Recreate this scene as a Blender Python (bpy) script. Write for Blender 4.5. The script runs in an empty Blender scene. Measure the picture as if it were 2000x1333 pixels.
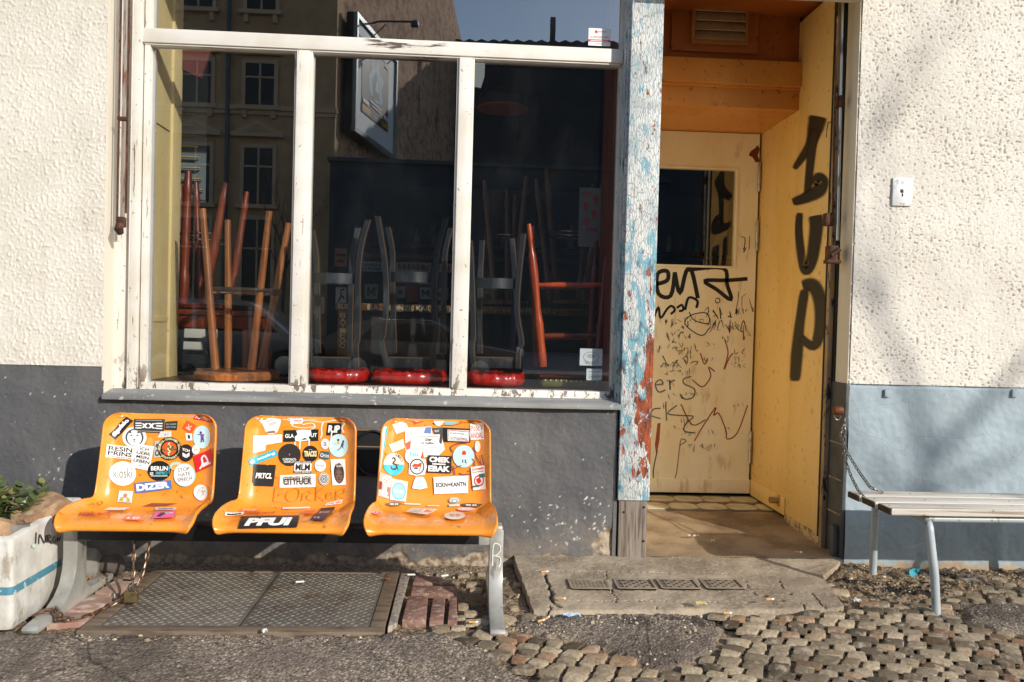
import bpy, bmesh, math, random
import numpy as np
from mathutils import Vector, Matrix

scene = bpy.context.scene
col = scene.collection
R_ = random.Random(7)

# ------------------------------------------------------------------ camera
CY, CP, CR = (math.radians(a) for a in (3.2046, -1.2646, 1.5177))
FOC, PW, PH = 1628.0, 2000.0, 1333.0
_f = np.array([math.sin(CY)*math.cos(CP), math.cos(CY)*math.cos(CP), math.sin(CP)])
_r0 = np.array([math.cos(CY), -math.sin(CY), 0.0]); _u0 = np.cross(_r0, _f)
_r = math.cos(CR)*_r0 + math.sin(CR)*_u0
_u = -math.sin(CR)*_r0 + math.cos(CR)*_u0
CAM = np.array([0.0, -3.98, 1.16])
cd = bpy.data.cameras.new('camera'); cam = bpy.data.objects.new('camera', cd); col.objects.link(cam)
cd.sensor_width = 36; cd.lens = FOC/PW*36; cd.clip_start = 0.05; cd.clip_end = 2000
m = Matrix.Identity(4)
for i in range(3):
    m[i][0] = _r[i]; m[i][1] = _u[i]; m[i][2] = -_f[i]; m[i][3] = CAM[i]
cam.matrix_world = m
scene.camera = cam
scene.render.resolution_x, scene.render.resolution_y = 1024, 682

# ------------------------------------------------------------------ light
SUN = Vector((-0.8, 1.0, -0.55)).normalized()          # direction the light travels
w = bpy.data.worlds.new('World'); scene.world = w; w.use_nodes = True
nt = w.node_tree; bg = nt.nodes['Background']
sky = nt.nodes.new('ShaderNodeTexSky'); sky.sky_type = 'NISHITA'; sky.sun_disc = False
sky.sun_elevation = math.asin(-SUN.z); sky.sun_rotation = math.atan2(-SUN.x, -SUN.y)
sky.dust_density = 0.6; sky.ozone_density = 1.6
nt.links.new(sky.outputs[0], bg.inputs[0]); bg.inputs[1].default_value = 0.15
sd = bpy.data.lights.new('sun', 'SUN'); sd.energy = 3.1; sd.angle = math.radians(0.5); sd.color = (1.0, 0.95, 0.87)
sun = bpy.data.objects.new('sun', sd); col.objects.link(sun)
sun.rotation_euler = SUN.to_track_quat('-Z', 'Y').to_euler()
vs = scene.view_settings
vs.view_transform = 'Standard'; vs.look = 'None'; vs.gamma = 1; vs.exposure = 0.54

# ------------------------------------------------------------------ pixel of the photograph -> point in the place
def _ray(x, y): return (x-PW/2)/FOC*_r - (y-PH/2)/FOC*_u + _f
def PY(x, y, Y): d = _ray(x, y); return CAM + d*(Y-CAM[1])/d[1]
def PZ(x, y, Z): d = _ray(x, y); return CAM + d*(Z-CAM[2])/d[2]
def PX(x, y, X): d = _ray(x, y); return CAM + d*(X-CAM[0])/d[0]
def proj(q):
    v = np.asarray(q) - CAM; t = v @ _f
    return PW/2 + FOC*(v @ _r)/t, PH/2 - FOC*(v @ _u)/t

# ------------------------------------------------------------------ materials
def lin(h):
    if not isinstance(h, str): return tuple(h)[:3]
    v = [int(h[i:i+2], 16)/255 for i in (1, 3, 5)]
    return tuple(c/12.92 if c <= .04045 else ((c+.055)/1.055)**2.4 for c in v)
class N:
    def __init__(s, name):
        s.m = bpy.data.materials.new(name); s.m.use_nodes = True
        s.t = s.m.node_tree; s.b = s.t.nodes['Principled BSDF']; s.out = s.t.nodes['Material Output']
        s.co = s.n('TexCoord').outputs['Object']
    def n(s, k, **kw):
        x = s.t.nodes.new('ShaderNode'+k)
        for a, v in kw.items(): setattr(x, a, v)
        return x
    def l(s, a, b): s.t.links.new(a, b)
    def mapped(s, scale):
        if not isinstance(scale, (tuple, list)): return s.co, scale
        mp = s.n('Mapping'); mp.inputs['Scale'].default_value = scale; s.l(s.co, mp.inputs[0]); return mp.outputs[0], 1.0
    def tex(s, kind, scale, detail=4.0, rough=.55, dist=0.0):
        v, sc = s.mapped(scale)
        if kind == 'noise':
            x = s.n('TexNoise'); x.inputs['Scale'].default_value = sc; x.inputs['Detail'].default_value = detail
            x.inputs['Roughness'].default_value = rough; x.inputs['Distortion'].default_value = dist; s.l(v, x.inputs['Vector']); return x.outputs[0]
        if kind == 'vor':
            x = s.n('TexVoronoi'); x.inputs['Scale'].default_value = sc; s.l(v, x.inputs['Vector']); return x.outputs['Distance']
        if kind == 'crack':
            x = s.n('TexVoronoi', feature='DISTANCE_TO_EDGE'); x.inputs['Scale'].default_value = sc
            nz = s.n('TexNoise'); nz.inputs['Scale'].default_value = sc*2; s.l(v, nz.inputs['Vector'])
            ad = s.n('MixRGB', blend_type='LINEAR_LIGHT'); ad.inputs[0].default_value = .12/max(sc, 1e-3)*1.0 if sc > 1 else .12
            s.l(v, ad.inputs[1]); s.l(nz.outputs['Color'], ad.inputs[2]); s.l(ad.outputs[0], x.inputs['Vector']); return x.outputs['Distance']
        if kind == 'wave':
            x = s.n('TexWave'); x.inputs['Scale'].default_value = sc; x.inputs['Distortion'].default_value = dist; x.inputs['Detail'].default_value = detail
            s.l(v, x.inputs['Vector']); return x.outputs['Fac']
        if kind in 'xyz':
            x = s.n('SeparateXYZ'); s.l(s.co, x.inputs[0]); return x.outputs[kind.upper()]
    def ramp(s, f, lo, hi, amt=1.0, inv=False):
        x = s.n('MapRange', interpolation_type='SMOOTHSTEP'); s.l(f, x.inputs[0])
        x.inputs[1].default_value = lo; x.inputs[2].default_value = hi
        x.inputs[3].default_value = amt if inv else 0; x.inputs[4].default_value = 0 if inv else amt; return x.outputs[0]
    def mul(s, a, b, op='MULTIPLY'):
        x = s.n('Math', operation=op)
        for i, v in enumerate((a, b)):
            if isinstance(v, (int, float)): x.inputs[i].default_value = v
            else: s.l(v, x.inputs[i])
        return x.outputs[0]
    def mix(s, fac, a, b):
        x = s.n('MixRGB'); 
        for i, v in enumerate((fac, a, b)):
            if isinstance(v, (int, float)): x.inputs[i].default_value = v
            elif isinstance(v, (tuple, str)): x.inputs[i].default_value = (*lin(v), 1)
            else: s.l(v, x.inputs[i])
        return x.outputs[0]
    def bump(s, h, strength, dist, prev=None):
        x = s.n('Bump'); x.inputs['Strength'].default_value = strength; x.inputs['Distance'].default_value = dist
        s.l(h, x.inputs['Height'])
        if prev is not None: s.l(prev, x.inputs['Normal'])
        return x.outputs[0]
def mat(name, c, rough=.6, metal=0.0, layers=(), bumps=(), spec=.5, coat=0.0, rvar=None, emit=None):
    """layers: (colour, kind, scale, lo, hi, amount[, inv]); bumps: (kind, scale, strength, distance)"""
    g = N(name); cur = None
    g.b.inputs['Base Color'].default_value = (*lin(c), 1); base = tuple(lin(c))
    for L in layers:
        f = g.ramp(g.tex(L[1], L[2], *(L[7] if len(L) > 7 else ())), L[3], L[4], L[5], L[6] if len(L) > 6 else False)
        cur = g.mix(f, cur if cur is not None else base, L[0])
    if cur is not None: g.l(cur, g.b.inputs['Base Color'])
    g.b.inputs['Roughness'].default_value = rough; g.b.inputs['Metallic'].default_value = metal
    g.b.inputs['Specular IOR Level'].default_value = spec
    if coat: g.b.inputs['Coat Weight'].default_value = coat; g.b.inputs['Coat Roughness'].default_value = .12
    if rvar:
        f = g.ramp(g.tex('noise', rvar[0]), .35, .65); x = g.n('MapRange'); g.l(f, x.inputs[0]); x.inputs[3].default_value = rvar[1]; x.inputs[4].default_value = rvar[2]
        g.l(x.outputs[0], g.b.inputs['Roughness'])
    p = None
    for B in bumps: p = g.bump(g.tex(B[0], B[1], *(B[4] if len(B) > 4 else ())), B[2], B[3], p)
    if p is not None: g.l(p, g.b.inputs['Normal'])
    return g.m
_flat = {}
def flat(c, rough=.5):
    k = (c, rough)
    if k not in _flat:
        L = lin(c); dk = tuple(v*.8 for v in L)
        _flat[k] = mat('print', L, rough, layers=[(dk, 'noise', 14, .45, .75, .6)])
    return _flat[k]

# ------------------------------------------------------------------ mesh building
BASE = {}
class MB:
    def __init__(s): s.v = []; s.f = []; s.mi = []; s.k = 0; s.att = {}
    def add(s, vs_, fs, mi=0):
        o = len(s.v); s.v += [tuple(map(float, q)) for q in vs_]
        s.f += [tuple(i+o for i in f) for f in fs]; s.mi += [mi]*len(fs); return s
    def bm(s, b, mi=0):
        b.verts.ensure_lookup_table(); b.verts.index_update()
        s.add([q.co[:] for q in b.verts], [[q.index for q in f.verts] for f in b.faces], mi); b.free(); return s
    def box(s, a, c, bev=0.0, mi=0, seg=2, M=None, jit=0):
        b = bmesh.new(); r = bmesh.ops.create_cube(b, size=1)
        for q in b.verts: q.co = Vector([(a[i]+c[i])/2 + q.co[i]*abs(c[i]-a[i]) + (R_.uniform(-jit, jit) if jit else 0) for i in range(3)])
        if bev: bmesh.ops.bevel(b, geom=b.edges[:], offset=bev, segments=seg, profile=.6, affect='EDGES')
        if M is not None: b.transform(M)
        return s.bm(b, mi)
    def tube(s, P, r, n=10, mi=0, closed=False, cap=True, flatten=None):
        P = [Vector(p) for p in P]; m_ = len(P); rr = r if isinstance(r, (list, tuple)) else [r]*m_
        vs_, fs = [], []
        T = []
        for i in range(m_):
            a = P[i-1] if (i or closed) else P[i]; c = P[(i+1) % m_] if (i < m_-1 or closed) else P[i]
            t = (c-a); T.append(t.normalized() if t.length > 1e-9 else Vector((0, 0, 1)))
        up = Vector((0, 0, 1)) if abs(T[0].z) < .9 else Vector((1, 0, 0))
        A = (up - T[0]*up.dot(T[0])).normalized()
        for i in range(m_):
            A = (A - T[i]*A.dot(T[i])).normalized(); B = T[i].cross(A)
            for j in range(n):
                an = 2*math.pi*j/n; vs_.append(P[i] + (A*math.cos(an) + B*math.sin(an))*rr[i])
        for i in range(m_ if closed else m_-1):
            for j in range(n):
                a = i*n+j; b = i*n+(j+1) % n; i2 = (i+1) % m_; fs.append((a, b, i2*n+(j+1) % n, i2*n+j))
        if cap and not closed: fs += [tuple(range(n))[::-1], tuple((m_-1)*n+j for j in range(n))]
        return s.add(vs_, fs, mi)
    def lathe(s, prof, n=24, M=None, mi=0):
        M = M or Matrix(); vs_, fs = [], []
        for r, z in prof:
            for j in range(n): a = 2*math.pi*j/n; vs_.append(M @ Vector((r*math.cos(a), r*math.sin(a), z)))
        k = len(prof)
        for i in range(k-1):
            for j in range(n): fs.append((i*n+j, i*n+(j+1) % n, (i+1)*n+(j+1) % n, (i+1)*n+j))
        if prof[0][0] > 1e-6: fs.append(tuple(range(n))[::-1])
        if prof[-1][0] > 1e-6: fs.append(tuple((k-1)*n+j for j in range(n)))
        return s.add(vs_, fs, mi)
    def prism(s, poly, fa, fb, mi=0, bev=0):
        """poly: list of 2-D points, fa / fb map them to the near and far 3-D face"""
        b = bmesh.new(); n = len(poly)
        A = [b.verts.new(fa(*p)) for p in poly]; B = [b.verts.new(fb(*p)) for p in poly]
        b.faces.new(A); b.faces.new(B[::-1])
        for i in range(n): b.faces.new((A[(i+1) % n], A[i], B[i], B[(i+1) % n]))
        bmesh.ops.recalc_face_normals(b, faces=b.faces[:])
        if bev: bmesh.ops.bevel(b, geom=[e for e in b.edges if e.calc_face_angle(0) > .5], offset=bev, segments=2, profile=.6, affect='EDGES')
        return s.bm(b, mi)
    def grid(s, fn, nu, nv, mi=0, closeu=False):
        vs_ = [fn(i, j) for j in range(nv) for i in range(nu)]; fs = []
        for j in range(nv-1):
            for i in range(nu if closeu else nu-1): fs.append((j*nu+i, j*nu+(i+1) % nu, (j+1)*nu+(i+1) % nu, (j+1)*nu+i))
        return s.add(vs_, fs, mi)
    def build(s, name, mats, parent=None, smooth=40, origin=None):
        me = bpy.data.meshes.new(name); V = np.array(s.v, dtype=float).reshape(-1, 3)
        if parent is not None: o = BASE.get(parent.as_pointer(), np.zeros(3))
        elif origin is not None: o = np.array(origin, dtype=float)
        else: o = np.array([(V[:, 0].min()+V[:, 0].max())/2, (V[:, 1].min()+V[:, 1].max())/2, V[:, 2].min()])
        me.from_pydata((V-o).tolist(), [], s.f)
        for m_ in (mats if isinstance(mats, (list, tuple)) else [mats]): me.materials.append(m_)
        me.polygons.foreach_set('material_index', s.mi)
        for k, a in s.att.items():
            at = me.attributes.new(k, 'FLOAT', 'POINT'); at.data.foreach_set('value', np.asarray(a, dtype=np.float32))
        if smooth:
            me.polygons.foreach_set('use_smooth', [True]*len(me.polygons))
            if smooth < 180: me.set_sharp_from_angle(angle=math.radians(smooth))
        me.update()
        ob = bpy.data.objects.new(name, me); col.objects.link(ob)
        if parent is not None: ob.parent = parent
        else: ob.location = o
        BASE[ob.as_pointer()] = o
        return ob
def tag(o, label=None, cat=None, group=None, kind=None):
    for k, v in (('label', label), ('category', cat), ('group', group), ('kind', kind)):
        if v: o[k] = v
    return o
def thing(name, label, cat, loc=(0, 0, 0), group=None):
    o = bpy.data.objects.new(name, None); col.objects.link(o); o.location = loc; o.empty_display_size = .1
    BASE[o.as_pointer()] = np.array(loc, dtype=float); return tag(o, label, cat, group)
def copy_tree(o, parent=None):
    c = o.copy(); col.objects.link(c)
    if parent is not None: c.parent = parent
    for ch in [q for q in bpy.data.objects if q.parent == o]: copy_tree(ch, c)
    return c

# ------------------------------------------------------------------ numpy noise
def _hash(ix, iy, seed):
    h = (ix.astype(np.int64)*374761393 + iy.astype(np.int64)*668265263 + seed*982451653) & 0x7fffffff
    h = ((h ^ (h >> 13))*1274126177) & 0x7fffffff
    return ((h ^ (h >> 16)) & 0xffff)/65535.0
def vnoise(x, y, seed=0):
    """gradient noise, about -.7 to .7"""
    ix, iy = np.floor(x), np.floor(y); fx, fy = x-ix, y-iy
    ux = fx*fx*fx*(fx*(fx*6-15)+10); uy = fy*fy*fy*(fy*(fy*6-15)+10)
    def g(dx, dy): a = _hash(ix+dx, iy+dy, seed)*6.28318; return np.cos(a)*(fx-dx)+np.sin(a)*(fy-dy)
    return (g(0, 0)*(1-ux)+g(1, 0)*ux)*(1-uy) + (g(0, 1)*(1-ux)+g(1, 1)*ux)*uy
def fbm(x, y, o=4, seed=0):
    """mean .5, spread about .16"""
    x, y = np.asarray(x, float), np.asarray(y, float); c, s_ = .8, .6
    t = 0; a = 1.0; n = 0
    for k in range(o):
        t = t + a*vnoise(x*2**k+k*5.3, y*2**k-k*3.7, seed+k*17); n += a*a; a *= .5; x, y = c*x-s_*y, s_*x+c*y
    return .5 + t*.62/math.sqrt(n)
def sstep(x, a, b): t = np.clip((x-a)/(b-a), 0, 1); return t*t*(3-2*t)
def relief(name, xs, zs, fn, mats, parent, y0=0.0, axis='xz', attrs=None):
    """a dense sheet whose surface really rises and falls: fn(X, Z) -> relief towards the street"""
    X, Z = np.meshgrid(xs, zs); H = fn(X, Z)
    if axis == 'xz': V = np.stack([X, y0-H, Z], -1)
    else: V = np.stack([X, Z, y0+H], -1)
    V = V.reshape(-1, 3); nu, nv = len(xs), len(zs)
    i = np.arange(nu-1)[None, :] + nu*np.arange(nv-1)[:, None]; i = i.ravel()
    F = np.stack([i, i+1, i+1+nu, i+nu], -1)
    b = MB(); b.v = V.tolist(); b.f = F.tolist(); b.mi = [0]*len(F)
    if attrs: b.att = {k: f(X, Z).ravel() for k, f in attrs.items()}
    return b.build(name, mats, parent, smooth=180)

# ------------------------------------------------------------------ flat marks (lettering, strokes, stickers)
_txt = {}
def text_mesh(s, bold=0.0, shear=0.0):
    k = (s, bold, shear)
    if k not in _txt:
        cu = bpy.data.curves.new('t', 'FONT'); cu.body = s; cu.offset = bold; cu.shear = shear; cu.align_x = 'LEFT'; cu.resolution_u = 3; cu.space_line = .85
        ob = bpy.data.objects.new('t', cu); col.objects.link(ob)
        dg = bpy.context.evaluated_depsgraph_get(); me = bpy.data.meshes.new_from_object(ob.evaluated_get(dg))
        V = np.array([v.co[:2] for v in me.vertices]).reshape(-1, 2); F = [tuple(p.vertices) for p in me.polygons]
        bpy.data.objects.remove(ob); bpy.data.curves.remove(cu); bpy.data.meshes.remove(me)
        if len(V):
            lo, hi = V.min(0), V.max(0); V = (V-lo)/np.maximum(hi-lo, 1e-6) - .5
        _txt[k] = (V, F)
    return _txt[k]
class Decal:
    """flat marks in a local 2-D frame, carried onto a surface by fn(x, y, lift)"""
    def __init__(s, fn, step=None, lift=.0008): s.fn = fn; s.step = step; s.lift = lift; s.mb = MB(); s.mats = []; s.k = 0
    def mi(s, c, rough=.45):
        m_ = c if isinstance(c, bpy.types.Material) else flat(c, rough)
        if m_ not in s.mats: s.mats.append(m_)
        return s.mats.index(m_)
    def put(s, V, F, c, lift=None):
        b = bmesh.new(); vv = [b.verts.new((x, y, 0)) for x, y in V]
        for f in F:
            try: b.faces.new([vv[i] for i in f])
            except ValueError: pass
        if s.step and len(V):
            V = np.asarray(V); lo, hi = V.min(0), V.max(0)
            for ax in (0, 1):
                q = math.ceil(lo[ax]/s.step[ax]+1e-6)*s.step[ax]
                while q < hi[ax]-1e-6:
                    no = (1, 0, 0) if ax == 0 else (0, 1, 0); co = (q, 0, 0) if ax == 0 else (0, q, 0)
                    bmesh.ops.bisect_plane(b, geom=b.verts[:]+b.edges[:]+b.faces[:], plane_co=co, plane_no=no); q += s.step[ax]
        s.k += 1; L = s.lift*(1+1.0*min(s.k, 7)) if lift is None else lift
        b.verts.index_update()
        s.mb.add([s.fn(q.co.x, q.co.y, L) for q in b.verts], [[q.index for q in f.verts] for f in b.faces], s.mi(c)); b.free()
        return s
    def poly(s, P, c): return s.put(P, [tuple(range(len(P)))], c)
    def rect(s, x0, y0, x1, y1, c): return s.poly([(x0, y0), (x1, y0), (x1, y1), (x0, y1)], c)
    def ell(s, cx, cy, rx, ry, c, n=28): return s.poly([(cx+rx*math.cos(2*math.pi*i/n), cy+ry*math.sin(2*math.pi*i/n)) for i in range(n)], c)
    def ring(s, cx, cy, rx, ry, t, c, n=28, a0=0, a1=360):
        V = []; F = []
        for i in range(n+1):
            a = math.radians(a0+(a1-a0)*i/n)
            for q in (1, 1-t): V.append((cx+rx*q*math.cos(a), cy+ry*q*math.sin(a)))
        for i in range(n): F.append((2*i, 2*i+2, 2*i+3, 2*i+1))
        return s.put(V, F, c)
    def txt(s, t, cx, cy, w_, h_, c, bold=.015, rot=0, shear=0.0, asp=1.0):
        V, F = text_mesh(t, bold, shear); a = math.radians(rot); ca, sa = math.cos(a), math.sin(a)
        Q = [(cx + x*w_*ca - y*h_*sa/asp, cy + x*w_*sa*asp + y*h_*ca) for x, y in V]
        return s.put(Q, F, c)
    def arc(s, t, cx, cy, rx, ry, h_, a0, a1, c, bold=.02, flip=False):
        for i, ch in enumerate(t):
            if ch == ' ': continue
            a = a0+(a1-a0)*(i+.5)/len(t); r_ = math.radians(a); V, F = text_mesh(ch, bold)
            ww = abs(math.radians(a1-a0))*.82/len(t); d = -1 if flip else 1
            ca, sa = math.cos(r_), math.sin(r_)
            Q = []
            for x, y in V:
                rr = 1 + d*y*h_/rx; an = r_ - d*x*ww
                Q.append((cx+rx*rr*math.cos(an), cy+ry*rr*math.sin(an)))
            s.put(Q, F, c, s.lift*(1+.35*(s.k+1))); s.k -= 1
        s.k += 1; return s
    def stroke(s, P, wd, c, smooth=True, closed=False):
        P = [np.array(p, float) for p in P]
        if smooth and len(P) > 2:
            Q = []; n = len(P)
            for i in range(n-1):
                p0 = P[max(i-1, 0)]; p1 = P[i]; p2 = P[i+1]; p3 = P[min(i+2, n-1)]
                for t in (0, .25, .5, .75):
                    Q.append(.5*(2*p1 + (p2-p0)*t + (2*p0-5*p1+4*p2-p3)*t*t + (3*p1-p0-3*p2+p3)*t**3))
            Q.append(P[-1]); P = Q
        V, F = [], []; n = len(P); ws = wd if isinstance(wd, (list, tuple)) else None
        for i in range(n):
            a = P[max(i-1, 0)]; b_ = P[min(i+1, n-1)]; d = b_-a; L = math.hypot(*d) or 1; nx, ny = -d[1]/L, d[0]/L
            wi = (np.interp(i/(n-1), np.linspace(0, 1, len(ws)), ws) if ws else wd)/2
            V += [(P[i][0]+nx*wi, P[i][1]+ny*wi), (P[i][0]-nx*wi, P[i][1]-ny*wi)]
        for i in range(n-1): F.append((2*i, 2*i+1, 2*i+3, 2*i+2))
        return s.put(V, F, c)
    def build(s, name, parent=None): return s.mb.build(name, s.mats, parent, smooth=0)
# ================================================================== ground
def P2(x, y, z=0.0): return tuple(PZ(x, y, z)[:2])
def inpoly(X, Y, poly):
    r = np.zeros(np.shape(X), bool); n = len(poly)
    for i in range(n):
        x0, y0 = poly[i]; x1, y1 = poly[(i+1) % n]
        c = ((y0 > Y) != (y1 > Y)) & (X < (x1-x0)*(Y-y0)/((y1-y0) or 1e-9)+x0); r ^= c
    return r
def polydist(X, Y, pts, closed=False):
    d = np.full(np.shape(X), 9.0); pts = list(pts)+([pts[0]] if closed else [])
    for (x0, y0), (x1, y1) in zip(pts[:-1], pts[1:]):
        dx, dy = x1-x0, y1-y0; L = dx*dx+dy*dy or 1e-9
        t = np.clip(((X-x0)*dx+(Y-y0)*dy)/L, 0, 1); d = np.minimum(d, np.hypot(X-x0-t*dx, Y-y0-t*dy))
    return d
def sdist(X, Y, poly): d = polydist(X, Y, poly, True); return np.where(inpoly(X, Y, poly), -d, d)

ASPH_A = [P2(*p) for p in ((-900, 1200), (-300, 1226), (160, 1240), (760, 1240), (850, 1236), (930, 1262), (985, 1296), (1060, 1345), (1200, 1480), (-900, 1480))]
ASPH_B = [P2(*p) for p in ((1000, 1222), (1060, 1205), (1180, 1192), (1370, 1196), (1418, 1238), (1400, 1262), (1345, 1296), (1290, 1308), (1215, 1280), (1140, 1252), (1060, 1240))]
ASPH_C = [P2(*p) for p in ((1880, 1175), (2060, 1185), (2060, 1245), (1950, 1235), (1900, 1215))]
HATCH = [(-1.385, -.17), (-.28, -.15), (-.27, -.91), (-1.37, -.92)]
SLAB = [(.262, -.10), (.30, -.70), (1.61, -.645), (1.66, -.27), (1.86, -.03), (1.90, .02), (.262, .02)]
DIRT = [P2(*p) for p in ((1630, 1105), (1640, 1160), (1720, 1178), (1850, 1165), (1960, 1140), (2100, 1130), (2100, 1098), (1660, 1098))]

g = N('asphalt_and_dust')
at = g.n('Attribute', attribute_name='sand'); at2 = g.n('Attribute', attribute_name='tar')
n1 = g.tex('noise', 90, 5, .7); n2 = g.tex('noise', 5, 4); v1 = g.tex('vor', 120)
vc = g.n('TexVoronoi'); vc.inputs['Scale'].default_value = 85; g.l(g.co, vc.inputs['Vector']); sv = g.n('SeparateXYZ'); g.l(vc.outputs['Color'], sv.inputs[0])
c = g.mix(g.ramp(n1, .34, .66), '#62564a', '#aa9985'); c = g.mix(g.ramp(sv.outputs[0], .45, .95, .5), c, '#cfc0aa'); c = g.mix(g.ramp(sv.outputs[1], .62, .95, .55), c, '#453c34'); c = g.mix(g.ramp(vc.outputs['Distance'], .5, .8, .5), c, '#3a332e')
c = g.mix(g.ramp(n2, .40, .66, .65), c, '#75685d'); c = g.mix(g.ramp(g.tex('noise', 1.7, 5, .7), .47, .60, .65), c, '#544a41'); c = g.mix(g.ramp(g.tex('crack', .55), .0, .005, .6, True), c, '#2a2521'); c = g.mix(g.ramp(g.tex('noise', 9, 3), .66, .70, .5), c, '#3a332d')
s_ = g.mix(g.ramp(g.tex('noise', 60, 5, .7), .35, .65), '#4a3d31', '#a8906f'); s_ = g.mix(g.ramp(g.tex('noise', 12, 4), .45, .7, .7), s_, '#7d6a57')
c = g.mix(at.outputs['Fac'], c, s_); c = g.mix(at2.outputs['Fac'], c, '#1c1a1a')
g.l(c, g.b.inputs['Base Color']); g.b.inputs['Roughness'].default_value = .9; g.b.inputs['Specular IOR Level'].default_value = .3
p_ = g.bump(n1, .6, .006); p_ = g.bump(g.ramp(vc.outputs['Distance'], .1, .75, 1, True), .7, .005, p_); g.l(p_, g.b.inputs['Normal'])
M_asph = g.m
M_road = mat('road_asphalt', '#3c3b3b', .9, layers=[('#5a5856', 'noise', 30, .4, .7, .7)])
M_pave = mat('far_pavement', '#6a655f', .9, layers=[('#8b857c', 'noise', 6, .4, .7, .7)])

b = MB(); b.add([(-400, -400, -.16), (400, -400, -.16), (400, 400, -.16), (-400, 400, -.16)], [(0, 1, 2, 3)])
tag(b.build('ground', M_pave, smooth=0), kind='structure')
b = MB(); b.box((-60, -15.0, -.2), (60, -5.6, -.13)); tag(b.build('road', M_road), kind='structure')
b = MB(); b.box((-60, -33.2, -.2), (60, -15.0, -.01), .02); tag(b.build('opposite_pavement', M_pave), kind='structure')
b = MB()
for x0, x1, y0, y1 in ((-60, 60, -5.45, -1.95), (-60, -2.7, -1.95, 0.0), (3.3, 60, -1.95, 0.0)): b.box((x0, y0, -.2), (x1, y1, -.022))
b.box((-60, -5.6, -.2), (60, -5.452, -.012), .015)
tag(b.build('pavement', M_pave), kind='structure')

def lift_(X, Y): return .020*(1-sstep(sdist(X, Y, SLAB), .0, .30))*sstep(X, 1.1, 1.6)
def ground_h(X, Y):
    h = (fbm(X*2.2, Y*2.2, 3, 5)-.5)*.022 + (fbm(X*38, Y*38, 3, 8)-.45)*.008 + sstep(fbm(X*85, Y*85, 2, 3), .45, .62)*.0042
    da = np.minimum(sdist(X, Y, ASPH_A), np.minimum(sdist(X, Y, ASPH_B), sdist(X, Y, ASPH_C))) + (fbm(X*14, Y*14, 3, 2)-.45)*.09
    a = 1-sstep(da, -.02, .03)
    h = h + a*.018 - .018
    dd = sdist(X, Y, DIRT)+(fbm(X*9, Y*9, 2, 4)-.4)*.1; d = 1-sstep(dd, -.03, .05)
    h = h + d*((fbm(X*30, Y*30, 4, 31)-.42)*.030+.010)
    d2 = polydist(X, Y, [P2(1690, 1150), P2(1790, 1158), P2(1860, 1160)]); h = h + (1-sstep(d2, .02, .10))*(fbm(X*60, Y*60, 3, 9))*.016
    h = h+lift_(X, Y)
    inh = np.minimum(sdist(X, Y, HATCH), sdist(X, Y, SLAB)); h = np.where(inh < .0, -.05, h)
    return h
def a_sand(X, Y):
    da = np.minimum(sdist(X, Y, ASPH_A), np.minimum(sdist(X, Y, ASPH_B), sdist(X, Y, ASPH_C))) + (fbm(X*14, Y*14, 3, 2)-.45)*.09
    return sstep(da, -.015, .02)*(.55+.45*sstep(fbm(X*5, Y*5, 3, 12), .3, .6))
def a_tar(X, Y):
    d2 = polydist(X, Y, [P2(1650, 1140), P2(1760, 1158), P2(1840, 1158)])+(fbm(X*16, Y*16, 3, 2)-.45)*.16
    d3 = polydist(X, Y, [P2(1800, 1118), P2(1860, 1125)])+(fbm(X*16, Y*16, 3, 6)-.45)*.14
    d4 = polydist(X, Y, [P2(1240, 1215), P2(1320, 1205), P2(1380, 1215)])+(fbm(X*12, Y*12, 3, 7)-.45)*.25
    return np.clip((1-sstep(np.minimum(d2, d3), .02, .055))*.95 + (1-sstep(d4, .02, .09))*.6, 0, 1)
tag(relief('trodden_pavement', np.arange(-2.7, 3.3, .0105), np.arange(-1.96, .09, .0105), ground_h, M_asph, None, axis='xy', attrs={'sand': a_sand, 'tar': a_tar}), kind='structure')

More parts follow.
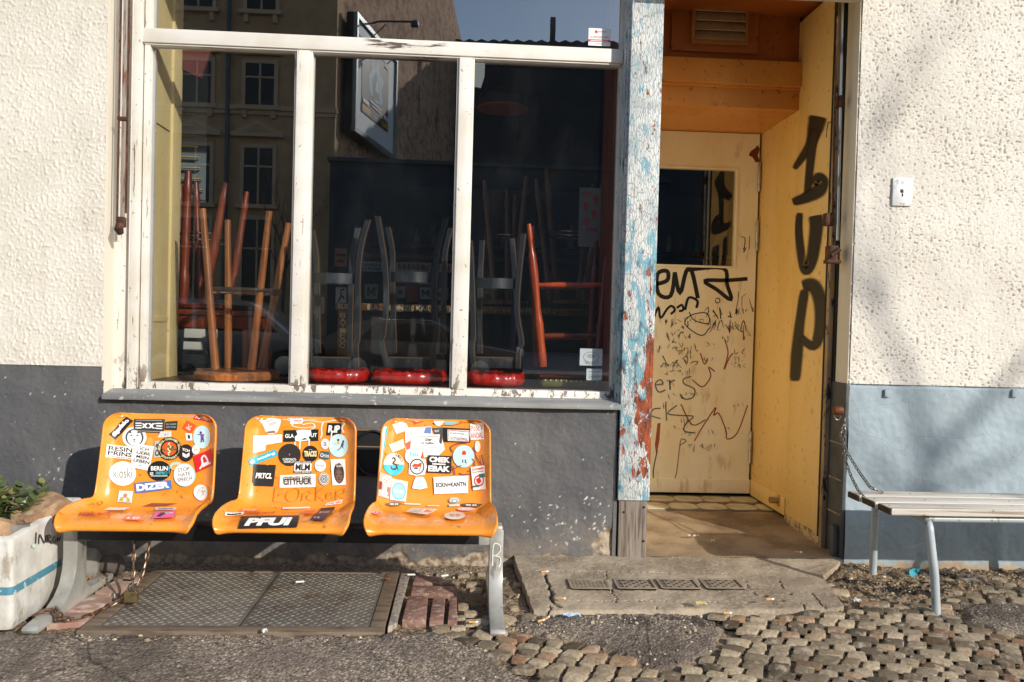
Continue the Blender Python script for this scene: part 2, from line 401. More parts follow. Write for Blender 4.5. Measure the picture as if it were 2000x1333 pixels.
# cobbles: one paved surface
g = N('cobble_stone'); at = g.n('Attribute', attribute_name='tone'); ar = g.n('Attribute', attribute_name='red')
c = g.mix(at.outputs['Fac'], '#50432f', '#c8b393'); c = g.mix(ar.outputs['Fac'], c, '#9c6a45')
c = g.mix(g.ramp(g.tex('noise', 70, 5, .7), .4, .7, .55), c, '#51463c'); c = g.mix(g.ramp(g.tex('noise', 26, 5, .65), .52, .68, .7), c, '#c2b39d')
g.l(c, g.b.inputs['Base Color']); g.b.inputs['Roughness'].default_value = .62
g.l(g.bump(g.tex('noise', 40, 8, .75), 1.0, .012), g.b.inputs['Normal']); M_cob = g.m
b = MB(); tone, red = [], []
rc = random.Random(11)
G_ = (-1, -.86, -.45, 0, .45, .86, 1)
def stone_q(Q, z, bb, tn, rd):
    """one sett between four lattice corners, edges worn round"""
    n = 7; Q = [np.array(q) for q in Q]; c0_ = sum(Q)/4; vs_, fs = [], []; tx, ty = rc.uniform(-.0022, .0022), rc.uniform(-.0022, .0022); ph = rc.uniform(0, 6)
    Q = [q-(q-c0_)/max(np.hypot(*(q-c0_)), 1e-6)*rc.uniform(.0045, .0085) for q in Q]
    for j in range(n):
        for i in range(n):
            u, v = G_[i], G_[j]; e = max(abs(u), abs(v)); k = 1-.10*(abs(u)*abs(v))**3
            s, t = (u*k+1)/2, (v*k+1)/2; q = (Q[0]*(1-s)+Q[1]*s)*(1-t)+(Q[3]*(1-s)+Q[2]*s)*t
            q = q+(q-c0_)*.035*math.sin(4*math.atan2(v, u)+ph+u)*(e > .8)
            h = z+.0022*(1-.6*(u*u+v*v))-(.0020 if e > .8 else 0)+rc.uniform(-.0013, .0013)+tx*u+ty*v
            if e > .99: h = z-.016
            vs_.append((q[0], q[1], h))
    for j in range(n-1):
        for i in range(n-1): fs.append((j*n+i, j*n+i+1, (j+1)*n+i+1, (j+1)*n+i))
    bb.add(vs_, fs); tone.extend([tn]*len(vs_)); red.extend([rd]*len(vs_))
def stone(cx, cy, a, wx, wy, z, bb, tn, rd):
    ca, sa = math.cos(a), math.sin(a)
    stone_q([(cx+ca*x-sa*y, cy+sa*x+ca*y) for x, y in ((-wx/2, -wy/2), (wx/2, -wy/2), (wx/2, wy/2), (-wx/2, wy/2))], z, bb, tn, rd)
TH0 = math.radians(-30)
def lat(a, r):
    b_ = r*.066+.13*math.sin(a*1.7+.6)+.010*math.sin(a*9+r*1.3)+.006*math.sin(a*23+r*2.1); return (1.6+a*math.cos(TH0)-b_*math.sin(TH0), -1.0+a*math.sin(TH0)+b_*math.cos(TH0))
for r in range(-32, 33):
    a = -2.4+rc.uniform(0, .08); sk0 = rc.uniform(-.010, .010)
    while a < 2.6:
        w_ = rc.choice((rc.uniform(.060, .076), rc.uniform(.074, .098))); sk1 = rc.uniform(-.010, .010)
        Q = [lat(a, r), lat(a+w_, r), lat(a+w_+sk1, r+1), lat(a+sk0, r+1)]; a += w_; sk0 = sk1
        X, Y = sum(q[0] for q in Q)/4, sum(q[1] for q in Q)/4; ax, ay = np.array([X]), np.array([Y])
        if Y > -.10 or Y < -1.9 or X > 3.25 or X < .03: continue
        if sdist(ax, ay, SLAB)[0] < .030 or sdist(ax, ay, HATCH)[0] < .1: continue
        if min(sdist(ax, ay, ASPH_A)[0], sdist(ax, ay, ASPH_B)[0], sdist(ax, ay, ASPH_C)[0]) < .02: continue
        if X < 1.2 and Y > -.70: continue
        dd = sdist(ax, ay, DIRT)[0]
        if dd < .01 and not (X > 2.15 and rc.random() < .6): continue
        stone_q(Q, .010-.005*rc.random()-(.008 if dd < .10 else 0)+float(lift_(ax, ay)[0]), b, rc.random(), max(0, rc.uniform(-2.6, .7)))
# the loose patch round the right bench leg
for (px_, py_, wx, wy) in ((905, 1122, .07, .05), (862, 1118, .06, .05), (925, 1140, .08, .06), (885, 1135, .07, .05), (940, 1118, .05, .05), (955, 1160, .06, .05), (1000, 1160, .06, .06), (1003, 1185, .05, .06), (995, 1205, .07, .05), (930, 1150, .07, .06),
        (905, 1185, .06, .06), (920, 1200, .07, .05), (898, 1205, .06, .05), (930, 1180, .07, .05), (895, 1222, .07, .05), (925, 1218, .08, .05), (860, 1225, .09, .05), (890, 1240, .09, .05), (975, 1225, .06, .05), (870, 1140, .07, .04), (1010, 1140, .05, .05)):
    X, Y = P2(px_, py_); stone(X, Y, rc.uniform(-.3, .3), wx, wy, rc.uniform(-.004, .01), b, rc.uniform(.3, 1), 0)
b.att = {'tone': tone, 'red': red}
tag(b.build('cobblestone_paving', M_cob, smooth=38), kind='structure')

# paving slabs and bricks beside the hatch (part of the pavement)
M_slab = mat('pinkish_slab', '#a88c7c', .85, layers=[('#8a5f50', 'noise', 9, .45, .65, .7), ('#d8cfc2', 'noise', 14, .5, .7, .8)], bumps=[('noise', 60, .5, .004)])
M_brick = mat('worn_brick', '#8e6a5b', .85, layers=[('#6b4b41', 'noise', 14, .42, .65, .7), ('#b5a08c', 'noise', 40, .5, .68, .8)], bumps=[('noise', 50, .7, .006)])
M_mort = mat('crumbly_mortar', '#a39686', .95, layers=[('#6f655b', 'noise', 40, .45, .65, .8)], bumps=[('noise', 70, .8, .008)])
b = MB()
def slab_px(pts, z0, z1, mi):
    q = [P2(*p) for p in pts]
    b.prism(q, lambda x, y: (x, y, z1), lambda x, y: (x, y, z0), mi, .006)
slab_px([(797, 1170), (836, 1170), (832, 1217), (785, 1217)], -.05, .014, 0)
slab_px([(846, 1170), (870, 1171), (866, 1219), (838, 1219)], -.05, .013, 0)
slab_px([(879, 1171), (892, 1172), (893, 1219), (874, 1219)], -.05, .015, 0)
slab_px([(812, 1128), (850, 1131), (890, 1146), (806, 1144)], -.05, .012, 0)
slab_px([(806, 1148), (893, 1151), (893, 1166), (802, 1164)], -.05, .012, 0)
slab_px([(783, 1122), (800, 1122), (775, 1220), (757, 1228)], -.05, .006, 2)
for q in (((230, 1132), (262, 1135), (225, 1165), (185, 1160)), ((182, 1163), (222, 1168), (190, 1195), (128, 1195)), ((125, 1199), (186, 1199), (165, 1218), (90, 1222)), ((240, 1128), (285, 1130), (272, 1140), (236, 1138))):
    slab_px(q, -.05, .006, 1)
slab_px(((170, 1222), (190, 1200), (205, 1200), (180, 1228)), -.05, .004, 1)
tag(b.build('paving_slabs', [M_brick, M_slab, M_mort]), kind='structure')

# ================================================================== the café building
BLD = thing('cafe_building', 'rendered corner-bar facade with big white-framed shop window and yellow door recess', 'building', (0, 0, 0))
YW = .10                                                   # plane of the shop window's frame
g = N('left_stucco'); c = g.mix(g.ramp(g.tex('noise', 3, 4), .35, .7, .6), '#d4cec2', '#c2baac'); c = g.mix(g.ramp(g.tex('noise', 40, 4), .55, .75, .35), c, '#b9ad98'); c = g.mix(g.ramp(g.tex('noise', (7, 7, 1.1), 5, .7), .54, .72, .45), c, '#a89b86')
g.l(c, g.b.inputs['Base Color']); g.b.inputs['Roughness'].default_value = .85; g.l(g.bump(g.tex('noise', 150, 4), .25, .002), g.b.inputs['Normal']); M_st1 = g.m
g = N('right_stucco'); at = g.n('Attribute', attribute_name='pit')
c = g.mix(g.ramp(g.tex('noise', 2.5, 4), .35, .7, .5), '#d7d1c6', '#c4bcaf'); c = g.mix(g.ramp(g.tex('noise', (5, 5, 1.2), 5, .7), .54, .74, .4), c, '#a99c8a'); c = g.mix(g.ramp(at.outputs['Fac'], .2, .9, .7), c, '#8f7a66')
g.l(c, g.b.inputs['Base Color']); g.b.inputs['Roughness'].default_value = .85; g.l(g.bump(g.tex('noise', 150, 4), .25, .002), g.b.inputs['Normal']); M_st2 = g.m
def h_left(X, Z):
    n = fbm(X*78+1.1*fbm(X*11, Z*11, 2, 1), Z*60, 4, 3)
    return sstep(n, .50, .80)*.0048*(.35+1.1*fbm(X*13, Z*9, 2, 77)) + (fbm(X*5, Z*5, 3, 2)-.5)*.006 + (fbm(X*120, Z*120, 2, 6)-.4)*.0012
def pit(X, Z):
    d_ = .16*(fbm(X*3.3, Z*3.3, 3, 19)-.5)+.03*sstep(Z, 1.2, 2.4)
    n = fbm(X*70+1.2*fbm(X*20, Z*20, 2, 4), Z*74, 3, 13)+d_; n2 = fbm(X*112, Z*120+fbm(X*30, Z*30, 2, 9), 2, 91)+d_*.8
    return np.maximum(sstep(n, .66, .82), .85*sstep(n2, .70, .84))
def h_right(X, Z): return -pit(X, Z)*.0068 + (fbm(X*5, Z*5, 3, 22)-.5)*.006 + (fbm(X*55, Z*55, 3, 26)-.4)*.0036
tag(relief('stucco_wall', np.arange(-3.1, -1.681, .004), np.arange(.905, 2.9, .004), h_left, M_st1, BLD), 'cream stucco with raised lumps')
tag(relief('stucco_wall', np.arange(1.884, 3.75, .0038), np.arange(.905, 2.9, .0038), h_right, M_st2, BLD, attrs={'pit': pit}), 'cream pitted stucco with brown specks')
M_plast = mat('smooth_plaster', '#d8cfbe', .8, layers=[('#b7a78c', 'noise', (4, 4, 1.2), .5, .75, .5)], bumps=[('noise', 30, .25, .004)])
b = MB()
b.box((-9, .003, .905), (-3.099, .35, 2.9)); b.box((3.745, .003, .905), (9, .35, 2.9)); b.box((-9, .003, 2.9), (9, .35, 11))
b.box((-3.099, .02, .905), (-1.683, .35, 2.9)); b.box((1.884, .02, .905), (3.745, .35, 2.9))
b.build('stucco_wall', mat('plain_stucco', '#d4ccbe', .85, bumps=[('noise', 40, .6, .006)]), BLD)
b = MB(); b.box((-1.690, .006, .775), (-1.675, .2, 2.9)); b.build('plaster_reveal', M_plast, BLD); b = MB(); b.box((1.876, .006, .905), (1.892, .26, 2.9)); b.build('plaster_reveal', M_plast, BLD); b = MB(); b.box((.912, -.22, 2.80), (1.9, .05, 3.12), .01); b.box((.912, -.03, 2.772), (1.883, .05, 2.798)); b.build('sun_block_box', M_plast, BLD)  # last two boxes: out of view, added to keep sun off the lintel

g = N('grey_masonry_paint'); at = g.n('Attribute', attribute_name='chip'); au = g.n('Attribute', attribute_name='raw')
c = g.mix(g.ramp(g.tex('noise', 2.2, 4), .35, .65), '#505052', '#62605e'); c = g.mix(g.ramp(g.tex('noise', (9, 9, 2.5), 5), .5, .72, .6), c, '#4c4b4b'); c = g.mix(g.mul(g.ramp(g.tex('z', 1), .30, .02, 1), g.ramp(g.tex('noise', 7, 5, .7), .42, .62, .7)), c, '#7d7062'); c = g.mix(g.ramp(g.tex('noise', 55, 4, .7), .66, .72, .6), c, '#a8a49c')
c = g.mix(at.outputs['Fac'], c, '#c9c6bf'); c = g.mix(au.outputs['Fac'], c, g.mix(g.ramp(g.tex('noise', 30, 4), .4, .65), '#a99b86', '#75614f'))
g.l(c, g.b.inputs['Base Color']); g.b.inputs['Roughness'].default_value = .7
p_ = g.bump(g.tex('noise', 60, 5), .5, .005); p_ = g.bump(g.ramp(g.tex('crack', 2.3), .0, .008), .15, .003, p_); g.l(p_, g.b.inputs['Normal']); M_grey = g.m
def chip(X, Z):
    d1 = np.hypot((X-.55)/.38, (Z-.2)/.22); d2 = np.hypot((X-.72)/.06, (Z-.33)/.03)
    wgt = .16*(1-sstep(d1, .2, 1.1)) + .10*(1-sstep(np.hypot((X+1.85)/.25, (Z-.42)/.15), .2, 1)) + .13*(1-sstep(np.hypot((X+1.05)/.09, (Z-.77)/.03), .2, 1.2))+.10*(1-sstep(np.abs(Z-.765), .0, .03))
    wgt = wgt + .22*(1-sstep(np.hypot((X-.62)/.05, (Z-.31)/.025), .4, 1.1))
    return sstep(fbm(X*44, Z*44, 5, 41)+wgt, .86, .91)
def raw(X, Z):
    e = fbm(X*7, Z*7, 4, 44); r = 1-sstep(Z-.012-.11*(e-.45), .0, .018)
    r2 = 1-sstep(np.hypot((X-.735)/.10, (Z-.06)/.16)+(e-.5)*.9, .75, .9)
    return np.clip(np.where(X > -.35, r, r*.6)+r2, 0, 1)
def h_plinth(X, Z): return (fbm(X*4, Z*4, 4, 40)-.5)*.014 - chip(X, Z)*.0012 - raw(X, Z)*.012*fbm(X*25, Z*25, 3, 3) + (fbm(X*45, Z*45, 3, 47)-.4)*.003
relief('plinth', np.arange(-2.7, .749, .006), np.linspace(-.08, .772, 143), h_plinth, M_grey, BLD, y0=.004, attrs={'chip': chip, 'raw': raw})
relief('plinth', np.arange(-2.7, -1.679, .006), np.linspace(.772, .909, 24), h_plinth, M_grey, BLD, y0=.004, attrs={'chip': chip, 'raw': raw})
b = MB(); b.box((-9, .012, -.2), (-2.69, .3, .908)); b.box((-2.69, .03, -.2), (.745, .3, .77)); b.box((.735, .0, -.1), (.752, .12, .78)); b.build('plinth', M_grey, BLD)
g = N('pale_blue_paint'); au = g.n('Attribute', attribute_name='raw')
c = g.mix(g.ramp(g.tex('noise', 2.0, 4), .35, .7), '#9aa8ae', '#87949a'); c = g.mix(g.ramp(g.tex('crack', 2.6), .0, .004, .30, True), c, '#66757c')
c = g.mix(g.ramp(g.tex('noise', (5, 5, 3), 5, .7), .52, .72, .6), c, '#848f93'); c = g.mix(g.ramp(g.tex('noise', 40, 5, .7), .64, .7, .5), c, '#6d6a63'); c = g.mix(au.outputs['Fac'], c, '#a98a62'); g.l(c, g.b.inputs['Base Color']); g.b.inputs['Roughness'].default_value = .7
p_ = g.bump(g.ramp(g.tex('crack', 2.6), .0, .010), .22, .003); p_ = g.bump(g.tex('noise', 30, 5), .35, .006, p_); g.l(p_, g.b.inputs['Normal']); M_blue = g.m
def rawb(X, Z): return (1-sstep(Z-.004-.10*(fbm(X*8, Z*8, 5, 51)-.48), .0, .03))*.8
def h_blue(X, Z):
    e = fbm(X*6, Z*6, 3, 63); top = sstep(Z, .893-.01*(e-.4), .899-.01*(e-.4))
    return (fbm(X*3.2, Z*3.2, 4, 60)-.5)*.022 + (fbm(X*30, Z*30, 3, 61)-.4)*.0035 - top*.014
tag(relief('plinth', np.arange(1.885, 3.75, .006), np.arange(-.08, .908, .006), h_blue, M_blue, BLD, y0=-.002, attrs={'raw': rawb}), 'pale blue painted plinth with cracks')
b = MB(); b.box((3.742, .012, -.2), (9, .3, .905)); b.box((1.89, .03, -.1), (3.745, .3, .9)); b.build('plinth', M_blue, BLD)
b = MB(); b.box((1.868, .0, -.05), (1.886, .24, .905), .004)
for z in (.25, .42, .60): b.box((1.8655, .02, z), (1.869, .22, z+.006), 0, 1)
b.box((1.836, .02, -.05), (1.87, .06, .2), .01)
b.build('plinth_return', [mat('dark_grey_tile', '#4a4b4c', .6, layers=[('#2f3133', 'noise', 8, .4, .7, .8)], bumps=[('noise', 30, .4, .004)]), M_mort], BLD)
for px_ in (1731, 1979):
    q = PY(px_, 768, 0); b = MB(); b.box((q[0]-.014, -.016, q[2]-.02), (q[0]+.014, .0, q[2]+.018), .004); b.build('wall_hook', M_blue, BLD)

# --- shop window
def wx(x, y): return PY(x, y, YW)[0]
GL, GR, ZB, ZT0, ZT1 = wx(272, 745)+.004, wx(1192, 765), PY(270, 747, YW)[2], PY(600, 97, YW)[2]-.005, PY(285, 57, YW)[2]
g = N('weathered_white_paint'); sx_ = g.tex('noise', (30, 30, 2.2), 5, .7)
c = g.mix(g.ramp(g.tex('noise', 4, 4), .4, .7, .7), '#dbd6cd', '#c8bfae'); c = g.mix(g.ramp(sx_, .62, .66, .9), c, '#6b5644')
c = g.mix(g.ramp(g.tex('noise', 45, 4), .66, .7, .8), c, '#7c6a58'); c = g.mix(g.mul(g.ramp(g.tex('z', 1), .80, 1.05, 1, True), g.ramp(g.tex('noise', (26, 26, 10), 6, .7), .54, .57)), c, '#75685a')
g.l(c, g.b.inputs['Base Color']); g.b.inputs['Roughness'].default_value = .5; g.l(g.bump(g.tex('noise', (60, 60, 10), 4), .3, .003), g.b.inputs['Normal']); M_white = g.m
g = N('flaking_white_rail'); n_ = g.tex('noise', (2.2, 30, 34), 5, .7); pa = g.ramp(g.tex('noise', (2.6, 2, 2), 2), .48, .60)
c = g.mix(g.ramp(g.tex('noise', 5, 4), .4, .7, .6), '#dbd6cd', '#cbc1b1'); c = g.mix(g.mul(g.ramp(n_, .53, .56), pa), c, '#59493c')
g.l(c, g.b.inputs['Base Color']); g.b.inputs['Roughness'].default_value = .5; g.l(g.bump(n_, .35, .004), g.b.inputs['Normal']); M_rail = g.m
WIN = MB()
x0 = -1.678; xs_ = [x0, x0+.075, x0+.082, x0+.118, x0+.126, x0+.15, GL+.004]; ys_ = [YW+.0, YW-.03, YW-.03, YW+.012, YW-.008, YW+.012]
for i in range(len(xs_)-1):
    if xs_[i+1] > xs_[i]: WIN.box((xs_[i], ys_[i], .79), (xs_[i+1]+.0005*i, YW+.09, 3.2), .003)
WIN = WIN.build('shop_window', M_white, BLD); JB = MB()
xr = [GR, GR+.018, GR+.030, .7445]; yr_ = [YW+.008, YW-.012, YW-.035]
for i in range(3):
    if xr[i+1] > xr[i]: JB.box((xr[i], yr_[i], .80), (xr[i+1]+.0004*i, YW+.09, 3.2), .003)
JB.build('window_jamb', M_white, WIN)
b = MB(); b.box((GL-.012, YW-.022, ZT0), (GR+.012, YW+.06, ZT1), .006); b.box((GL-.002, YW-.012, ZT0-.008), (GR+.002, YW+.05, ZT0), .003)
b.build('transom', M_rail, WIN)
b = MB(); b.box((GL-.004, YW-.012, ZB-.027), (GR+.004, YW+.06, ZB+.004), .005); b.box((GL-.006, YW-.020, ZB-.036), (GR+.012, YW+.05, ZB-.026), .003); b.build('bottom_rail', M_white, WIN)
for (xt, xb) in ((597, 578), (910, 895)):
    xc = (wx(xt, 95)+wx(xb, 755))/2; b = MB()
    b.box((xc-.031, YW-.02, ZB+.002), (xc+.028, YW+.06, ZT0-.004), .005); b.box((xc+.0275, YW-.010, ZB+.002), (xc+.043, YW+.05, ZT0-.004), .003)
    b.box((xc-.042, YW-.006, ZB+.002), (xc-.0305, YW+.05, ZT0-.004), .003); b.build('mullion', M_white, WIN)
# glass: thin, clear, reflecting by Fresnel
g = N('window_glass'); g.t.nodes.remove(g.b)
tr = g.n('BsdfTransparent'); tr.inputs[0].default_value = (.93, .96, .97, 1); gl = g.n('BsdfGlossy'); gl.inputs['Roughness'].default_value = 0.0
ge = g.n('NewGeometry'); dt = g.n('VectorMath', operation='DOT_PRODUCT'); g.l(ge.outputs['Normal'], dt.inputs[0]); g.l(ge.outputs['Incoming'], dt.inputs[1])
ca = g.mul(g.mul(dt.outputs['Value'], 0, 'ABSOLUTE'), 0, 'ADD'); fr = g.mul(g.mul(g.mul(g.mul(1.0, ca, 'SUBTRACT'), 5, 'POWER'), .74), .26, 'ADD')   # double glazing
mx = g.n('MixShader'); g.l(fr, mx.inputs[0]); g.l(tr.outputs[0], mx.inputs[1]); g.l(gl.outputs[0], mx.inputs[2])
df = g.n('BsdfDiffuse'); df.inputs[0].default_value = (.62, .64, .64, 1); sm = g.ramp(g.tex('noise', (2.2, 2.2, 1.1), 6, .7, .8), .42, .75, .011); dst = g.mul(g.ramp(g.tex('noise', 170, 2), .76, .80, .5), g.ramp(g.tex('noise', 3, 2), .4, .6), 'MULTIPLY')
m2_ = g.n('MixShader'); g.l(g.mul(g.mul(sm, .003, 'ADD'), dst, 'ADD'), m2_.inputs[0]); g.l(mx.outputs[0], m2_.inputs[1]); g.l(df.outputs[0], m2_.inputs[2]); g.l(m2_.outputs[0], g.out.inputs[0])
M_glass = g.m
m1, m2 = wx(588, 430), wx(903, 430)
for (a, c_, z0, z1) in ((GL, m1, ZB, ZT0), (m1, m2, ZB, ZT0), (m2, GR, ZB, ZT0), (GL, GR, ZT1, 3.2)):
    b = MB(); b.add([(a, YW+.03, z0), (c_, YW+.03, z0), (c_, YW+.03, z1), (a, YW+.03, z1)], [(0, 1, 2, 3)]); b.build('window_pane', M_glass, WIN, smooth=0)
b = MB()
b.prism([(-.04, .755), (-.04, .776), (-.03, .781), (YW-.025, ZB-.030), (YW+.05, ZB-.030), (YW+.05, .75)], lambda y, z: (-1.672, y, z), lambda y, z: (.752, y, z), 0, .006)
M_sill = mat('grey_sill', '#8d8c88', .7, layers=[('#6f706f', 'noise', (2, 8, 8), .4, .65, .8), ('#c9c4ba', 'noise', 30, .62, .70, .8)], bumps=[('noise', 40, .4, .004)])
b.build('window_sill', M_sill, BLD)

# --- peeling door post
g = N('peeling_post'); Z = g.tex('z', 1)
cr = g.tex('crack', (105, 105, 24)); n1 = g.tex('noise', (30, 30, 10), 6, .7); n2 = g.tex('noise', (34, 34, 12), 5, .7)
c = g.mix(g.ramp(g.tex('noise', 6, 4), .4, .7), '#cfd0cb', '#a4adae')
c = g.mix(g.ramp(cr, .0, .10, .75, True), c, '#75777a')
zb = g.mul(g.ramp(Z, 1.5, 1.0, 1), g.ramp(Z, .35, .6, 1))
tq = g.mul(n1, g.mul(g.mul(g.ramp(Z, 1.75, 1.25, .085), g.ramp(Z, .52, .85, 1)), 0, 'ADD'), 'ADD')
c = g.mix(g.ramp(tq, .555, .60, .9), c, '#6c9fae'); c = g.mix(g.mul(g.ramp(tq, .60, .64), g.ramp(g.tex('noise', 9, 2), .5, .6)), c, '#516f79')
xx = g.tex('x', 1); edge = g.mul(g.ramp(xx, .80, .905, .16), g.mul(g.ramp(Z, 1.5, .85, 1), g.ramp(Z, .35, .55, 1)))
brn = g.mul(n2, g.mul(edge, g.mul(g.mul(g.ramp(Z, 1.35, .8, .06), g.ramp(Z, .36, .5, 1)), 0, 'ADD'), 'ADD'), 'ADD')
c = g.mix(g.ramp(brn, .61, .635), c, g.mix(g.ramp(g.tex('noise', (50, 50, 9), 4), .4, .65), '#a04a22', '#5a2e1a'))
g.l(c, g.b.inputs['Base Color']); g.b.inputs['Roughness'].default_value = .65
p_ = g.bump(g.ramp(cr, .0, .14), .5, .003); p_ = g.bump(g.ramp(tq, .55, .62, 1, True), .4, .002, p_); p_ = g.bump(g.ramp(brn, .60, .64, 1, True), .6, .003, p_); g.l(p_, g.b.inputs['Normal'])
M_post = g.m
b = MB(); b.box((.752, -.022, .318), (.906, .12, 3.2), .006); b.box((.742, .0, .318), (.757, .12, 3.2), .004); b.box((.736, .022, .60), (.744, .12, 3.2), .003)
POST = b.build('door_post', M_post, BLD)
M_raw = mat('bare_grey_timber', '#82766a', .85, layers=[('#54493f', 'noise', (60, 60, 4), .45, .62, .9), ('#9d9389', 'noise', (25, 25, 2), .5, .7, .6)], bumps=[('noise', (70, 70, 5), .9, .006)])
b = MB(); b.box((.762, -.012, .02), (.900, .12, .316), .006, jit=.002)
for q in ((.785, .26), (.882, .285), (.885, .12)): b.lathe([(.006, 0), (.005, .003), (0, .004)], 8, Matrix.Translation((q[0], -.0125, q[1])) @ Matrix.Rotation(math.pi/2, 4, 'X'), 1)
b.build('post_foot', [M_raw, mat('nail_iron', '#3a322d', .5, .8)], BLD)

# --- recess with the yellow entrance
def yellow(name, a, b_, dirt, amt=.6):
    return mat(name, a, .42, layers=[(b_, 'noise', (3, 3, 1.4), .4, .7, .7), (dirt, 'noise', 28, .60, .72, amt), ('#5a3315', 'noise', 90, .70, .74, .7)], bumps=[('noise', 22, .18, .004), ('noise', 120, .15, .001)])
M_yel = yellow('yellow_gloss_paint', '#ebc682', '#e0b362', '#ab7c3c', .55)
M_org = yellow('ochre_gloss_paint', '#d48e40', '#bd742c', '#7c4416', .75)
M_brn = yellow('shaded_ochre_paint', '#a85c22', '#854516', '#4a240c', .7)  # recess ochre again, its colour darkened for the shade above the door
M_crm = mat('cream_door_paint', '#f8edd2', .42, layers=[('#eed8aa', 'noise', (2.5, 2.5, 1.2), .4, .7, .8), ('#b39462', 'noise', (20, 20, 5), .58, .75, .5), ('#6b4a25', 'noise', 70, .70, .74, .6)], bumps=[('noise', 20, .15, .003)])
XR, YD = 1.845, 1.24
ZD0, ZD1 = .105, PY(1484, 263, YD)[2]
b = MB(); b.box((XR, .20, .11), (XR+.03, .655, 2.9), .002); b.build('recess_panel', M_yel, BLD)
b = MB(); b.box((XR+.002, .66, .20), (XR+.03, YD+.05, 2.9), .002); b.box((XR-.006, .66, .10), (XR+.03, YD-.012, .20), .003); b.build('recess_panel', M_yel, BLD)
b = MB(); b.box((XR-.003, .20, -.02), (XR+.03, .658, .112), .002); b.build('recess_panel', mat('crumbling_beige', '#c4ab7f', .9, layers=[('#7c684c', 'noise', 35, .45, .6, .9)], bumps=[('noise', 45, 1, .012)]), BLD)
b = MB(); b.box((.88, .12, .0), (.909, YD+.05, 2.9)); b.build('recess_panel', mat('pale_yellow_paint', '#f0dba6', .45, bumps=[('noise', 20, .15, .003)]), BLD)
zb0 = PX(1550, 222, XR)[2]; zb1 = PX(1557, 130, XR)[2]; YB = .655; zs = zb0+(zb1-zb0)*.46
b = MB(); b.box((.909, YB, zb0), (XR+.002, YB+.06, zs), .004); b.box((.909, YB-.035, zs+.002), (XR+.002, YB+.06, zb1), .006); b.box((.909, YB-.012, zs-.012), (XR+.002, YB, zs+.003), .003)
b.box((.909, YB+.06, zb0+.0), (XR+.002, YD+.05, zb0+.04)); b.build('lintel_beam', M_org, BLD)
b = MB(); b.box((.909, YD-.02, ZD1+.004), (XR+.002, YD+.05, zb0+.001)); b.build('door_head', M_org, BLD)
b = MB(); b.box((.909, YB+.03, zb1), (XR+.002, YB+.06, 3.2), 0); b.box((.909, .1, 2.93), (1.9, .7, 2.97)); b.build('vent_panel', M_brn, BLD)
va = PY(1310, 99, YB+.015); vb = PY(1480, 103, YB+.015); b = MB()
b.box((va[0], YB+.008, va[2]), (vb[0], YB+.031, 3.15), .006)
VENT = b.build('louvre_vent', M_brn, BLD)
la, lb = PY(1350, 83, YB-.02), PY(1460, 88, YB-.02); b = MB()
for (x0_, x1_, z0_, z1_) in ((la[0], lb[0], la[2]-.004, la[2]+.018), (la[0], la[0]+.02, la[2]+.018, 3.1), (lb[0]-.014, lb[0], la[2]+.018, 3.1)): b.box((x0_, YB-.03, z0_), (x1_, YB+.01, z1_), .003)
b.build('vent_frame', mat('brown_frame', '#96602c', .45, bumps=[('noise', 20, .2, .003)]), VENT)
b = MB()
for k in range(7):
    z = la[2]+.022+k*.052
    b.prism([(-.028, .0), (-.026, -.004), (.006, .034), (.006, .05), (-.002, .05)], lambda y, q, z=z: (la[0]+.019, YB+y, z+q), lambda y, q, z=z: (lb[0]-.012, YB+y, z+q), 0, .002)
b.build('vent_slats', mat('beige_slats', '#b09672', .45, layers=[('#8b7150', 'noise', 15, .4, .7, .6)]), VENT)
# door leaf
dx0, dx1 = .90, XR-.012
wl, wr, wz0, wz1 = .96, PY(1436, 420, YD)[0], PY(1380, 519, YD)[2], PY(1380, 331, YD)[2]
b = MB()
for (a, c_, z0, z1) in ((dx0, dx1, wz1, ZD1), (dx0, dx1, ZD0+.09, wz0), (dx0, wl, wz0, wz1), (wr, dx1, wz0, wz1)): b.box((a, YD, z0), (c_, YD+.045, z1))
for (a, c_, z0, z1) in ((wl-.012, wr+.016, wz1, wz1+.014), (wl-.012, wr+.016, wz0-.014, wz0), (wr, wr+.014, wz0, wz1)): b.box((a, YD-.007, z0), (c_, YD+.002, z1), .002)
DOOR = b.build('entrance_door', M_crm, BLD)
b = MB(); b.box((dx0, YD-.014, ZD0+.004), (dx1+.004, YD+.03, ZD0+.092), .004); b.build('kick_board', M_crm, DOOR)
b = MB(); b.add([(wl, YD+.02, wz0), (wr, YD+.02, wz0), (wr, YD+.02, wz1), (wl, YD+.02, wz1)], [(0, 1, 2, 3)]); b.build('door_pane', M_glass, DOOR, smooth=0)
M_hinge = mat('dull_steel', '#c2beb4', .38, .85, layers=[('#5d5146', 'noise', 30, .5, .7, .6)])
for (t_, b_) in (((1484, 318), (1482, 375)), ((1480, 432), (1478, 490)), ((1468, 845), (1467, 905))):
    q0, q1 = PY(*b_, YD-.012), PY(*t_, YD-.012); b = MB(); zm = (q0[2]+q1[2])/2
    b.lathe([(.010, q0[2]), (.010, zm-.001), (.0085, zm), (.010, zm+.001), (.010, q1[2]), (.006, q1[2]+.006)], 12, Matrix.Translation((XR-.014, YD-.014, 0)))
    b.build('hinge', M_hinge, DOOR)
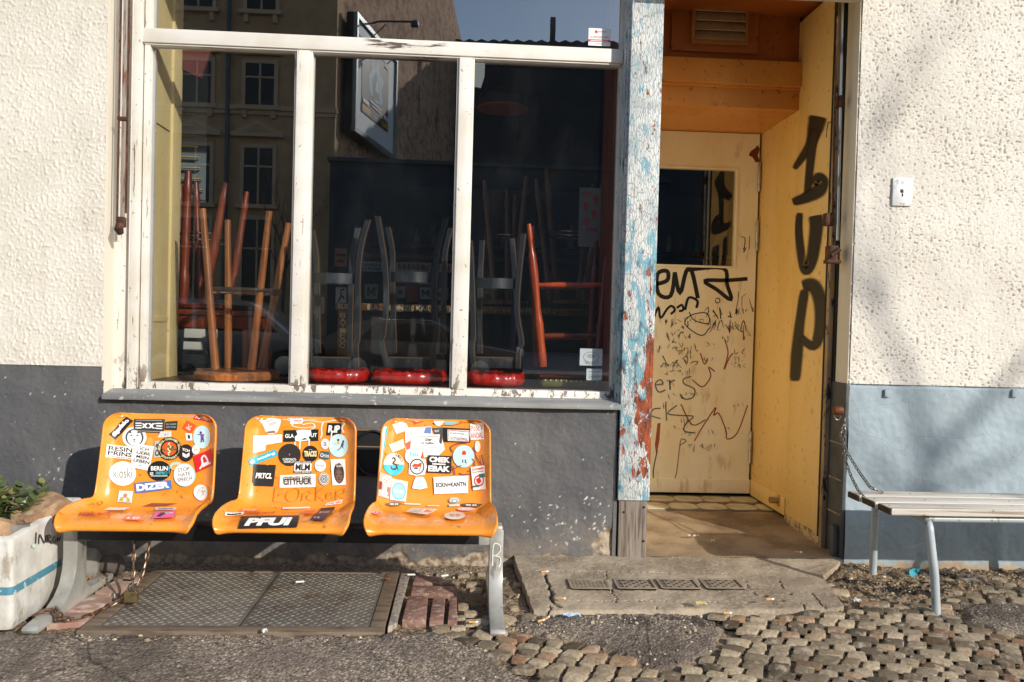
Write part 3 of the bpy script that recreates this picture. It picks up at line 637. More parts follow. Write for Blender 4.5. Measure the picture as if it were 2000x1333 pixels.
# dark rubbed frame strip at the right of the recess
g = N('blistered_frame'); n_ = g.tex('noise', (30, 30, 9), 5, .7)
c = g.mix(g.ramp(g.tex('noise', (8, 8, 2), 4), .4, .65), '#a48b6d', '#84705a'); c = g.mix(g.ramp(n_, .56, .6), c, '#241f1c'); c = g.mix(g.ramp(g.tex('noise', (20, 20, 5), 4), .6, .66), c, '#b58a4f')
g.l(c, g.b.inputs['Base Color']); g.b.inputs['Roughness'].default_value = .75; g.l(g.bump(n_, .8, .006), g.b.inputs['Normal']); M_frame = g.m
b = MB(); b.box((XR-.004, .165, .0), (XR+.022, .20, 2.9), .004); b.box((XR+.024, .14, .0), (XR+.04, .22, 2.9), .004, 1); b.box((XR-.006, .198, .1), (XR+.0, .214, 2.9), 0, 1)
b.build('recess_frame', [M_frame, mat('black_gap', '#16130f', .8)], BLD)
# floor of the recess
g = N('worn_cement_floor'); c = g.mix(g.ramp(g.tex('noise', 4, 5), .35, .65), '#a08a6d', '#725e48'); c = g.mix(g.ramp(g.tex('noise', 40, 5, .7), .5, .7, .5), c, '#a3917a')
g.l(c, g.b.inputs['Base Color']); g.b.inputs['Roughness'].default_value = .7; g.l(g.bump(g.tex('noise', 40, 5), .3, .004), g.b.inputs['Normal']); M_cem = g.m
ft = PZ(1380, 996, .088)[1]
def zf(y): return .0425+.048*max(0, min(1, y/1.1))
b = MB(); b.grid(lambda i, j: ((.9+i*(XR+.03-.9)/30), .0+j*(ft)/26, zf(j*ft/26)+.004*(math.sin(i*.9)*math.sin(j*.7))), 31, 27); b.box((.9, .0, -.1), (XR+.03, YD+.02, .03)); b.build('recess_floor', M_cem, BLD)
M_tile = mat('cream_tile', '#cdbf9f', .4, layers=[('#a08c66', 'noise', 12, .45, .7, .7)]); M_t2 = mat('maroon_tile', '#7c2a22', .4); M_t3 = mat('brown_tile', '#55402f', .4); M_gr = mat('tile_grout', '#7d705c', .8)
b = MB(); b.box((.9, ft, .03), (XR+.03, YD+.03, zf(YD)-.003), 0, 3)
for k in range(6):
    cx = .97+k*.178; z = zf(YD)+.0005
    for row, cy in ((0, ft+.085), (1, ft+.30)):
        o = cx+(.089 if row else 0); p8 = [(.084, .045), (.05, .08), (-.05, .08), (-.084, .045), (-.084, -.045), (-.05, -.08), (.05, -.08), (.084, -.045)]
        pts = [(min(max(o+x, .91), XR), min(max(cy+y, ft+.001), YD)) for x, y in p8]
        b.prism(pts, lambda x, y: (x, y, z), lambda x, y: (x, y, z-.008), 0)
    pts = [(cx+.089+x, ft+.17+y) for x, y in ((.036, 0), (0, .033), (-.036, 0), (0, -.033))]
    b.prism(pts, lambda x, y: (x, y, z+.0003), lambda x, y: (x, y, z-.008), 1 if k % 2 else 2)
b.build('tile_strip', [M_tile, M_t2, M_t3, M_gr], BLD)
# interior shell
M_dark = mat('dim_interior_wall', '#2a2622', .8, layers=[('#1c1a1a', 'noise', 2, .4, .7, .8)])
b = MB(); b.box((-2.2, 5.2, 0), (3.2, 5.3, 3.4)); b.box((-2.3, .36, 0), (-2.2, 5.3, 3.4)); b.box((3.2, .36, 0), (3.3, 5.3, 3.4)); b.box((-2.3, .2, 3.38), (3.3, 5.3, 3.5)); b.box((-2.2, .36, -.1), (.895, 5.2, .1)); b.box((.895, YD+.06, -.1), (3.2, 5.2, .09)); b.box((-1.69, .30, .0), (.9, .34, .80))
b.box((.90, YD+.05, 0), (.915, 1.5, 3.2)); b.box((1.874, YD-.1, 0), (1.95, 1.6, 3.2))
b.box((1.9, .26, 0), (3.3, .36, 3.4)); b.box((-2.3, .30, 0), (-1.7, .36, 3.4)); b.box((-2.3, .24, 3.25), (3.3, .36, 3.4))
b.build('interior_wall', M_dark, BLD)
M_wood = mat('dark_shelf_wood', '#4a2c18', .35, layers=[('#2c1a10', 'noise', (3, 25, 25), .4, .65, .9)])
b = MB(); b.box((GL-.02, YW+.06, ZB-.03), (GR+.02, .62, ZB+.004), .004); b.build('display_shelf', M_wood, BLD)
M_shut = mat('yellowed_shutter', '#e2cb92', .5, layers=[('#d2b470', 'noise', (3, 3, 1), .4, .7, .8), ('#8e6c36', 'noise', 45, .66, .72, .7)], bumps=[('noise', 30, .2, .003)])
XS = PY(290, 400, YW+.06)[0]+.004; ye = PX(348, 400, XS)[1]; ym = PX(331, 400, XS)[1]
b = MB(); b.box((XS-.03, YW+.062, ZB-.02), (XS, ym, 3.2), .003); b.box((XS-.03, ym+.002, ZB-.02), (XS+.012, ye, 3.2), .003)
zc = PX(310, 617, XS)[2]; b.box((XS-.002, YW+.07, zc-.03), (XS+.006, ym-.01, zc), .002); zc = PX(310, 245, XS)[2]; b.box((XS-.002, YW+.07, zc), (XS+.004, ym-.02, zc+.006), .001, 1)
b.build('window_shutter', [M_shut, mat('shutter_groove', '#6b5128', .7)], BLD)
XB = GR-.012; yb = PX(1176, 300, XB)[1]
b = MB(); b.box((XB, YW+.062, ZB-.02), (XB+.03, max(yb, YW+.12), 3.2), .003); b.build('window_shutter', mat('reddish_brown_lining', '#8a4a24', .5, layers=[('#5f2f16', 'noise', (20, 20, 3), .45, .65, .8)]), BLD)

# --- concrete doorstep
g = N('concrete_step'); at = g.n('Attribute', attribute_name='crack')
c = g.mix(g.ramp(g.tex('noise', 5, 5), .35, .68), '#ab9a82', '#83735f'); c = g.mix(g.ramp(g.tex('noise', 70, 5, .7), .48, .68, .6), c, '#bfb09a'); c = g.mix(g.ramp(g.tex('vor', 90), .05, .2, .35, True), c, '#6c6053')
c = g.mix(at.outputs['Fac'], c, '#2a2520'); g.l(c, g.b.inputs['Base Color']); g.b.inputs['Roughness'].default_value = .88
g.l(g.bump(g.tex('noise', 80, 5, .65), .5, .004), g.b.inputs['Normal']); M_conc = g.m
zs_ = lambda y: .010+.031*max(0, min(1, (y+.7)/.7))
CR = [[P2(1094, 1166, .035), P2(1200, 1164, .035), P2(1400, 1168, .035), P2(1640, 1172, .035)], [P2(1064, 1120, .035), P2(1073, 1140, .035), P2(1080, 1166, .035), P2(1094, 1173, .035)], [P2(1075, 1172, .035), P2(1068, 1200, .035)],
      [P2(1182, 1115, .035), P2(1183, 1135, .035), P2(1208, 1166, .035)], [P2(1280, 1175, .035), P2(1283, 1200, .035)], [P2(1585, 1152, .035), P2(1610, 1176, .035)], [P2(1565, 1172, .035), P2(1592, 1192, .035)],
      [P2(1455, 1130, .035), P2(1475, 1155, .035), P2(1500, 1158, .035)], [P2(1520, 1130, .035), P2(1535, 1145, .035)], [P2(1010, 1112, .035), P2(1300, 1117, .035), P2(1420, 1118, .035)]]
def crk(X, Y):
    w_ = .3+.9*fbm(X*14, Y*14, 3, 71); d = np.full(X.shape, 9.0)
    for k, c_ in enumerate(CR):
        d = np.minimum(d, polydist(X+(fbm(X*16, Y*16, 3, 70)-.45)*.03, Y+(fbm(X*16, Y*16, 3, 77)-.45)*.03, c_)/(2.6 if k == 1 else (1.2 if k in (2, 5, 6) else (.45 if k in (0, 9) else .8))))
    h = np.minimum(polydist(X, Y, [P2(1528, 1165, .035)]*2), np.minimum(polydist(X, Y, [P2(1540, 1153, .035)]*2), polydist(X, Y, [P2(1494, 1157, .035)]*2)))
    return np.clip((1-sstep(d/w_, .0018, .0048))*.9+1-sstep(h+(fbm(X*40, Y*40, 3, 3)-.5)*.02, .004, .014), 0, 1)
stp = MB(); nu, nv = 260, 120; V = []; att = []
L0, L1, L2 = np.array(SLAB[1]), np.array(SLAB[2]), None
for j in range(nv):
    t = j/(nv-1); y = -.69+.70*t
    xl = .30+(.262-.30)*min(1, t/.85); xr_ = float(np.interp(y, [-.69, -.645, -.27, -.03, .02], [1.56, 1.61, 1.67, 1.86, 1.885]))
    X = np.linspace(xl, xr_, nu); X = X+.016*(fbm(np.full(nu, j*.09), np.full(nu, 1.5), 3, 4)-.5)*(1-np.linspace(0, 1, nu))**6; Y = np.full(nu, y)+(.045/1.3)*(np.clip(X, .3, 1.6)-.3)*(1-t)+.012*(fbm(X*9, np.full(nu, 3.), 3, 5)-.45)*(1-t)
    cr_ = crk(X, Y); Zv = np.array([zs_(q) for q in Y])+(fbm(X*7, Y*7, 4, 73)-.5)*.012+(fbm(X*50, Y*50, 2, 74)-.45)*.003-cr_*.015
    kerb = 1-sstep(np.abs(X-.0)*0+t, .0, .02); Zv = Zv-.008*kerb
    V += list(zip(X, Y, Zv)); att += list(cr_)
F = [(j*nu+i, j*nu+i+1, (j+1)*nu+i+1, (j+1)*nu+i) for j in range(nv-1) for i in range(nu-1)]
stp.add(V, F); n0 = len(V)
rim = [j*nu for j in range(nv-1, -1, -1)]+[i for i in range(1, nu)]+[j*nu+nu-1 for j in range(1, nv)]
stp.v += [(V[i][0], V[i][1]-.004, -.06) for i in rim]; stp.f += [(rim[k], n0+k, n0+k+1, rim[k+1]) for k in range(len(rim)-1)]; stp.mi += [0]*(len(rim)-1)
att += [0]*len(rim); stp.att = {'crack': att}
STEP = stp.build('concrete_doorstep', M_conc, smooth=60)
tag(STEP, 'cracked concrete doorstep with four small iron gratings in front of the yellow recess', 'doorstep')
M_iron = mat('rusty_cast_iron', '#94846f', .7, .1, layers=[('#a99a85', 'noise', 30, .45, .7, .6), ('#6b4d38', 'noise', 18, .55, .75, .5)], bumps=[('noise', 80, .4, .002)])
M_hole = mat('drain_black', '#0d0c0b', .9)
for k, (xa, xb) in enumerate(((1113, 1187), (1200, 1279), (1284, 1364), (1369, 1450))):
    tl, tr_, br, bl = (PZ(xa, 1130, .030), PZ(xb-14, 1130, .030), PZ(xb, 1153, .026), PZ(xa+14, 1153, .026)); b = MB()
    cx, cy = (tl[0]+tr_[0]+bl[0]+br[0])/4, (tl[1]+bl[1])/2; z = zs_(cy)+.009; hw, hd = .082, .062
    b.box((cx-hw, cy-hd, .0), (cx+hw, cy+hd, z-.004), 0, 1)
    for s in (-1, 1): b.box((cx+s*hw-.006, cy-hd, .03), (cx+s*hw+.006, cy+hd, z), .001); b.box((cx-hw, cy+s*hd-.006, .03), (cx+hw, cy+s*hd+.006, z-.0006), .002)
    if k == 0:
        for i in range(1, 7): b.box((cx-hw, cy-hd+i*.0177-.003, .03), (cx+hw, cy-hd+i*.0177+.003, z-.0012))
        for i in range(1, 9): b.box((cx-hw+i*.0182-.002, cy-hd, .03), (cx-hw+i*.0182+.002, cy+hd, z-.002))
    else:
        b.box((cx-hw+.010, cy-hd+.010, .0), (cx+hw-.010, cy+hd-.010, z-.0025), .001)
        for i in range(8):
            for j in range(5):
                if (i+j) % 2 or i in (0, 7): b.box((cx-hw+.015+i*.0187, cy-hd+.016+j*.0205, z-.004), (cx-hw+.027+i*.0187, cy-hd+.0265+j*.0205, z-.0017), 0, 1)
    b.build('grating', [M_iron, M_hole], STEP)

# --- cellar hatch with tread plates
M_plate = mat('tread_plate_steel', '#7f776b', .5, .35, layers=[('#6a6258', 'noise', 5, .4, .65, .8), ('#8f897f', 'noise', 40, .5, .7, .6), ('#5b4030', 'noise', 9, .58, .7, .5)], bumps=[('noise', 90, .3, .0015)])
M_hf = mat('hatch_frame_iron', '#7f6e5b', .7, .15, layers=[('#5a4836', 'noise', (6, 30, 30), .45, .65, .8)], bumps=[('noise', 60, .4, .003)])
b = MB(); hx0, hx1, hy0, hy1 = -1.375, -.275, -.915, -.16; fw = .055
for a, c_ in (((hx0, hy0), (hx1, hy0+fw)), ((hx0, hy1-.03), (hx1, hy1)), ((hx0, hy0+fw), (hx0+fw, hy1-.03)), ((hx1-fw, hy0+fw), (hx1, hy1-.03))): b.box((*a, -.06), (*c_, .007), .002)
HAT = b.build('cellar_hatch', M_hf, smooth=40); tag(HAT, 'steel cellar hatch of two tread plates under the orange seats', 'hatch')
xm = (hx0+hx1)/2+.01
for (a, c_) in ((hx0+fw+.003, xm-.003), (xm+.003, hx1-fw-.003)):
    b = MB(); b.box((a, hy0+fw+.003, -.03), (c_, hy1-.033, .004), .002)
    px_ = .034; nr = int((hy1-hy0-.1)/.0195); nc = int((c_-a)/px_)
    for j in range(nr):
        for i in range(nc+1):
            x = a+.02+i*px_+(px_/2 if j % 2 else 0); y = hy0+fw+.02+j*.0195
            if x > c_-.014: continue
            an = math.radians(38 if (i+j//2) % 2 == 0 else -20) if j % 2 == 0 else math.radians(30)
            ca, sa = math.cos(an), math.sin(an); l_, w_ = .0125, .0036
            vs_ = [(-l_, 0, .0035), (-l_*.4, -w_, .0035), (l_*.4, -w_, .0035), (l_, 0, .0035), (l_*.4, w_, .0035), (-l_*.4, w_, .0035), (-l_*.35, 0, .0075), (l_*.35, 0, .0075)]
            b.add([(x+ca*p-sa*q, y+sa*p+ca*q, r) for p, q, r in vs_], [(0, 1, 6), (1, 2, 7, 6), (2, 3, 7), (3, 4, 7), (4, 5, 6, 7), (5, 0, 6)])
    b.build('tread_plate', M_plate, HAT, smooth=20)
# ================================================================== bench of three orange shells
M_orange = mat('orange_plastic', '#ee942f', .28, layers=[('#e58620', 'noise', 5, .35, .7, .7), ('#6f3d12', 'noise', 26, .64, .74, .65), ('#a35f1c', 'noise', (70, 12, 70), .66, .72, .5), ('#f6b062', 'noise', (14, 60, 60), .68, .73, .5), ('#b9691a', 'noise', 9, .55, .75, .4)], bumps=[('noise', 160, .08, .0006)], coat=.35, rvar=(22, .22, .38))
M_legs = mat('grey_cast_aluminium', '#b3b1a9', .42, .35, layers=[('#8c8a82', 'noise', 7, .4, .7, .7), ('#5d574e', 'noise', (30, 30, 8), .6, .72, .6)], bumps=[('noise', 60, .15, .002)], rvar=(25, .28, .5))
M_beam = mat('black_steel_beam', '#17181a', .4, .2, layers=[('#2a2a2b', 'noise', 30, .5, .7, .5)])
PROF = [(-.760, .329), (-.779, .334), (-.786, .344), (-.776, .355), (-.742, .366), (-.675, .371), (-.57, .360), (-.505, .353), (-.462, .364), (-.436, .395), (-.420, .445), (-.406, .51), (-.391, .595), (-.379, .67), (-.369, .733)]
def crom(P, n=12):
    P = [np.array(p) for p in P]; Q = []
    for i in range(len(P)-1):
        p0, p1, p2, p3 = P[max(i-1, 0)], P[i], P[i+1], P[min(i+2, len(P)-1)]
        for k in range(n):
            t = k/n; Q.append(.5*(2*p1+(p2-p0)*t+(2*p0-5*p1+4*p2-p3)*t*t+(3*p1-p0-3*p2+p3)*t**3))
    Q.append(P[-1]); return np.array(Q)
_Q = crom(PROF); _s = np.concatenate([[0], np.cumsum(np.hypot(*np.diff(_Q, axis=0).T))]); SL = _s[-1]
_T = np.gradient(_Q, _s, axis=0)
def seat_pt(cx, u, v, lift=0.0):
    """u in -1..1 across, v in 0..1 from the underside of the front lip to the top of the back"""
    s = v*SL; y = np.interp(s, _s, _Q[:, 0]); z = np.interp(s, _s, _Q[:, 1]); ty = np.interp(s, _s, _T[:, 0]); tz = np.interp(s, _s, _T[:, 1])
    L = math.hypot(ty, tz); ny, nz = -tz/L, ty/L                     # towards the sitter
    W = float(np.interp(v, [0, .06, .28, .45, .60, 1], [.250, .256, .251, .238, .236, .228]))
    rb, rt = .075, .062; w_ = W
    if s < rb: w_ = W-rb+math.sqrt(max(0, rb*rb-(rb-s)**2))
    if SL-s < rt: w_ = W-rt+math.sqrt(max(0, rt*rt-(rt-(SL-s))**2))
    e = w_*(1-abs(u)); es = e; et = SL-s
    k = lambda q, r: max(0.0, 1-q/r)**2
    dish = .036*k(es, .058)*(1 if v > .12 else v/.12) - (.012*k(et, .045) if v > .5 else 0)
    dish += .014*(u*u)*min(1, max(0, (v-.15)/.2))
    d = dish+lift
    return np.array([cx+u*w_, y+ny*d, z+nz*d])
def rim_shape(cx):
    nu, nv = 49, 96; b = MB(); us = [math.copysign(1-(1-abs(t))**1.35, t) for t in np.linspace(-1, 1, nu)]
    vs__ = np.concatenate([np.linspace(0, .10, 16)[:-1]**1.0, np.linspace(.10, .92, nv-32), np.linspace(.92, 1, 17)[1:]])
    nv = len(vs__)
    b.grid(lambda i, j: seat_pt(cx, us[i], vs__[j]), nu, nv)
    P = np.array(b.v).reshape(nv, nu, 3)
    edge = [(0, i) for i in range(nu)]+[(j, nu-1) for j in range(1, nv)]+[(nv-1, i) for i in range(nu-2, -1, -1)]+[(j, 0) for j in range(nv-2, 0, -1)]
    ring0 = [j*nu+i for j, i in edge]; pv = None
    for (out, back) in ((.003, .003), (.005, .010), (.003, .018), (-.006, .022)):
        ring = []
        for j, i in edge:
            q = P[j, i]; jn, jp = min(j+1, nv-1), max(j-1, 0); t = P[jn, nu//2]-P[jp, nu//2]; t = t/np.linalg.norm(t); n = np.array([0, -t[2], t[1]])
            c = np.array([cx, P[j, nu//2][1], P[j, nu//2][2]]); o = np.array([q[0]-cx, 0, 0]); o = o/(abs(q[0]-cx)+1e-6)
            corner = 0
            if j >= nv-14: corner = (j-(nv-14))/13
            if j <= 13: corner = -(13-j)/13
            o = o*(1-abs(corner)*.5)+t*corner
            o = o/max(np.linalg.norm(o), 1e-6)
            b.v.append(tuple(q+o*out-n*back)); ring.append(len(b.v)-1)
        r0 = pv or ring0
        for k in range(len(ring)): k2 = (k+1) % len(ring); b.f.append((r0[k], ring[k], ring[k2], r0[k2])); b.mi.append(0)
        pv = ring
    # underside, 8 mm behind
    off = len(b.v)
    for j in range(0, nv, 3):
        for i in range(0, nu, 4):
            q = P[j, i]; t = P[min(j+1, nv-1), nu//2]-P[max(j-1, 0), nu//2]; t = t/np.linalg.norm(t); n = np.array([0, -t[2], t[1]]); b.v.append(tuple(q-n*.008))
    ni, nj = len(range(0, nu, 4)), len(range(0, nv, 3))
    for j in range(nj-1):
        for i in range(ni-1): b.f.append((off+j*ni+i, off+(j+1)*ni+i, off+(j+1)*ni+i+1, off+j*ni+i+1)); b.mi.append(0)
    return b
BEN = thing('seat_bench', 'three orange plastic shell seats covered in stickers on a black beam with grey metal legs', 'bench', (-.69, -.6, 0))
SX = (-1.268, -.685, -.115); SEATS = []
for cx, lb in zip(SX, ('orange seat with the white DIZER sticker', 'orange seat with the black PFUI sticker', 'orange seat with the white ECKN+KANTN sticker')):
    o = rim_shape(cx).build('seat', M_orange, BEN, smooth=180); tag(o, lb); SEATS.append(o)
b = MB(); b.box((-1.50, -.64, .262), (.075, -.55, .322), .003); b.build('beam', M_beam, BEN)
for cx in SX:
    for dx in (-.11, .11): b = MB(); b.box((cx+dx-.02, -.70, .320), (cx+dx+.02, -.47, .338), .003); b.build('seat_bracket', M_beam, BEN)
LEGP = [(-.640, .322), (-.638, .20), (-.645, .15), (-.668, .10), (-.71, .062), (-.77, .038), (-.86, .030), (-.935, .027), (-.945, .016), (-.938, .003), (-.30, .003), (-.27, .006), (-.27, .030), (-.46, .034), (-.515, .042), (-.545, .06), (-.556, .09), (-.556, .322)]
for s, xa in ((-1, -1.555), (1, .118)):
    b = MB(); b.prism(LEGP, lambda y, z: (xa, y, z), lambda y, z: (xa+.056, y, z), 0, .005)
    xi = xa+.056 if s < 0 else xa
    a_, c_ = (xi-.002, .0) if s < 0 else (.0, xi+.002)
    if s < 0: b.box((xi-.004, -.638, .258), (xi+.05, -.552, .326), .01)
    else: b.box((.072, -.638, .258), (xi+.004, -.552, .326), .01)
    b.box((xa+.003, -.634, .315), (xa+.053, -.56, .338), .012)
    LG = b.build('leg', M_legs, BEN)
    if s > 0: RLEG = LG
d = Decal(lambda x, y, L: (x, -.640-L-max(0, (.2-y))*.0, y), lift=.0006)
lx, lz = .128, .165
d.stroke([(lx+.006, lz), (lx+.004, lz+.045), (lx+.008, lz+.10), (lx+.030, lz+.098), (lx+.036, lz+.078), (lx+.022, lz+.058), (lx+.006, lz+.052)], .004, '#e9e8e4')
d.stroke([(lx+.012, lz+.054), (lx+.034, lz+.046), (lx+.036, lz+.02), (lx+.02, lz-.004), (lx+.006, lz)], .004, '#e9e8e4'); d.build('chalk_mark', RLEG)

# --- stickers: corner pixels of the photograph are looked up on the shell, then laid out along it
_gu, _gv = np.linspace(-.99, .99, 67), np.linspace(.055, .99, 120); _lut = {}
def seat_uv(k, x, y):
    if k not in _lut:
        P = np.array([[seat_pt(SX[k], u, v) for u in _gu] for v in _gv]); Q = np.array([[proj(p) for p in r] for r in P]); _lut[k] = Q
    Q = _lut[k]; d = (Q[..., 0]-x)**2+(Q[..., 1]-y)**2; j, i = np.unravel_index(np.argmin(d), d.shape); u, v = _gu[i], _gv[j]
    for _ in range(6):
        p = np.array(proj(seat_pt(SX[k], u, v))); e = 1e-3
        J = np.array([np.array(proj(seat_pt(SX[k], u+e, v)))-p, np.array(proj(seat_pt(SX[k], u, v+e)))-p]).T/e
        try: st = np.linalg.solve(J, np.array([x, y])-p)
        except np.linalg.LinAlgError: break
        st = np.clip(st, -.03, .03); u = min(max(u+st[0], -.985), .985); v = min(max(v+st[1], .05), .988)
    return u, v
ZOOM = ((180, 780, 280/1333), (400, 780, 320/1523), (690, 780, 310/1476))
class St(Decal):
    """sticker on seat k; q = corners TL, TR, BR, BL as seen in the enlarged seat picture, or (cx, cy, rx, ry)"""
    order = [0, 0, 0]
    def __init__(s, k, *q, name='sticker'):
        ox, oy, sc = ZOOM[k]
        if len(q) == 4 and not hasattr(q[0], '__len__'): cx, cy, rx, ry = q; q = [(cx-rx, cy-ry), (cx+rx, cy-ry), (cx+rx, cy+ry), (cx-rx, cy+ry)]
        C = [np.array(seat_uv(k, ox+a*sc, oy+c*sc)) for a, c in q]
        St.order[k] += 1; l0 = .0006+.00026*St.order[k]
        Q_ = [np.array(p, float) for p in q]; ml, mr_ = (Q_[0]+Q_[3])/2, (Q_[1]+Q_[2])/2
        dl, dr = np.array(seat_uv(k, ox+ml[0]*sc, oy+ml[1]*sc))-(C[0]+C[3])/2, np.array(seat_uv(k, ox+mr_[0]*sc, oy+mr_[1]*sc))-(C[1]+C[2])/2
        def fn(x, y, L):
            c = (C[3]*(1-x)+C[2]*x)*(1-y)+(C[0]*(1-x)+C[1]*x)*y + 4*y*(1-y)*(dl*(1-x)+dr*x)
            return seat_pt(SX[k], min(max(c[0], -.995), .995), min(max(c[1], .01), .995), l0+L)
        super().__init__(fn, step=(.07, .06), lift=.0004); s.k_ = k; s.nm = name
    def done(s): return s.build(s.nm, SEATS[s.k_])
WHT, BLK, RED, TUR, PBL = '#f1eee8', '#1d1c1c', '#d8232a', '#25b2bd', '#bfdcdd'
def box_st(k, q, bg_, *texts):
    s = St(k, *q).rect(0, 0, 1, 1, bg_)
    for t in texts: s.txt(*t)
    return s
def rnd_st(k, cx, cy, rx, ry, bg_): return St(k, cx, cy, rx, ry).ell(.5, .5, .5, .5, bg_)
# seat one
s = St(0, (475, 124), (952, 124), (938, 166), (462, 152)).rect(0, 0, 1, 1, '#efe6cf').rect(0, 0, 1, .42, TUR); s.txt('BIZIM KIEZ', .5, .66, .72, .5, '#2a8f98', .02).txt('Kein Haus weniger', .5, .22, .8, .22, WHT); s.done()
box_st(0, ((958, 138), (1158, 166), (1128, 218), (942, 188)), RED, ('FORVERT', .5, .5, .84, .6, WHT, .03, 0, .2)).done()
box_st(0, ((322, 162), (388, 202), (216, 380), (156, 326)), BLK).done()
s = St(0, (156, 326), (322, 162), (388, 202), (216, 380)); s.txt('#gudalo', .5, .5, .86, .62, WHT, .05); s.done()
s = rnd_st(0, 396, 356, 112, 100, WHT).ell(.5, .5, .38, .40, '#4a4f50').ell(.5, .48, .30, .36, WHT)
for sg in (-1, 1): s.ell(.5+sg*.13, .60, .055, .028, '#2b2b2b').ell(.5+sg*.17, .74, .05, .05, '#4a4f50')
s.poly([(.44, .42), (.56, .42), (.5, .34)], '#2b2b2b').stroke([(.42, .27), (.5, .30), (.58, .27)], .02, '#2b2b2b').stroke([(.5, .34), (.5, .30)], .02, '#2b2b2b').done()
s = box_st(0, ((394, 184), (680, 186), (668, 316), (384, 306)), '#3a3a3b'); 
for yy in (.9, .1): s.rect(.06, yy-.015, .9, yy+.015, '#b9b9b6')
for dx in (0, .68):
    for yy in (.32, .5, .68): s.rect(.06+dx, yy-.04, .26+dx, yy+.04, WHT)
s.stroke([(.30, .34), (.42, .66), (.52, .66), (.64, .34), (.74, .34)], .07, WHT, False).stroke([(.30, .66), (.42, .34), (.52, .34), (.64, .66), (.74, .66)], .07, WHT, False).done()
box_st(0, ((684, 210), (798, 202), (790, 290), (676, 284)), '#2e3031', ('im zweit', .5, .68, .8, .22, '#9fa5a4'), ('seit zone', .5, .36, .8, .22, '#9fa5a4')).done()
box_st(0, ((638, 300), (740, 296), (738, 352), (610, 358)), '#d0cdc4').txt('a i', .6, .5, .3, .5, '#6f7f86').done()
s = box_st(0, ((884, 196), (972, 246), (922, 322), (840, 270)), '#ee5a24'); s.stroke([(.32, .7), (.5, .45), (.68, .7)], .07, WHT, False).ring(.4, .3, .12, .12, .4, WHT, 14).ring(.62, .3, .12, .12, .4, WHT, 14).done()
s = box_st(0, ((870, 318), (930, 318), (936, 384), (876, 384)), WHT); s.ell(.5, .5, .2, .3, '#2b2b2b').done()
s = rnd_st(0, 1020, 352, 80, 106, PBL); s.ell(.43, .70, .07, .045, '#31304a').poly([(.38, .66), (.62, .62), (.60, .48), (.44, .48)], '#7d4d92').poly([(.44, .48), (.60, .48), (.64, .28), (.56, .28), (.52, .42), (.50, .26), (.43, .26)], '#5d4691').stroke([(.40, .62), (.28, .60)], .04, '#7d4d92').done()
s = box_st(0, ((142, 420), (394, 448), (384, 566), (126, 540)), WHT); s.txt('RESIN', .5, .74, .88, .34, BLK, .02).txt('PRINS', .5, .37, .88, .34, BLK, .02).txt('FROM PARIS WITH LOVE', .5, .09, .88, .1, '#4a4a4a').done()
s = rnd_st(0, 540, 402, 34, 50, '#e39a4c'); s.ell(.5, .5, .36, .4, '#f0a03c').done()
s = box_st(0, ((586, 392), (632, 386), (640, 540), (576, 546)), '#b9b6ae'); s.ell(.5, .28, .34, .2, '#3a3a3a').ell(.5, .28, .18, .11, '#b9b6ae').ell(.5, .72, .26, .12, '#4b4b4b').done()
s = box_st(0, ((412, 412), (580, 440), (534, 668), (356, 630)), WHT)
for i, t in enumerate(('ICH', 'LIEBE', 'MEIN', 'LEBEN')): s.txt(t, .52, .83-i*.17, (.46, .74, .66, .84)[i], .125, BLK, .02)
s.poly([(.5, .10), (.44, .15), (.46, .19), (.5, .17), (.54, .19), (.56, .15)], '#e98aa6').done()
s = rnd_st(0, 722, 460, 112, 108, '#15201b'); s.ring(.5, .5, .42, .42, .04, '#c9b98a').ell(.5, .5, .30, .30, '#e2541f').arc('MEDICAL CANNABIS CLUB', .5, .5, .42, .42, .10, 190, -10, '#f0e3b4', .02).arc('STUTTGART', .5, .5, .42, .42, .10, 222, 318, '#f0e3b4', .02, True)
for a in (20, 55, 125, 160, 90): ra = math.radians(a); s.poly([(.5, .4), (.5+.30*math.cos(ra)-.05*math.sin(ra), .4+.22*math.sin(ra)+.04), (.5+.34*math.cos(ra), .4+.26*math.sin(ra)), (.5+.28*math.cos(ra)+.05*math.sin(ra), .4+.2*math.sin(ra)-.04)], '#1f6b3a')
s.stroke([(.5, .2), (.46, .3), (.54, .38), (.44, .48), (.56, .58), (.46, .68), (.52, .74)], .045, '#f0e3b4').done()
s = rnd_st(0, 876, 500, 70, 80, '#2a1c1b'); s.txt('TCH', .5, .66, .5, .16, WHT, .04, -12).poly([(.28, .52), (.5, .42), (.5, .2), (.28, .32)], WHT).poly([(.54, .42), (.74, .52), (.74, .32), (.54, .2)], WHT).done()
s = rnd_st(0, 968, 470, 36, 44, '#e7e3da'); s.txt('a-b', .5, .5, .5, .2, '#8a8580').done()
s = box_st(0, ((944, 532), (1108, 460), (1130, 606), (974, 682)), RED); s.stroke([(.2, .12), (.38, .35), (.40, .7), (.55, .78), (.66, .5), (.72, .2), (.86, .2)], .09, WHT).poly([(.34, .14), (.74, .14), (.66, .36), (.44, .36)], WHT).done()
s = rnd_st(0, 288, 692, 126, 114, WHT); s.txt('kioski', .5, .52, .70, .40, '#5b574f', -.004).rect(.36, .20, .62, .21, '#8a867e').done()
s = rnd_st(0, 786, 624, 60, 40, '#a9cfc6'); s.ell(.5, .4, .36, .32, '#efa040').done()
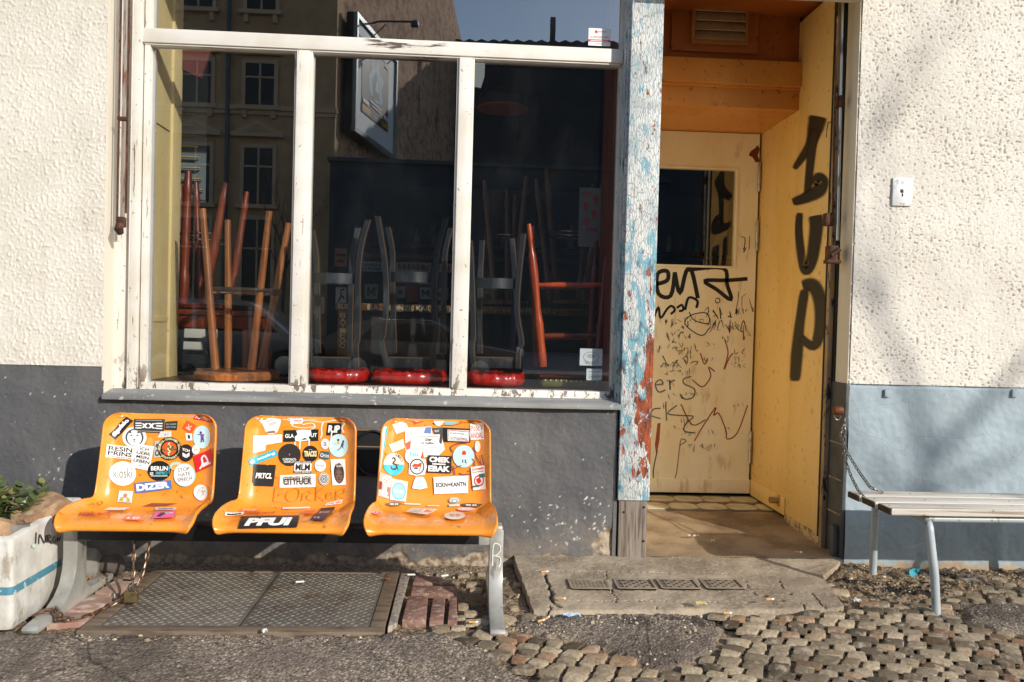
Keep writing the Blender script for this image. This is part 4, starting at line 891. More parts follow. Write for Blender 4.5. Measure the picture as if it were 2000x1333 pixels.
s = rnd_st(0, 630, 666, 108, 92, '#101a1d'); s.txt('BERLIN', .50, .62, .72, .22, WHT, .03).txt('IMPRO', .60, .38, .50, .18, '#4fb0b5', .02).txt('ES', .17, .36, .14, .14, WHT, .02, 90).rect(.14, .22, .86, .25, WHT).stroke([(.93, .34), (.93, .80)], .03, '#4fb0b5').ell(.93, .62, .045, .045, '#4fb0b5').done()
s = rnd_st(0, 864, 706, 102, 108, '#9fd5da'); s.ell(.49, .5, .46, .47, WHT).txt('STOP', .46, .74, .54, .16, BLK, .0, 8).txt('HATE', .50, .53, .54, .16, BLK, .0, 8).txt('SPEECH', .52, .32, .66, .16, BLK, .0, 8).rect(.4, .14, .62, .15, '#999999').done()
s = St(0, (398, 778), (738, 746), (748, 836), (410, 878)); s.poly([(0, .02), (.28, -.02), (1, .04), (1, .92), (.30, 1.0), (0, .98)], '#4c6fae').txt('DIZER', .49, .50, .90, .66, WHT, .055); s.done()
s = box_st(0, ((258, 852), (386, 860), (370, 976), (238, 966)), '#b9dbe6'); s.poly([(.08, .06), (.9, .06), (.82, .40), (.62, .5), (.36, .5), (.16, .40)], '#b79c3a').poly([(.40, .1), (.62, .1), (.6, .4), (.42, .4)], '#e9e4d8').ell(.5, .62, .15, .17, '#c0785a').done()
s = rnd_st(0, 1012, 868, 64, 72, '#efe9df'); s.stroke([(.2, .3), (.4, .7), (.7, .8), (.5, .5), (.8, .6), (.4, .2)], .025, '#3a3a3a').stroke([(.3, .6), (.6, .6), (.7, .3)], .02, '#c05a50').done()
for q, c1, tt in ((((160, 1024), (350, 1024), (300, 1050), (106, 1050)), '#e6e2da', ''), (((560, 978), (800, 982), (700, 1006), (470, 1012)), '#8e4a2a', ''), (((590, 1026), (790, 1026), (770, 1050), (582, 1050)), '#d9d9dc', 'ooaooa'), (((320, 1102), (490, 1112), (450, 1150), (286, 1138)), '#f07a4c', 'a EF'), (((590, 1064), (782, 1060), (752, 1122), (554, 1130)), '#ef5d9a', '')):
    s = box_st(0, q, c1)
    if tt: s.txt(tt, .5, .5, .7, .5, '#f4efe8' if c1 != '#d9d9dc' else '#3b57a0', .03)
    if c1 == '#ef5d9a': s.poly([(.15, .3), (.3, .75), (.75, .8), (.5, .5), (.35, .2)], '#2b2b2b').rect(.5, .6, .9, .7, WHT)
    s.done()
s = St(0, (-100, 1062), (240, 1062), (230, 1104), (-110, 1104)); s.txt('nakecl.', .42, .5, .9, .8, '#c3431f', .03); s.nm = 'stencil_word'; s.done()
s = St(0, (-40, 956), (110, 956), (100, 1020), (-50, 1020)); s.stroke([(.1, .2), (.35, .5), (.45, .2), (.75, .3), (.55, .7), (.8, .9), (.95, .5), (.6, .2)], .05, '#3a2a14'); s.nm = 'pen_scribble'; s.done()
# seat two
s = St(1, (472, 140), (742, 140), (690, 330), (520, 330)); s.poly([(0, 1), (.2, 1.0), (.72, 1.02), (1, .9), (.92, .4), (.86, .1), (.7, .02), (.4, 0), (.25, .15), (.15, .6)], '#d9d8d4').poly([(.3, .7), (.6, .9), (.8, .6), (.5, .4)], '#bfc0bd').stroke([(.1, .85), (.4, .6), (.8, .8)], .05, '#f3f2ee').poly([(.3, .05), (.8, .08), (.7, .17), (.4, .14)], '#8d6a4a').done()
s = St(1, (740, 168), (1300, 180), (1300, 480), (740, 480))
for P in ([(.0, .98), (.2, .92), (.4, .96), (.6, .9), (.86, .98), (.95, .86), (.92, .72), (.98, .55)], [(.24, .95), (.14, .78), (.3, .70), (.5, .74), (.36, .60), (.2, .62)], [(.62, .9), (.60, .7), (.62, .5), (.60, .38)], [(.18, .5), (.17, .2), (.18, .08)], [(.26, .3), (.25, .05)], [(.41, .3), (.41, .1)], [(.3, .8), (.45, .86), (.5, .74)], [(.78, .6), (.79, .1)]): s.stroke(P, .024, '#e4ded2')
s.nm = 'paint_scribble'; s.done()
s = box_st(1, ((798, 138), (914, 142), (908, 228), (794, 228)), WHT); s.txt('BERLIN NOT', .5, .56, .7, .16, '#3a3a3a').txt('DESIGN', .58, .26, .66, .2, RED, .03).poly([(.42, .66), (.52, .66), (.47, .84)], BLK).done()
s = rnd_st(1, 1014, 166, 54, 32, '#e9a44a'); s.ell(.5, .5, .38, .36, '#eab766').done()
box_st(1, ((1124, 142), (1298, 150), (1282, 196), (1100, 186)), '#efd9a0', ('G U D', .5, .48, .76, .64, BLK, .01)).done()
box_st(1, ((1142, 222), (1272, 224), (1268, 340), (1130, 336)), '#191919', ('R.iP', .5, .52, .80, .60, WHT, .05)).done()
s = box_st(1, ((734, 290), (1058, 280), (1056, 388), (732, 398)), '#131c1b', ('GLA', .17, .5, .25, .34, WHT, .03), ('UT', .87, .5, .18, .34, WHT, .03)); s.poly([(.34, .06), (.46, .0), (.78, .06), (.72, .3), (.80, .6), (.78, .96), (.5, 1), (.36, .94), (.40, .6), (.32, .4)], '#e9e7e1').poly([(.5, .12), (.7, .16), (.6, .3)], '#3a3d3a').done()
s = St(1, (452, 342), (720, 328), (716, 440), (450, 502)); s.poly([(0, 0), (.42, .0), (.42, .36), (1, .36), (1, 1), (0, 1)], '#f2f0ea')
for P in ([(.06, .8), (.2, .9), (.24, .7), (.36, .88)], [(.45, .8), (.6, .6), (.75, .85), (.9, .6)], [(.06, .5), (.3, .45), (.3, .6)], [(.06, .25), (.14, .1), (.3, .3), (.36, .12)], [(.5, .5), (.7, .48), (.92, .8)]): s.stroke(P, .022, '#9fb0bd')
s.done()
s = rnd_st(1, 1120, 416, 40, 48, '#e9e6e2'); s.ring(.5, .5, .40, .40, .12, '#b9aebb').txt('a', .5, .5, .4, .4, '#8c7f92').done()
s = rnd_st(1, 1244, 432, 90, 108, PBL); s.ell(.48, .74, .06, .05, '#2f3a55').poly([(.42, .70), (.54, .70), (.54, .56), (.44, .56)], '#d6b53c').ell(.74, .68, .05, .05, '#2f3a55').poly([(.66, .62), (.78, .66), (.74, .46), (.62, .46)], '#3a4f86').stroke([(.64, .46), (.56, .36), (.44, .30)], .035, '#6b4b3a').stroke([(.68, .46), (.76, .38)], .03, '#6b4b3a').stroke([(.44, .58), (.28, .58)], .03, '#d6b53c').done()
s = St(1, (406, 560), (660, 464), (684, 522), (418, 620)); s.rect(0, 0, 1, 1, '#21adc6').ell(.11, .48, .07, .28, WHT).txt('scasing', .60, .50, .66, .5, WHT, .03); s.done()
s = rnd_st(1, 790, 518, 104, 104, '#2b2622'); s.txt('CORPORATE-', .5, .30, .62, .10, '#e9e6de', .02).txt('ANARCHY', .5, .19, .52, .10, '#e9e6de', .02).stroke([(.5, .55), (.5, .48)], .03, '#b9b6ae').done()
s = rnd_st(1, 984, 508, 72, 76, '#1d1a18'); s.txt('TRACKS', .5, .5, .82, .36, '#ead9a0', .05).rect(.38, .74, .62, .77, '#b9b6ae').done()
s = St(1, (1068, 480), (1170, 486), (1164, 566), (1062, 556)); s.poly([(0, .2), (.15, 1), (.85, .95), (1, .6), (.95, .1), (.5, 0)], '#4a5a60').txt('Oros', .5, .5, .8, .5, '#e4e2dc', .02); s.done()
s = St(1, (1170, 560), (1306, 556), (1316, 798), (1188, 802)); s.rect(0, 0, 1, 1, '#efece6').ell(.52, .46, .36, .40, '#2a2422').ell(.52, .38, .29, .32, '#5c473c').ell(.52, .34, .20, .24, '#7a5d4e')
for sg in (-1, 1): s.ell(.52+sg*.13, .42, .07, .018, '#1a1412')
s.ell(.52, .30, .05, .03, '#2a1d18').stroke([(.42, .21), (.52, .225), (.62, .21)], .022, '#2a1512').txt('FUCK THE', .5, .84, .78, .08, WHT, .03).txt('GLORY', .62, .73, .5, .07, WHT, .03).done()
s = St(1, (458, 604), (664, 612), (640, 812), (442, 806)); s.poly([(.0, .2), (.1, 0), (1, 0), (1, 1), (.68, 1), (.62, .96), (.55, 1), (0, 1)], '#1d1d1c').txt('PRTCL', .5, .48, .76, .26, '#efeae2', .04, 0, .15); s.done()
s = St(1, (838, 576), (998, 574), (990, 690), (830, 684)); s.rect(0, 0, 1, 1, WHT).rect(0, .80, 1, 1, '#2a2a2a').rect(0, 0, 1, .16, '#2a2a2a').txt('MLM', .5, .48, .84, .52, BLK, .04).txt('MEIN MASKE', .5, .9, .9, .12, WHT, .02).txt('MEIN MASKE', .5, .08, .9, .1, WHT, .02); s.done()
s = rnd_st(1, 1076, 618, 52, 56, WHT); s.txt('hoopa', .5, .5, .7, .3, '#6a6a6a', .0).done()
s = box_st(1, ((700, 708), (1032, 696), (1030, 818), (698, 824)), WHT); s.rect(.08, .12, .92, .92, '#ded9cf').txt('CITYFUCK', .5, .46, .80, .52, BLK, .04).txt('CITYFUCK', .49, .64, .80, .44, '#5a5552', .02).done()
s = rnd_st(1, 1110, 742, 50, 58, '#f1eee8'); s.ring(.5, .5, .46, .46, .1, BLK).ring(.5, .5, .34, .34, .2, BLK).ring(.5, .5, .22, .22, .28, BLK).ell(.5, .5, .08, .08, BLK).done()
s = St(1, (640, 800), (1310, 800), (1300, 980), (630, 980))
for P in ([(.03, .9), (.02, .4), (.02, .15), (.12, .12)], [(.32, .85), (.22, .7), (.18, .4), (.24, .15), (.34, .3), (.36, .7), (.30, .88)], [(.42, .6), (.40, .2)], [(.41, .5), (.48, .7), (.52, .6)], [(.56, .62), (.48, .5), (.48, .3), (.56, .2)], [(.60, .95), (.60, .2)], [(.72, .95), (.61, .55), (.72, .2)], [(.74, .45), (.82, .5), (.80, .64), (.75, .55), (.76, .3), (.86, .25)], [(.88, .7), (.88, .25)], [(.88, .6), (.98, .85), (.99, .6), (.9, .5), (.98, .3), (.9, .22)]): s.stroke(P, .014, '#c97a1e')
s.nm = 'finger_writing'; s.done()
box_st(1, ((340, 1102), (882, 1096), (856, 1204), (312, 1214)), '#221b1c', ('PFUI', .49, .50, .80, .62, WHT, .06, 0, .15)).done()
box_st(1, ((192, 1066), (364, 1062), (356, 1088), (184, 1096)), WHT, ('aaaa', .5, .4, .8, .5, BLK, .05)).done()
box_st(1, ((346, 1032), (530, 1034), (496, 1058), (318, 1056)), '#e8794e', ('FORVERT', .5, .5, .8, .6, '#efe2cf', .02)).done()
s = St(1, (380, 1062), (660, 1060), (650, 1082), (366, 1088)); s.txt('nakecl', .5, .5, .95, .9, '#c3431f', .04); s.done()
box_st(1, ((728, 1020), (980, 1014), (976, 1030), (720, 1038)), '#e8e0d4').done()
box_st(1, ((1140, 976), (1286, 934), (1268, 980), (1112, 1004)), '#e9ded6', ('ONLABS', .5, .5, .86, .6, RED, .03)).done()
box_st(1, ((1080, 1030), (1212, 1018), (1110, 1150), (976, 1142)), '#2f1f33', ('BLADE', .5, .66, .7, .16, '#cfc3cf', .02), ('in da', .35, .2, .4, .12, '#cfc3cf', .02)).done()
box_st(1, ((930, 1058), (1040, 1048), (1000, 1078), (888, 1084)), '#ec6b4f').done()
# seat three
s = St(2, (262, 248), (330, 262), (248, 676), (204, 714)); s.rect(0, 0, 1, 1, '#efe6cf').rect(.62, 0, 1, 1, TUR); s.done()
s = St(2, (204, 714), (262, 248), (310, 258), (236, 690)); s.txt('BIZIM KIEZ', .50, .60, .62, .56, '#1f8f97', .02); s.nm = 'sticker_lettering'; s.done()
s = box_st(2, ((526, 152), (640, 138), (668, 196), (568, 236)), '#d8442c', ('96', .5, .5, .4, .55, WHT, .03)); s.done()
s = St(2, (356, 238), (462, 182), (524, 278), (412, 346)); s.poly([(0, .2), (.1, 1), (.5, .9), (.9, 1), (1, .5), (.9, 0), (.4, .1)], '#efeae2').txt('d c', .5, .5, .5, .4, '#d6cdc2'); s.done()
s = St(2, (680, 140), (1150, 150), (1140, 260), (670, 260))
for P in ([(.0, .75), (.2, .95), (.1, .6), (.26, .9)], [(.14, .3), (.2, .15), (.45, .1), (.62, .2), (.7, .4)], [(.66, .95), (.8, .98), (.92, .85), (.86, .55), (.7, .5), (.66, .7), (.76, .75)], [(.72, .4), (.82, .35), (.88, .55)], [(.96, .9), (.97, .8)], [(.94, .6), (.97, .52)]): s.stroke(P, .022, '#241a12')
s.nm = 'marker_scribble'; s.done()
s = St(2, (790, 142), (1000, 146), (980, 184), (780, 176)); s.rect(0, 0, 1, 1, '#e0452c').txt('Die Shop', .5, .5, .9, .7, '#f4efe6', .03); s.done()
s = St(2, (826, 160), (966, 150), (960, 240), (830, 244)); s.poly([(0, .5), (.2, 1), (.5, .8), (.8, 1), (1, .3), (.7, 0), (.2, .05)], '#8fb3b2'); s.done()
s = rnd_st(2, 794, 206, 46, 44, '#f0ede6'); s.done()
s = St(2, (470, 262), (830, 250), (860, 520), (490, 560)); s.poly([(0, .3), (.05, .98), (.7, 1), (.72, .75), (.95, .6), (1, .2), (.8, -.02), (.35, .02), (.05, .1)], '#f2efe9').poly([(.50, .78), (.56, .98), (.70, .98), (.69, .76)], '#6b82b9').poly([(.02, .5), (.16, .58), (.12, .28), (.02, .3)], '#ef6a43').txt('M', .18, .2, .16, .2, '#8fc9c9', .03).rect(.45, .14, .51, .17, '#c9c4bb'); s.done()
s = box_st(2, ((734, 270), (836, 262), (824, 414), (806, 414)), '#4a4a4a'); s.txt('MONT', .35, .8, .5, .14, '#d9d9d9', .02).done()
s = box_st(2, ((600, 334), (806, 328), (790, 466), (590, 458)), '#f3f1ec'); s.rect(.04, .86, .98, .89, '#444444').txt('Gier', .5, .66, .34, .2, BLK, .03).txt('ist heilbar', .5, .42, .6, .14, BLK, .02).rect(.02, .22, .98, .24, '#888888').rect(.02, .1, .98, .12, '#888888').done()
s = box_st(2, ((332, 424), (464, 372), (480, 452), (366, 496)), '#efe4d6'); s.txt('BWR', .5, .5, .7, .5, '#e3cfb6', .03).done()
box_st(2, ((834, 264), (1092, 276), (1088, 404), (840, 398)), '#161515').done()
s = St(2, (876, 284), (1080, 290), (1076, 394), (880, 388)); s.rect(0, 0, 1, 1, WHT).rect(.04, .06, .96, .94, '#2b2b2b').rect(.06, .09, .94, .91, WHT).txt('Gehweg-', .46, .66, .68, .28, '#3c3c3c', .0).txt('schäden', .50, .28, .76, .28, '#3c3c3c', .0).stroke([(.0, .9), (.3, .95), (.6, .88), (1, .92)], .05, '#e2502c').stroke([(.5, .1), (.7, .2), (.95, .1)], .04, '#e2502c'); s.done()
s = box_st(2, ((1084, 232), (1212, 218), (1218, 374), (1092, 380)), '#f1ebe2'); s.txt('PoSt V', .5, .72, .86, .34, '#c9302b', -.003).txt('ANDAL', .5, .26, .94, .34, '#c9302b', -.003).done()
s = rnd_st(2, 1156, 440, 26, 52, '#ece4d8'); s.done()
s = St(2, (900, 400), (1220, 400), (1230, 710), (910, 710))
for P in ([(.06, .7), (.02, .85), (.2, .95), (.5, .98)], [(.68, .85), (.74, .6), (.9, .3), (.98, .3)], [(.9, .62), (.96, .3)], [(.06, .3), (.12, .02)], [(.04, .18), (.3, .3)], [(.24, .08), (.36, .02), (.62, .06)], [(.5, .12), (.66, .22), (.7, .4), (.62, .5)]): s.stroke(P, .03, '#7a3a5c')
s.nm = 'purple_scribble'; s.done()
s = rnd_st(2, 1026, 532, 100, 104, PBL); s.poly([(.42, .56), (.60, .56), (.62, .68), (.54, .76), (.44, .72)], '#d4332e').poly([(.44, .56), (.58, .56), (.60, .40), (.44, .40)], '#efeee8').ell(.5, .80, .05, .035, '#efe6d8').stroke([(.46, .36), (.46, .22)], .035, '#23262b').stroke([(.58, .36), (.60, .22), (.64, .22)], .035, '#23262b').done()
s = rnd_st(2, 378, 604, 96, 104, '#efe3c8'); s.poly([(.5+.5*math.cos(math.radians(a)), .5+.5*math.sin(math.radians(a))) for a in range(182, 366, 8)], '#35c3cf').arc('Unverdränglich', .5, .5, .42, .42, .12, 200, 10, '#3a2a22', .01).stroke([(.40, .74), (.5, .78), (.56, .66), (.44, .54), (.62, .46), (.60, .30), (.40, .28), (.36, .42)], .07, '#4a2a24').stroke([(.62, .44), (.74, .5)], .03, '#4a2a24').stroke([(.66, .36), (.70, .24)], .03, '#4a2a24').done()
s = rnd_st(2, 572, 530, 92, 80, '#f1eee8'); s.txt('Nu', .46, .62, .44, .3, '#7fc6c6', .04).txt('MUSIC', .5, .3, .4, .1, '#c9c4bb', .02).done()
s = St(2, (514, 560), (690, 552), (680, 712), (516, 712)); s.poly([(.0, .1), (.04, .9), (.2, 1), (.9, .95), (1, .5), (.9, .05), (.4, 0)], '#f1eee8'); s.done()
s = rnd_st(2, 594, 628, 70, 76, '#f1eee8'); s.ring(.5, .5, .49, .49, .16, '#3c3936').poly([(.16, .56), (.34, .70), (.55, .66), (.76, .76), (.74, .52), (.56, .46), (.36, .50), (.24, .44)], '#ee4a24').stroke([(.80, .74), (.72, .40), (.62, .22)], .04, '#3c3936').poly([(.24, .40), (.40, .48), (.56, .42), (.54, .34), (.40, .36)], '#3c3936').done()
s = St(2, (640, 486), (656, 486), (660, 554), (624, 552)); s.poly([(.3, 1), (.7, 1), (1, 0), (0, 0)], '#e2541f'); s.done()
s = box_st(2, ((696, 520), (916, 530), (910, 690), (684, 682)), '#211c1c'); s.txt('CMEK', .5, .76, .86, .32, WHT, .05).rect(.20, .47, .76, .54, WHT).txt('EBAK', .5, .24, .90, .34, WHT, .05).done()
s = St(2, (556, 724), (680, 716), (692, 836), (546, 842)); s.poly([(.0, .1), (.1, .7), (.25, 1), (.8, .95), (.95, .5), (1, .1), (.5, -.02)], '#eceae4').txt('Kiez', .45, .25, .5, .2, '#8ccdd0', .02).ell(.52, .6, .12, .12, '#a9d8da'); s.done()
s = St(2, (234, 678), (362, 720), (332, 930), (194, 892)); s.rect(0, 0, 1, 1, '#c3b3a6').rect(.02, .3, .26, .62, '#8e2a2a').rect(.74, .1, .98, .5, '#a53430').ell(.5, .72, .28, .20, '#e6d3c2').ell(.26, .86, .10, .08, '#d8b9a2').ell(.74, .86, .10, .08, '#d8b9a2').ell(.5, .42, .18, .16, '#d8c6b6').ell(.5, .20, .34, .14, '#e2cfbd')
for P in ((.40, .74), (.60, .74), (.5, .64), (.46, .42), (.36, .2), (.62, .22)): s.ell(*P, .045, .03, '#a8402e')
s.done()
s = St(2, (360, 736), (510, 768), (490, 960), (340, 940)); s.rect(0, 0, 1, 1, '#efe0c8').ell(.5, .46, .44, .42, '#6fb3d0').ell(.5, .46, .38, .36, '#9ccbe0').rect(.2, .40, .8, .52, '#e6eef0'); s.done()
s = box_st(2, ((746, 726), (1070, 710), (1066, 874), (754, 884)), WHT); s.txt('ECKN+KANTN', .5, .52, .88, .26, BLK, .03).rect(.46, .12, .58, .15, '#6a6a6a').done()
s = box_st(2, ((1092, 632), (1220, 614), (1232, 836), (1114, 850)), '#f1e9de'); s.txt('ZUSAMMEN', .5, .88, .9, .09, RED, .03).rect(.1, .74, .9, .78, '#9a8f86').ell(.52, .38, .38, .24, '#cf3035').ell(.52, .38, .30, .18, '#efd9cd').poly([(.3, .46), (.6, .52), (.7, .34), (.5, .24), (.36, .32)], '#cf3035').rect(.56, .50, .98, .66, '#2c6f6a').rect(.0, .12, .5, .2, '#2c6f6a').done()
s = rnd_st(2, 942, 946, 54, 32, '#ddd6cb'); s.ring(.5, .5, .46, .46, .12, '#4a4a4a').ring(.5, .4, .26, .3, .25, '#4a4a4a').done()
for cx_, cy_, rx_, ry_, c1 in ((380, 984, 76, 22, '#6f6a5c'), (1096, 992, 102, 20, '#6b4a35'), (1050, 1040, 84, 18, '#f0b9a6'), (942, 1104, 98, 38, '#e6d5bd')): rnd_st(2, cx_, cy_, rx_, ry_, c1).txt('wo oo', .5, .5, .5, .4, '#f1ece2' if ry_ < 30 else '#e27a3a', .03).done()
s = rnd_st(2, 222, 1076, 46, 16, '#c9362c'); s.ring(.5, .5, .46, .42, .14, WHT).poly([(.3, .45), (.55, .7), (.55, .55), (.75, .5), (.55, .4)], WHT).done()
s = St(2, (560, 1034), (792, 1044), (690, 1098), (478, 1068)); s.rect(0, 0, 1, 1, '#e2dcd2').txt('BIG', .78, .6, .3, .4, '#c9302b', .03)
for i in range(5): s.stroke([(.06, .15+.17*i), (.3, .22+.16*i), (.55, .12+.17*i)], .03, '#5b5652')
s.done()
for q in (((480, 974), (630, 984), (624, 998), (470, 992)), ((690, 1002), (800, 1000), (800, 1012), (690, 1014)), ((890, 990), (990, 986), (990, 1010), (890, 1016))): box_st(2, q, '#d9cbb4').done()
# ================================================================== marks on the recess and the door
def spray(name, strokes, fn, parent, colr='#17130f'):
    g = N('spray_paint'); g.t.nodes.remove(g.b); a = g.n('Attribute', attribute_name='a'); tr = g.n('BsdfTransparent'); di = g.n('BsdfPrincipled'); di.inputs['Base Color'].default_value = (*lin(colr), 1); di.inputs['Roughness'].default_value = .5
    mx = g.n('MixShader'); nz = g.ramp(g.mul(a.outputs['Fac'], g.mul(g.ramp(g.tex('noise', 700, 2), .3, .7, .5), .75, 'ADD')), .12, .75); g.l(nz, mx.inputs[0]); g.l(tr.outputs[0], mx.inputs[1]); g.l(di.outputs[0], mx.inputs[2]); g.l(mx.outputs[0], g.out.inputs[0])
    b = MB(); A = []; k = 0
    for P, W in strokes:
        P = [np.array(p, float) for p in P]; n0 = len(P); Q = []
        for i in range(n0-1):
            p0, p1, p2, p3 = P[max(i-1, 0)], P[i], P[i+1], P[min(i+2, n0-1)]
            for t in np.linspace(0, 1, 7)[:-1]: Q.append(.5*(2*p1+(p2-p0)*t+(2*p0-5*p1+4*p2-p3)*t*t+(3*p1-p0-3*p2+p3)*t**3))
        Q.append(P[-1]); n = len(Q); k += 1; V = []
        for i in range(n):
            d = Q[min(i+1, n-1)]-Q[max(i-1, 0)]; d = d/(np.hypot(*d) or 1); nrm = np.array([-d[1], d[0]]); w_ = np.interp(i/(n-1), np.linspace(0, 1, len(W)), W)/2*1.22
            endf = 1 if 1 < i < n-2 else (.75 if i in (1, n-2) else 0)
            for q, al in ((-1.75, 0), (-.72, .85), (0, 1), (.72, .85), (1.75, 0)): V.append(fn(*(Q[i]+nrm*w_*q), .0006+.0003*k)); A.append(al*endf)
        b.add(V, [(i*5+j, i*5+j+1, i*5+j+6, i*5+j+5) for i in range(n-1) for j in range(4)])
    b.att = {'a': A}; return b.build(name, g.m, parent, smooth=0)
PANEL = next(o for o in bpy.data.objects if o.name == 'recess_panel')
onX = lambda x, y, L: tuple(PX(x, y, XR-L))
spray('graffiti', [([(1598, 226), (1592, 252), (1580, 287), (1549, 333)], (24, 20, 12, 7)), ([(1592, 250), (1584, 305), (1576, 386)], (12, 11, 9)), ([(1546, 396), (1575, 386), (1599, 372), (1607, 354), (1597, 347), (1590, 364)], (9, 14, 18, 14, 12, 9)),
    ([(1562, 414), (1560, 454), (1567, 512), (1575, 529), (1586, 504), (1594, 445), (1592, 420)], (8, 10, 11, 12, 15, 17, 19)),
    ([(1572, 562), (1562, 630), (1556, 693), (1552, 748)], (12, 12, 15, 13)), ([(1566, 560), (1588, 558), (1602, 592), (1601, 645), (1588, 676), (1562, 658)], (14, 17, 17, 15, 12, 9))], onX, PANEL)
onD = lambda x, y, L: tuple(PY(x, y, YD-.0004-L))
d = Decal(onD, lift=.0002)
INK, GRY, RDI = '#1c1917', '#6a665f', '#9c4638'
for P, w_ in (([(1280, 556), (1303, 548), (1303, 530), (1284, 536), (1286, 574), (1310, 578), (1318, 532)], 8), ([(1318, 532), (1328, 574), (1340, 531), (1351, 530), (1363, 583)], 8), ([(1340, 528), (1412, 524), (1420, 556), (1428, 586), (1400, 566), (1376, 549), (1420, 548), (1460, 545)], 7.5),
              ([(1276, 624), (1286, 600), (1290, 622), (1303, 604), (1312, 598), (1318, 606), (1310, 614)], 4.6), ([(1322, 602), (1332, 596), (1334, 606), (1326, 608)], 4.6), ([(1338, 606), (1345, 582), (1362, 588), (1360, 602)], 5)): d.stroke(P, w_, INK)
for P in ([(1275, 746), (1268, 752), (1272, 764), (1270, 780)], [(1282, 752), (1294, 750), (1290, 742), (1280, 750), (1286, 766), (1300, 762)], [(1308, 742), (1309, 762), (1309, 748), (1318, 743)], [(1350, 736), (1336, 740), (1336, 750), (1356, 760), (1354, 776), (1338, 780), (1328, 770)],
          [(1290, 798), (1276, 800), (1272, 812), (1290, 818)], [(1300, 790), (1302, 822)], [(1322, 792), (1304, 808), (1330, 812), (1354, 814), (1340, 828), (1336, 842), (1356, 846)]): d.stroke(P, 2.4, GRY)
for P in ([(1415, 662), (1422, 690), (1414, 722), (1424, 700), (1432, 690)], [(1352, 742), (1372, 756), (1388, 736), (1384, 718), (1396, 726)], [(1356, 862), (1376, 828), (1398, 796), (1394, 812), (1404, 808), (1418, 842), (1420, 858), (1440, 846), (1460, 792)], [(1368, 690), (1376, 712), (1382, 700)], [(1330, 790), (1352, 830), (1378, 820)]): d.stroke(P, 2.2, RDI)
rs = random.Random(5)
def letters(x, y, n, w_, h, ink, wd):
    wd = [wd*.5, wd*1.2, wd*.8, wd*1.1, wd*.4]; ink = rs.choice((ink, ink, '#4a443c', '#7d7264'))
    for i in range(n):
        cx = x+i*w_*1.15; k = rs.randint(3, 5)
        d.stroke([(cx+rs.uniform(-.5, .5)*w_, y+rs.uniform(-.5, .5)*h) for _ in range(k)], wd, ink, rs.random() < .4)
letters(1452, 478, 2, 12, 44, INK, 1.8); letters(1440, 590, 3, 11, 50, INK, 1.8); letters(1382, 612, 5, 13, 24, INK, 2.0); letters(1392, 636, 5, 13, 30, INK, 2.0); letters(1300, 634, 5, 9, 20, INK, 1.7); letters(1306, 660, 5, 9, 22, INK, 1.7)
letters(1288, 680, 6, 13, 24, '#4d4a45', 1.6); letters(1300, 706, 4, 16, 22, '#6d675e', 1.6); letters(1450, 650, 2, 10, 30, '#4d4a45', 1.6); letters(1440, 690, 2, 12, 20, '#8a5a4a', 1.5); letters(1292, 716, 4, 10, 18, '#847a6a', 1.4)
d.stroke([(1346, 610), (1356, 626), (1384, 632), (1380, 612), (1350, 616), (1338, 634), (1370, 656), (1386, 640)], 1.8, INK)
d.stroke([(1398, 584), (1404, 583), (1406, 590), (1399, 592), (1397, 586)], 1.6, INK)
for _ in range(34): letters(rs.uniform(1285, 1440), rs.uniform(600, 880), rs.randint(2, 4), rs.uniform(5, 11), rs.uniform(8, 20), '#8d8474', 1.0)
d.stroke([(1328, 870), (1340, 862), (1332, 858), (1328, 868), (1322, 920), (1316, 940)], 1.6, '#8a6a45')
d.build('graffiti', DOOR)
d = Decal(onD, lift=.0003)
d.poly([(1466, 296), (1474, 290), (1480, 284), (1484, 292), (1480, 304), (1484, 316), (1476, 318), (1470, 308), (1462, 304)], '#6d3013')
d
d.build('paint_loss', DOOR)
d = Decal(onD, lift=.0003); d.poly([(1284, 828), (1290, 826), (1288, 860), (1282, 890), (1279, 870)], '#a5552d').stroke([(1284, 880), (1276, 920), (1278, 955), (1282, 970)], 2, '#3a2a1b'); d.build('paint_loss', DOOR)
b = MB(); q = PX(1522, 977, XR); b.lathe([(.020, 0), (.020, .05), (.015, .052), (.014, .02)], 16, Matrix.Translation((q[0]-.006, q[1], q[2])) @ Matrix.Rotation(-math.pi/2, 4, 'Y')); b.box((q[0]-.010, q[1]-.03, q[2]-.035), (q[0]-.001, q[1]+.012, q[2]+.03), .003); b.build('floor_bolt', mat('painted_bolt', '#b99b63', .5, layers=[('#6b5230', 'noise', 40, .5, .7, .7)]), PANEL)
# cellar opening behind the seats: a flat panel blackened for the shade inside
q0, q1 = PY(690, 838, 0), PY(752, 930, 0); b = MB()
b.box((q0[0]-.10, -.006, q1[2]), (q1[0]+.06, .0, q0[2]), 0); b.box((q0[0]-.10, -.014, q0[2]-.006), (q1[0]+.06, .0, q0[2]+.004), 0, 1); b.box((q0[0]-.1, -.010, q0[2]-.085), (q1[0]+.06, -.004, q0[2]-.08), 0, 1)
cxx, czz = (q0[0]+q1[0])/2+.02, (q0[2]+q1[2])/2
b.tube([(cxx+.085*math.cos(t), -.014, czz+.105*math.sin(t)) for t in np.linspace(0, 2*math.pi, 32)[:-1]], .006, 8, 2, True)
b.build('cellar_opening', [mat('cellar_shade_black', '#0b0c0d', .8), M_hf, mat('black_rubber', '#111214', .5)], BLD)

